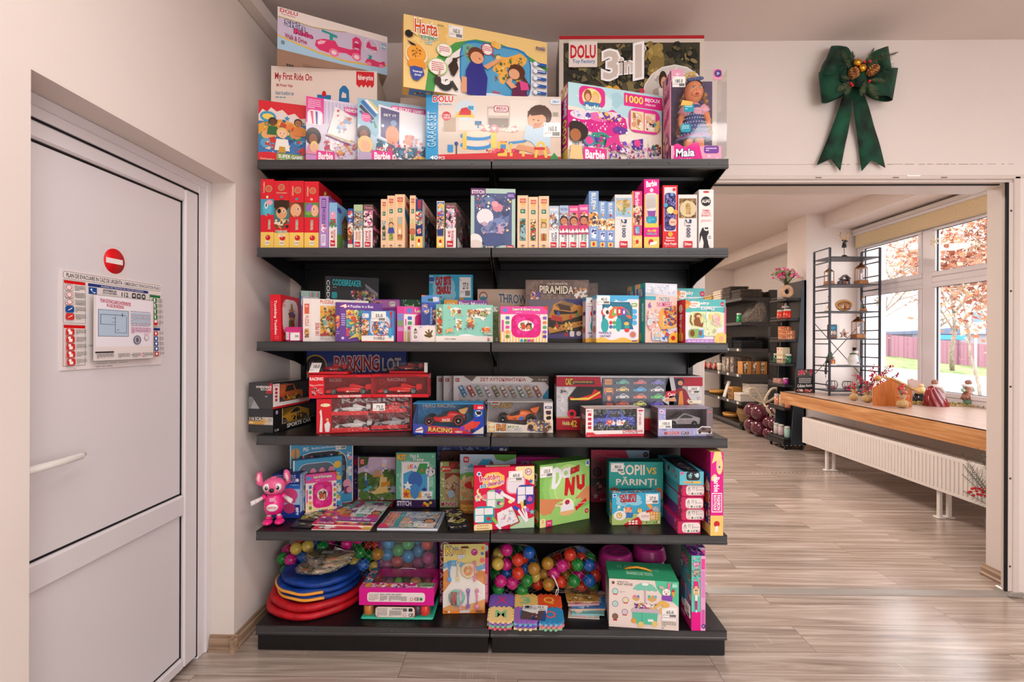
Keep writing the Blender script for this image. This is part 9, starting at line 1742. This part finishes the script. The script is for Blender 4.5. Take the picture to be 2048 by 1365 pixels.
# balloon gifts on the floor
MX['maro']=mat('5c2030',.16,coat=.6,key='maro')
for (c,r_,lb) in (((3.50,6.97),.115,'parcel of dark red balloons tied with a cream balloon bow, left one'),((3.50,6.60),.08,'smaller parcel of dark red balloons with cream bow, beside the tower')):
 r=empty('balloon_parcel',(c[0],c[1],0)); tag(r,lb,'balloon','balloon parcels on the far floor')
 for i in range(8):
  x,y,z=(i & 1)*2-1,((i >> 1) & 1)*2-1,(i >> 2)*2-1
  MB().ell((x*r_*.92,y*r_*.92,r_*1.02+(z+1)*r_*.92),r_,'maro',18,12).build('balloon',r)
 q=r_*1.0
 MB().tube([(0,-q*1.9,.02),(0,-q*2.0,q*1.5),(0,-q*1.6,q*3),(0,0,q*3.95),(0,q,q*3.6)],.016*r_/.115,'d8c8acg',8).build('ribbon',r)
 for sg in (-1,1):MB().tube([tuple(v) for v in spl([(0,0,q*3.9),(sg*q*.9,0,q*4.3),(sg*q*1.7,-.01,q*5.0),(sg*q*1.7,0,q*5.7),(sg*q*1.0,0,q*5.7),(sg*q*.4,0,q*4.8),(0,0,q*3.9)])],.017*r_/.115,'d8c8acg',8).build('bow_loop',r)
# tall tapered tower
TX,TY=3.24,5.98
tw_=empty('display_tower',(TX,TY,0)); tag(tw_,'tall tapered dark display tower with candles beside the oak bench','shelving unit')
MX['twr']=noise_mat('tower_side','2a3038','3c444e',(3,3,1),.35)
pf=[(TX+.06,.06),(TX+.27,.06),(TX+.27,2.09),(TX+.24,2.09),(TX+.16,.9+.9)]
pf=[(TX+.10,.06),(TX+.28,.06),(TX+.28,2.09),(TX+.235,2.09)]
TM(TX,TY).prism(pf,TY,TY+.014,'twr','Y').build('side_panel',tw_)
TM(TX,TY).prism(pf,TY+.40,TY+.414,'twr','Y').build('side_panel',tw_)
TM(TX,TY).box(TX+.255,TY,.06,TX+.28,TY+.41,2.09,'black').build('back_panel',tw_)
TZ=[.14,.51,.80,1.06,1.36,1.62,1.87]
for z in TZ:
 m=TM(TX,TY); m.box(TX+.02+z*.012,TY+.015,z-.03,TX+.26,TY+.40,z,'black',.004); m.build('shelf',tw_)
 if z>.2:TM(TX,TY).tube([(TX+.03+z*.012,TY+.02,z+.02),(TX+.03+z*.012,TY+.39,z+.02)],.003,'8a8a8c',6).build('rail',tw_)
TM(TX,TY).box(TX+.02,TY+.015,.05,TX+.26,TY+.4,.11,'black').build('plinth',tw_)
for x,y in ((.05,.03),(.05,.37),(.24,.03),(.24,.37)):TM(TX,TY).box(TX+x-.012,TY+y-.012,0,TX+x+.012,TY+y+.012,.05,'black').build('foot',tw_)
for (z,items) in ((1.62,(('d8301cg',.045,.12,.09),('e0482cg',.045,.12,.24))),(.80,(('b02a8cg',.03,.08,.12),)),(1.06,(('1f5c3c',.035,.12,.06),('1f5c3c',.035,.12,.34))),(.51,(('d88a6c',.035,.15,.07),('c8a894',.035,.15,.20),('d8906c',.035,.15,.32))),(.14,(('9ac0b4',.035,.14,.08),('c8a8ac',.035,.14,.22),('b8b4b0',.035,.14,.33)))):
 for i,(k,r_,h,y) in enumerate(items):
  jar((TX+.105,TY+y+.01,z+.001),r_,h,k.rstrip('g'),'%s jar %s' % ({'d8301c':'bright red','e0482c':'orange-red','b02a8c':'purple','1f5c3c':'dark green','d88a6c':'peach','c8a894':'beige','d8906c':'salmon','9ac0b4':'pale mint','c8a8ac':'pale pink','b8b4b0':'clear grey'}[k.rstrip('g')],'on the tapered display tower, %s' % ('near side' if y<.13 else ('middle' if y<.25 else 'far side'))),'c8c4bc','jars on the display tower')
for (z,y,w,h,n_) in ((1.361,.05,.20,.055,'lower'),(1.418,.05,.20,.055,'middle'),(1.475,.12,.13,.05,'upper')):
 m=MB(); m.box(0,0,0,.10,w,h,'c87a4c'); Face(m,(0,w,0),(0,-w,0),(0,0,h)).art('s 4 6 96 94 16 26 3 f0c8a0,a83c24,e89a5c,8a4a2c'); Face(m,(0,0,0),(.1,0,0),(0,0,h)).art('s 4 6 96 94 8 26 4 f0c8a0,a83c24,e89a5c'); one('tealight_box','orange patterned box on the tower, %s one' % n_,'box',(TX+.07,TY+y,z),m,'orange boxes')
for (z,y,w,h,k,k2,lb) in ((1.061,.12,.14,.20,'d8c8a8','c8a064,f0e4d0,8a2a24','cream and gold gift box on the tower'),(.801,.17,.18,.06,'b88078','e0b8a8,8a4a4c','flat dusty pink box on the tower')):
 m=MB(); m.box(0,0,0,.09,w,h,k); Face(m,(0,w,0),(0,-w,0),(0,0,h)).art('G 6 4 96 60 6 4 4 %s;s 10 64 90 96 5 12 3 c84a6c,f0d0c0' % k2); Face(m,(0,0,0),(.09,0,0),(0,0,h)).art('G 6 4 96 60 4 4 6 %s' % k2); one('gift_box',lb,'box',(TX+.06,TY+y,z),m)
o=one('toadstool','small silver toadstool ornament on the red candle shelf','ornament',(TX+.12,TY+.165,1.621),MB().lathe([(.018,0),(.015,.13),(.045,.14),(.048,.15),(.02,.17)],'b8a8a8g',(0,0,0),16).ell((0,0,.185),(.016,.016,.024),'a89898g'))
vz=one('flower_vase','round beige vase with a hole and pink flowers on top of the tower','vase',(TX+.10,TY+.10,1.871),MB().tube([(.058*math.cos(a),0,.087+.058*math.sin(a)) for a in [2*PI*j/20 for j in range(20)]],.028,'d0a888',12,closed=True).lathe([(.018,.13),(.022,.17)],'d0a888',(0,0,0),12))
rr=random.Random(7); m=MB(); m2=MB()
for i in range(46):
 p=Vector((rr.uniform(-.15,.12),rr.uniform(-.09,.09),rr.uniform(.24,.38))); m2.tube([(0,0,.16),tuple(p*.6+Vector((0,0,.08))),tuple(p)],.002,'5a6a3c',4)
 m.ell(tuple(p),rr.uniform(.013,.026),rr.choice(('d83a7c','e87aa4','e8a8b8','c8b0a0','7a8a54','d86a8c')),8,6)
m2.build('stems',vz); m.build('flowers',vz)
# wire rack on the bench
RX0,RX1,RY0,RY1,RZ=3.385,3.925,5.32,5.60,.746
rk_=empty('wire_rack',(RX0,RY0,RZ)); tag(rk_,'black metal ladder rack with six shelves of christmas ornaments on the bench','rack')
for x in (RX0,RX1):
 m=TM(RX0,RY0,RZ)
 for y in (RY0,RY1):m.box(x-.009,y-.009,RZ,x+.009,y+.009,2.36,'2c2c34')
 for i in range(11):z=.86+i*.15; m.box(x-.006,RY0,z-.006,x+.006,RY1,z+.006,'2c2c34')
 m.build('ladder',rk_)
RZL=[.80,1.07,1.37,1.67,1.965,2.265]
for z in RZL:TM(RX0,RY0,RZ).box(RX0,RY0,z-.012,RX1,RY1,z,'34343c').build('shelf',rk_)
for (a,b,c,d) in ((RX0,1.55,RX1,.95),(RX1,1.55,RX0,.95)):TM(RX0,RY0,RZ).tube([(a,RY1,b),(c,RY1,d)],.004,'2c2c34',6).build('brace',rk_)
MX['brz']=mat('8a5a34',.35,metal=.6,key='brz')
def lantern(px,zi,s_,label,inner='e8e0e4'):
 x=at(px,600,RY0+.1).x; r=empty('lantern',(x,RY0+.1,RZL[zi]+.001)); tag(r,label,'lantern','bronze lanterns on the rack')
 MB().box(-.045*s_,-.045*s_,0,.045*s_,.045*s_,.045*s_,'brz',.006).box(-.05*s_,-.05*s_,0,.05*s_,.05*s_,.010*s_,'brz',.003).build('base',r)
 for a in (-1,1):
  for b in (-1,1):MB().box(a*.036*s_-.003,b*.036*s_-.003,.045*s_,a*.036*s_+.003,b*.036*s_+.003,.165*s_,'brz').build('corner_post',r)
 MB().lathe([(.056*s_,.165*s_),(.05*s_,.172*s_),(.025*s_,.195*s_),(.015*s_,.20*s_),(.013*s_,.215*s_)],'brz',(0,0,0),16).build('roof',r)
 MB().tube([(.022*s_*math.cos(a),0,.232*s_+.022*s_*math.sin(a)) for a in [2*PI*j/16 for j in range(16)]],.002,'brz',6,closed=True).build('ring',r)
 MB().lathe([(.014*s_,.045*s_),(.008*s_,.09*s_)],inner,(0,0,0),10).ell((0,0,.10*s_),(.012*s_,.01,.018*s_),inner).tube([(-.022*s_,0,.11*s_),(0,0,.095*s_),(.022*s_,0,.12*s_)],.003,inner,6).build('figurine',r)
 MB().box(-.034*s_,-.034*s_,.046*s_,.034*s_,-.033*s_,.163*s_,'glass').build('pane',r)
lantern(1658,4,.88,'bronze lantern with a snow scene, left end of the second rack shelf')
lantern(1722,4,1.12,'tall bronze lantern with a pale figure, right end of the second rack shelf')
lantern(1716,2,1.12,'tall bronze lantern with a pale angel on the fourth rack shelf')
def rp(px,zi,dy=.1):return (at(px,600,RY0+dy).x,RY0+dy,RZL[zi]+.001)
st=one('deer_bust','black deer head bust with gold antlers on top of the rack','ornament',rp(1688,5),MB().lathe([(.045,0),(.045,.012),(.025,.02),(.022,.03)],'16161ag',(0,0,0),20).tube([(0,0,.03),(0,0,.12)],.003,'4a4a4c',6).lathe([(.022,.115),(.025,.125),(.017,.165)],'16161ag',(0,0,0),14).tube([(0,0,.14),(0,-.004,.17),(.006,-.008,.185),(.03,-.016,.178)],[.02,.018,.017,.007],'16161ag',10))
for sg in (-1,1):
 m=MB(); m.tube([(sg*.008,0,.195),(sg*.03,0,.215),(sg*.045,0,.25),(sg*.035,0,.29)],[.005,.004,.0035,.002],'gold',6)
 for (x,z,x2,z2) in ((.03,.215,.03,.24),(.043,.243,.065,.262),(.042,.262,.05,.29),(.015,.2,.012,.222)):m.tube([(sg*x,0,z),(sg*x2,0,z2)],[.003,.0015],'gold',5)
 m.build('antler',st)
 MB().ell((sg*.018,0,.192),(.012,.004,.006),'16161a').build('ear',st)
cr=one('nativity_stable','little grey nativity stable on the second rack shelf','ornament',rp(1690,4),MB().box(-.055,-.02,0,.055,.04,.006,'d8d4d8').box(-.035,.03,0,.04,.036,.07,'6a5a58').box(-.038,-.02,0,-.032,.03,.07,'5a4c4c').box(.036,-.02,0,.042,.03,.07,'5a4c4c').prism([(-.05,.068),(.002,.115),(.054,.068),(.048,.064),(.002,.105),(-.044,.064)],-.024,.04,'7a7074','Y').prism([(-.07,.035),(-.036,.06),(-.036,0),(-.066,0)],-.01,.03,'6a5c5c','Y'))
rr=random.Random(5)
for i in range(5):MB().lathe([(.009,.006),(.006,.03)],rr.choice(('b03a3c','3a6a8c','9a6a4c','d8c8b8')),(-.022+i*.012,-.012+.004*(i% 2),0),8).ell((-.022+i*.012,-.012+.004*(i% 2),.034),.0055,'d8a888',8,6).build('figurine',cr)
ov=one('nativity_log','carved oval log frame with gold nativity figures on the third rack shelf','ornament',rp(1688,3),MB().tube([(.085*math.cos(a)*(1+.06*math.sin(3*a)),0,.068+.056*math.sin(a)*(1+.05*math.cos(2*a))) for a in [2*PI*j/28 for j in range(28)]],.012,'c09058',10,closed=True).ell((0,.01,.066),(.08,.006,.05),'9a6234',20,10))
for i in range(7):MB().lathe([(.012,.02),(.007,.055)],('d8a86c','c8a84c','e8d8c8','8a3a34','c87a4c','d8b05c','8a5a8c')[i],(-.055+i*.018,-.008,.004+.004*(i% 3)),8).ell((-.055+i*.018,-.008,.066+.004*(i% 3)),.0065,'d8b090',8,6).build('figurine',ov)
for (px,lb,base,kk) in ((1653,'white led candle with a red tip, left on the third rack shelf','e8dcc8','c83a3c'),(1723,'snow-globe candle on a bronze base, right on the third rack shelf','a8683c','e8902c')):
 o=one('snow_globe_candle',lb,'candle',rp(px+4,3),MB().lathe([(.034,0),(.038,.01),(.030,.035)],base+'g',(0,0,0),18)); MB().lathe([(.027,.035),(.027,.12)],'glass',(0,0,0),18).build('glass',o); MB().lathe([(.012,.12),(.012,.15)],'ece8e4',(0,0,0),12).ell((0,0,.162),(.006,.006,.012),kk,8,8).build('flame_tip',o); MB().lathe([(.016,.036),(.001,.085)],'2f5a3c' if px>1700 else 'd8a890',(0,0,0),8).build('figurine',o)
o=one('nativity_book','brown book-shaped ornament with a blue nativity scene','ornament',rp(1664,2),MB().box(-.045,-.02,0,.045,.015,.155,'5a3018',.004).box(.045,-.018,.004,.075,.012,.15,'e0dcd8')); m=MB(); Face(m,(-.040,-.0205,.006),(.08,0,0),(0,0,.143)).art('r 0 20 100 100 1f5a7c;s 0 60 100 100 10 10 2 2f8a9c,3aa0b0,1a3a6c;s 6 24 94 56 12 12 3 d8b08c,e8dcc8,8a4a2c;r 0 0 100 22 7a4a24'); m.build('picture',o)
m=MB(); m.prism([((.055 if i% 2 == 0 else .024)*math.sin(PI*i/5),.052+(.055 if i% 2 == 0 else .024)*math.cos(PI*i/5)) for i in range(10)],-.012,.012,'c8a090','Y'); m.ell((0,-.013,.05),(.014,.003,.018),'5a4a4c',10,8); one('wooden_star','pink wooden star ornament on the fourth rack shelf','ornament',rp(1688,2),m)
tr_=one('tree_house_ornament','small christmas tree ornament with a lit cabin on the fifth rack shelf','ornament',rp(1661,1),MB().lathe([(.06,0),(.055,.02),(.04,.03)],'e8e4e8',(0,0,0),16).lathe([(.05,.03),(.035,.07),(.038,.075),(.022,.12),(.024,.125),(.003,.165)],'3a5a34',(0,0,0),18,wob=.05)); MB().box(-.028,-.055,.02,.022,-.02,.07,'b85a2c',.004).box(-.012,-.057,.02,.004,-.0545,.05,'e8b04c').build('cabin',tr_); m=MB(); [m.ell((.04*math.cos(i),.04*math.sin(i),.06+.014*(i% 4)),.005,('c83a3c','e8b04c','e8e4e8')[i% 3],6,5) for i in range(14)]; m.build('baubles',tr_); m=MB(); m.prism([((.016 if i% 2 == 0 else .007)*math.sin(PI*i/5),.172+(.016 if i% 2 == 0 else .007)*math.cos(PI*i/5)) for i in range(10)],-.003,.003,'e8c05c','Y'); m.build('star',tr_)
sn=one('snowman_ornament','white snowman ornament with top hat and green scarf on the fifth rack shelf','ornament',rp(1707,1),MB().lathe([(.062,0),(.06,.012),(.045,.014),(.058,.05),(.05,.09),(.03,.125),(.012,.135)],'dcd6d2',(0,0,0),22).ell((.018,-.004,.15),(.03,.026,.026),'e4e0de'))
MB().lathe([(.028,.168),(.028,.171),(.017,.172),(.02,.20)],'3a2028',(.012,0,0),16).build('hat',sn); MB().tube([(.028*math.cos(a),.026*math.sin(a),.13) for a in [2*PI*j/14 for j in range(14)]],.008,'4a5a3c',6,closed=True).build('scarf',sn); m=MB(); Face(m,(.0,-.058,.02),(.05,.01,0),(0,.012,.08)).art('R 4 4 96 96 8ab0bc;s 8 8 92 92 10 14 3 e8f0f4,4a7a8c,c83a3c,3a5a3c'); m.build('painted_scene',sn)
o=one('clamp_lamp','small black clamp lamp on the fifth rack shelf','lamp',rp(1654,1,-.012),MB().box(-.022,-.01,-.09,.0,.006,-.015,'16161a',.004).tube([(-.01,-.004,-.02),(-.01,-.006,.03),(.0,-.02,.05)],.006,'16161a',8).lathe([(.012,.045),(.024,.03),(.030,.024)],'16161a',(.0,-.02,.012),14).tube([(-.011,0,-.09),(-.011,0,-.13)],.003,'6a6a6c',6))
for (px,R_,lb) in ((1664,.058,'round wire basket with dried flowers, left on the lowest rack shelf'),(1696,.055,'round wire basket with dried flowers, right on the lowest rack shelf')):
 m=MB()
 for j in range(12):
  a=2*PI*j/12; m.tube([(R_*math.sin(t)*math.cos(a),R_*math.sin(t)*math.sin(a),R_-R_*math.cos(t)) for t in [PI*(.12+.62*q/8) for q in range(9)]],.0018,'24242c',4)
 m.tube([(R_*.72*math.cos(2*PI*q/20),R_*.72*math.sin(2*PI*q/20),R_*1.69) for q in range(20)],.003,'5a4a3c',5,closed=True)
 o=one('wire_basket',lb,'basket',rp(px,0),m,'wire baskets on the rack'); m=MB(); rr=random.Random(px)
 for j in range(26):m.ell((rr.uniform(-.6,.6)*R_,rr.uniform(-.6,.6)*R_,R_*rr.uniform(.25,.75)),rr.uniform(.006,.012),rr.choice(('a86a78','7a4a58','c8909c')),6,5)
 m.build('dried_flowers',o)
# chalkboard card on the bench
p=at(1609,790,5.62)
sg=one('christmas_sign','black slanted sign with a winter greeting and red flowers at the bench end','sign',(p.x-.10,5.62,.746),MB().prism([(0,0),(.195,-.003),(.215,.27),(.012,.27)],0,.012,'121214','Y'))
m=MB(); g=Face(m,(0,-.0005,0),(.197,0,0),(.012,0,.27)); g.art('r 2 66 100 98 4a4a44;s 2 72 100 98 22 9 3 c8204c,e83a6c,5a6a4c,2a3a2c,e8a8b4;x 14 40 86 64 6 d8d4d0;T 6 22 92 36 e8e4e0/3 Crăciun Fericit;s 2 2 98 16 24 6 5 e8c8a8,c83a4c,f0e8dc,8a5a4c'); m.build('print',sg)
# bench decorations
BT=.746
def bench(px,py):return atz(px,py,BT)
for i,(px,py,s_,tilt_,lb) in enumerate(((1711,802,.8,.3,'small burlap pot with red berries, leftmost and nearest the rack'),(1738,806,.95,-.2,'burlap pot with red berries and fir, second from the left'),(1767,811,1.0,.0,'burlap pot with berries and a white price tag in front of the stable'),(1809,817,.95,.35,'burlap pot with frosted pink berries right of the stable front'))):
 p=bench(px,py); r=empty('berry_pot',(p.x,p.y+.02,BT)); tag(r,lb,'plant','burlap berry pots on the bench'); s_ *= .95
 MX['burl']=noise_mat('burlap','b08a58','cca878',(90,90,90),.9,bump=.5)
 MB().lathe([(.02*s_,0),(.045*s_,.012),(.052*s_,.035),(.04*s_,.062),(.016*s_,.074),(.02*s_,.084),(.042*s_,.112)],'burl',(0,0,0),20,wob=.06).build('burlap_bag',r)
 MB().tube([(.018*s_*math.cos(a),.018*s_*math.sin(a),.076*s_) for a in [2*PI*j/12 for j in range(12)]],.003,'d8c098',5,closed=True).tube([(0,-.018,.076*s_),(.03,-.045,.05),(.034,-.05,.02)],.002,'d8c098',5).build('twine',r)
 m=MB(); rr=random.Random(i+3)
 for j in range(26):z=rr.uniform(.10,.235)*s_; q=.045*(1.25-z/.235); m.ell((rr.uniform(-q,q)-.012,rr.uniform(-q,q),z),rr.uniform(.0065,.0095),'c81430g' if i<3 or rr.random()<.4 else 'd87a8cg',8,6)
 m.build('berries',r)
 for j in range(4):
  a=rr.uniform(-.05,.06); sprig(Vector((0,0,.09)),Vector((a,rr.uniform(-.02,.02),(.2+.02*j)*s_)),.018,'5a7a60m','9ab4a0m','fir_sprig',r,20,seed=j+i*5)
 if i == 2:m=MB(); Face(m,(.0,-.060,.03),(.036,0,-.012),(.014,.004,.045)).art('r 0 0 100 100 ece8f0;t 30 40 70 66 445 25'); m.build('price_tag',r)
# wooden stable with a straw roof
a_,b_=bench(1746,812),bench(1803,819)
sb=empty('wooden_stable',(a_.x,a_.y,BT)); sb.rotation_euler=(0,0,-.28); tag(sb,'orange-brown wooden stable with straw roof among the berry pots','ornament')
MX['stab']=wood_mat('stable_wood','a85a24','c06c2c','d07e3a',None,'Z',.45,grain=(30,30,3))
SW=.30
MB().prism([(0,0),(SW,0),(SW,.155),(SW*.47,.255),(0,.165)],0,.012,'stab','Y').build('back_wall',sb)
MB().box(SW-.01,.012,0,SW,.20,.15,'stab').build('side_wall',sb)
MB().prism([(SW*.47,.262),(SW+.05,.150),(SW+.05,.138),(SW*.47,.25)],-.01,.21,'d8a868','Y').build('roof',sb)
m=MB(); rr=random.Random(9)
for i in range(170):t=rr.random(); x=SW*.47+(SW*.53+.05)*t; y=rr.uniform(-.015,.21); z=.264-.112*t; l=rr.uniform(.02,.05); m.tube([(x,y,z),(x+l,y+rr.uniform(-.015,.015),z-l*.55+rr.uniform(0,.006))],.0016,rr.choice(('e0b878','c89850','f0d8a0')),4)
m.build('straw_roof',sb)
# red berry branches behind, frames, figures, moss
p=at(1752,740,4.95); vb=empty('berry_branches',(3.70,5.12,BT)); tag(vb,'tall spray of crimson berry branches beside the rack','plant')
m,m2=MB(),MB(); rr=random.Random(12)
for i in range(13):
 tip=Vector((rr.uniform(-.20,.26),rr.uniform(-.06,.06),rr.uniform(.16,.44))); pts=[Vector((0,0,0)),tip*.5+Vector((0,0,.05)),tip]; m2.tube([tuple(q) for q in pts],.0025,'6a4a44',4)
 for j in range(15):t=rr.uniform(.35,1); q=tip*t+Vector((rr.gauss(0,.014),rr.gauss(0,.014),.05*(1-t)+rr.gauss(0,.014))); m.ell(tuple(q),rr.uniform(.006,.009),'b8183c' if rr.random()<.8 else '8a1430',6,5)
m2.build('branches',vb); m.build('berries',vb)
hb=one('angel_figure','white and gold angel figure behind the berry pots','figurine',(3.62,4.93,BT),MB().lathe([(.05,0),(.045,.12),(.02,.19)],'ece4d8',(0,0,0),16).ell((0,0,.21),.024,'d8a888',12,8)); MB().lathe([(.028,.205),(.026,.235),(.01,.25)],'c8904c',(0,0,0),12).build('crown',hb)
one('cardboard_sign','tilted brown card standing behind the stable by the window','sign',(3.93,4.95,BT),MB().prism([(0,.05),(.16,.05),(.14,.20),(.01,.21)],0,.008,'b8988c','Y').box(.06,.008,0,.09,.04,.12,'a8887c'))
def fig(name,label,px,py,H,parts,rz=0):
 p=bench(px,py); r=empty(name,(p.x,p.y,BT),rz); tag(r,label,'figurine','nativity figures on the bench')
 for nm,fn in parts:m=MB(); fn(m); m.build(nm,r)
 return r
MX.update(curl=noise_mat('curly_fleece','6a3c2c','c08a74',(90,90,90),.6,bump=.8),moss=noise_mat('moss','8a7a3c','c8b878',(60,60,60),.9))
rc=noise_mat('glazed_red','7a1018','8c1820',(9,9,9),.12,coat=.6)
fig('kneeling_figure','kneeling figure in a glossy red pleated cloak with curly hair',1872,812,.2,(
 ('cloak',lambda m:m.sheet([[((.085*(1-f) ** .45+.012)*(1+.07*math.sin(11*a+f*7))*math.cos(a)-.03*f,(.075*(1-f) ** .5+.01)*(1+.07*math.sin(11*a+f*7))*math.sin(a),.185*f) for a in [-2*PI*j/66 for j in range(67)]] for f in [i/12 for i in range(13)]],rc)),
 ('shawl',lambda m:m.tube([(-.04,-.01,.182),(.02,-.02,.178),(.055,-.01,.14),(.075,.0,.09)],[.018,.026,.02,.006],'dcd4d0g',10)),
 ('head',lambda m:m.ell((-.012,0,.215),(.026,.026,.028),'curl',16,10))))
fig('standing_shepherd','standing shepherd in a brown fleece coat with white collar by the window',1936,812,.23,(
 ('robe',lambda m:m.lathe([(.032,0),(.034,.05),(.03,.08)],'7aa890g',(0,0,0),18,wob=.08)),
 ('coat',lambda m:m.lathe([(.058,.06),(.05,.085),(.034,.13),(.038,.165),(.028,.19)],'curl',(0,0,0),22,sy=.75,wob=.05)),
 ('sleeves',lambda m:m.tube([(-.035,0,.178),(-.052,-.006,.15),(-.05,-.01,.13)],[.014,.017,.014],'a8c8b4g',10)),
 ('sleeves',lambda m:m.tube([(.035,0,.178),(.05,-.006,.15),(.046,-.01,.13)],[.014,.017,.014],'a8c8b4g',10)),
 ('collar',lambda m:m.tube([(.036*math.cos(2*PI*j/16),.026*math.sin(2*PI*j/16),.187) for j in range(16)],.013,'e8e0dcm',8,closed=True)),
 ('head',lambda m:m.ell((.004,0,.216),(.027,.026,.024),'curl',16,10))))
fig('kneeling_figure','kneeling figure in black skirt with a cream shawl beside the red cloak',1841,804,.15,(
 ('skirt',lambda m:m.lathe([(.06,0),(.058,.03),(.04,.085)],'1c1c20g',(0,0,0),22,wob=.08)),
 ('shawl',lambda m:m.lathe([(.042,.08),(.04,.12),(.026,.145)],'dcb478',(0,0,0),18,wob=.03)),('head',lambda m:m.ell((.006,0,.158),(.023,.022,.018),'e0bc84',14,8))))
fig('standing_king','small figure with a green turban and dark vest right of the stable roof',1824,796,.2,(
 ('robe',lambda m:m.lathe([(.035,0),(.032,.08),(.03,.13),(.02,.15)],'b88a5cg',(0,0,0),18,wob=.06)),
 ('vest',lambda m:m.lathe([(.034,.085),(.036,.12),(.024,.145)],'2c2430g',(0,0,0),16)),('head',lambda m:m.ell((0,0,.17),(.02,.02,.022),'d8a07c',12,8)),
 ('turban',lambda m:m.tube([(.02*math.cos(2*PI*j/12),.02*math.sin(2*PI*j/12),.182) for j in range(12)],.009,'3a6a58',8,closed=True).ell((0,0,.192),(.018,.018,.012),'d8b088',10,6))))
m=MB(); rr=random.Random(4)
for i in range(1500):
 t=rr.random(); p=bench(1800+175*t,808+6*t)+Vector((rr.gauss(.03,.03),rr.gauss(.03,.06),0)); a=rr.uniform(0,3.14); l=rr.uniform(.008,.018)
 m.add([(p.x-l*math.cos(a),p.y-l*math.sin(a),BT+.001+rr.uniform(0,.012)),(p.x+.003,p.y,BT+.004+rr.uniform(0,.02)),(p.x+l*math.cos(a),p.y+l*math.sin(a),BT+.001+rr.uniform(0,.012))],[(0,1,2)],rr.choice(('c8b070','a8904c','8a7a3c','e0cc94')))
tag(m.build('moss_litter'),'strip of dry golden moss on the bench under the figures','moss',kind='stuff')
# fir and berry pot on the floor by the jamb
r=empty('fir_bouquet',(2.925,2.96,0)); tag(r,'frosted fir arrangement with red berries on the floor by the jamb','plant')
MB().lathe([(.055,0),(.07,.03),(.08,.24),(.07,.24)],'5a4a3c',(0,0,0),22).build('pot',r)
m2=MB(); m2.tube([(0,0,.18),(0,0,.32)],.02,'3a4a34',8); m2.build('stem',r)
rr=random.Random(8)
for i in range(16):
 a=rr.uniform(0,6.28); e_=Vector((.17*math.cos(a)-.06,.09*math.sin(a),rr.uniform(.38,.68))); sprig(Vector((0,0,.30)),e_,.05,'3f5c4cm','8aa49cm','fir_sprig',r,26,seed=i)
m=MB()
for i in range(14):q=(-.13-.0085*i,-.05+.01*(i% 3),.44+.022*math.sin(i*1.7)); m.ell(q,.0085,'c0141cg',8,6)
m.build('berries',r)
# window stars and snowflakes hung inside the glass
for i,(y,z,s_,lb) in enumerate(((4.86,2.33,.05,'glowing cream snowflake hung on the mullion'),(4.55,1.84,.055,'cream star hung below the right transom'),(5.62,1.80,.05,'pale snowflake hung in the left pane'),(4.42,2.2,.06,'white snowflake sticker in the upper right pane'),(4.3,1.55,.06,'white star hung in the lower right pane'),(5.5,.98,.05,'cream snowflake low in the left pane'))):
 m=MB()
 for j in range(6 if i% 2 == 0 or i == 3 else 5):
  a=2*PI*j/(6 if i% 2 == 0 or i == 3 else 5); m.tube([(0,0,0),(0,s_*math.sin(a),s_*math.cos(a))],.004,'f0dcb4',5).ell((0,s_*.8*math.sin(a),s_*.8*math.cos(a)),(.003,.012,.012),'f4e4c8',6,5)
 o=one('window_ornament',lb,'ornament',(4.118,y,z),m,'stars and snowflakes in the window'); MB().tube([(0,0,s_),(0,0,2.47-z)],.0008,'e8e4e0',4).build('cord',o)
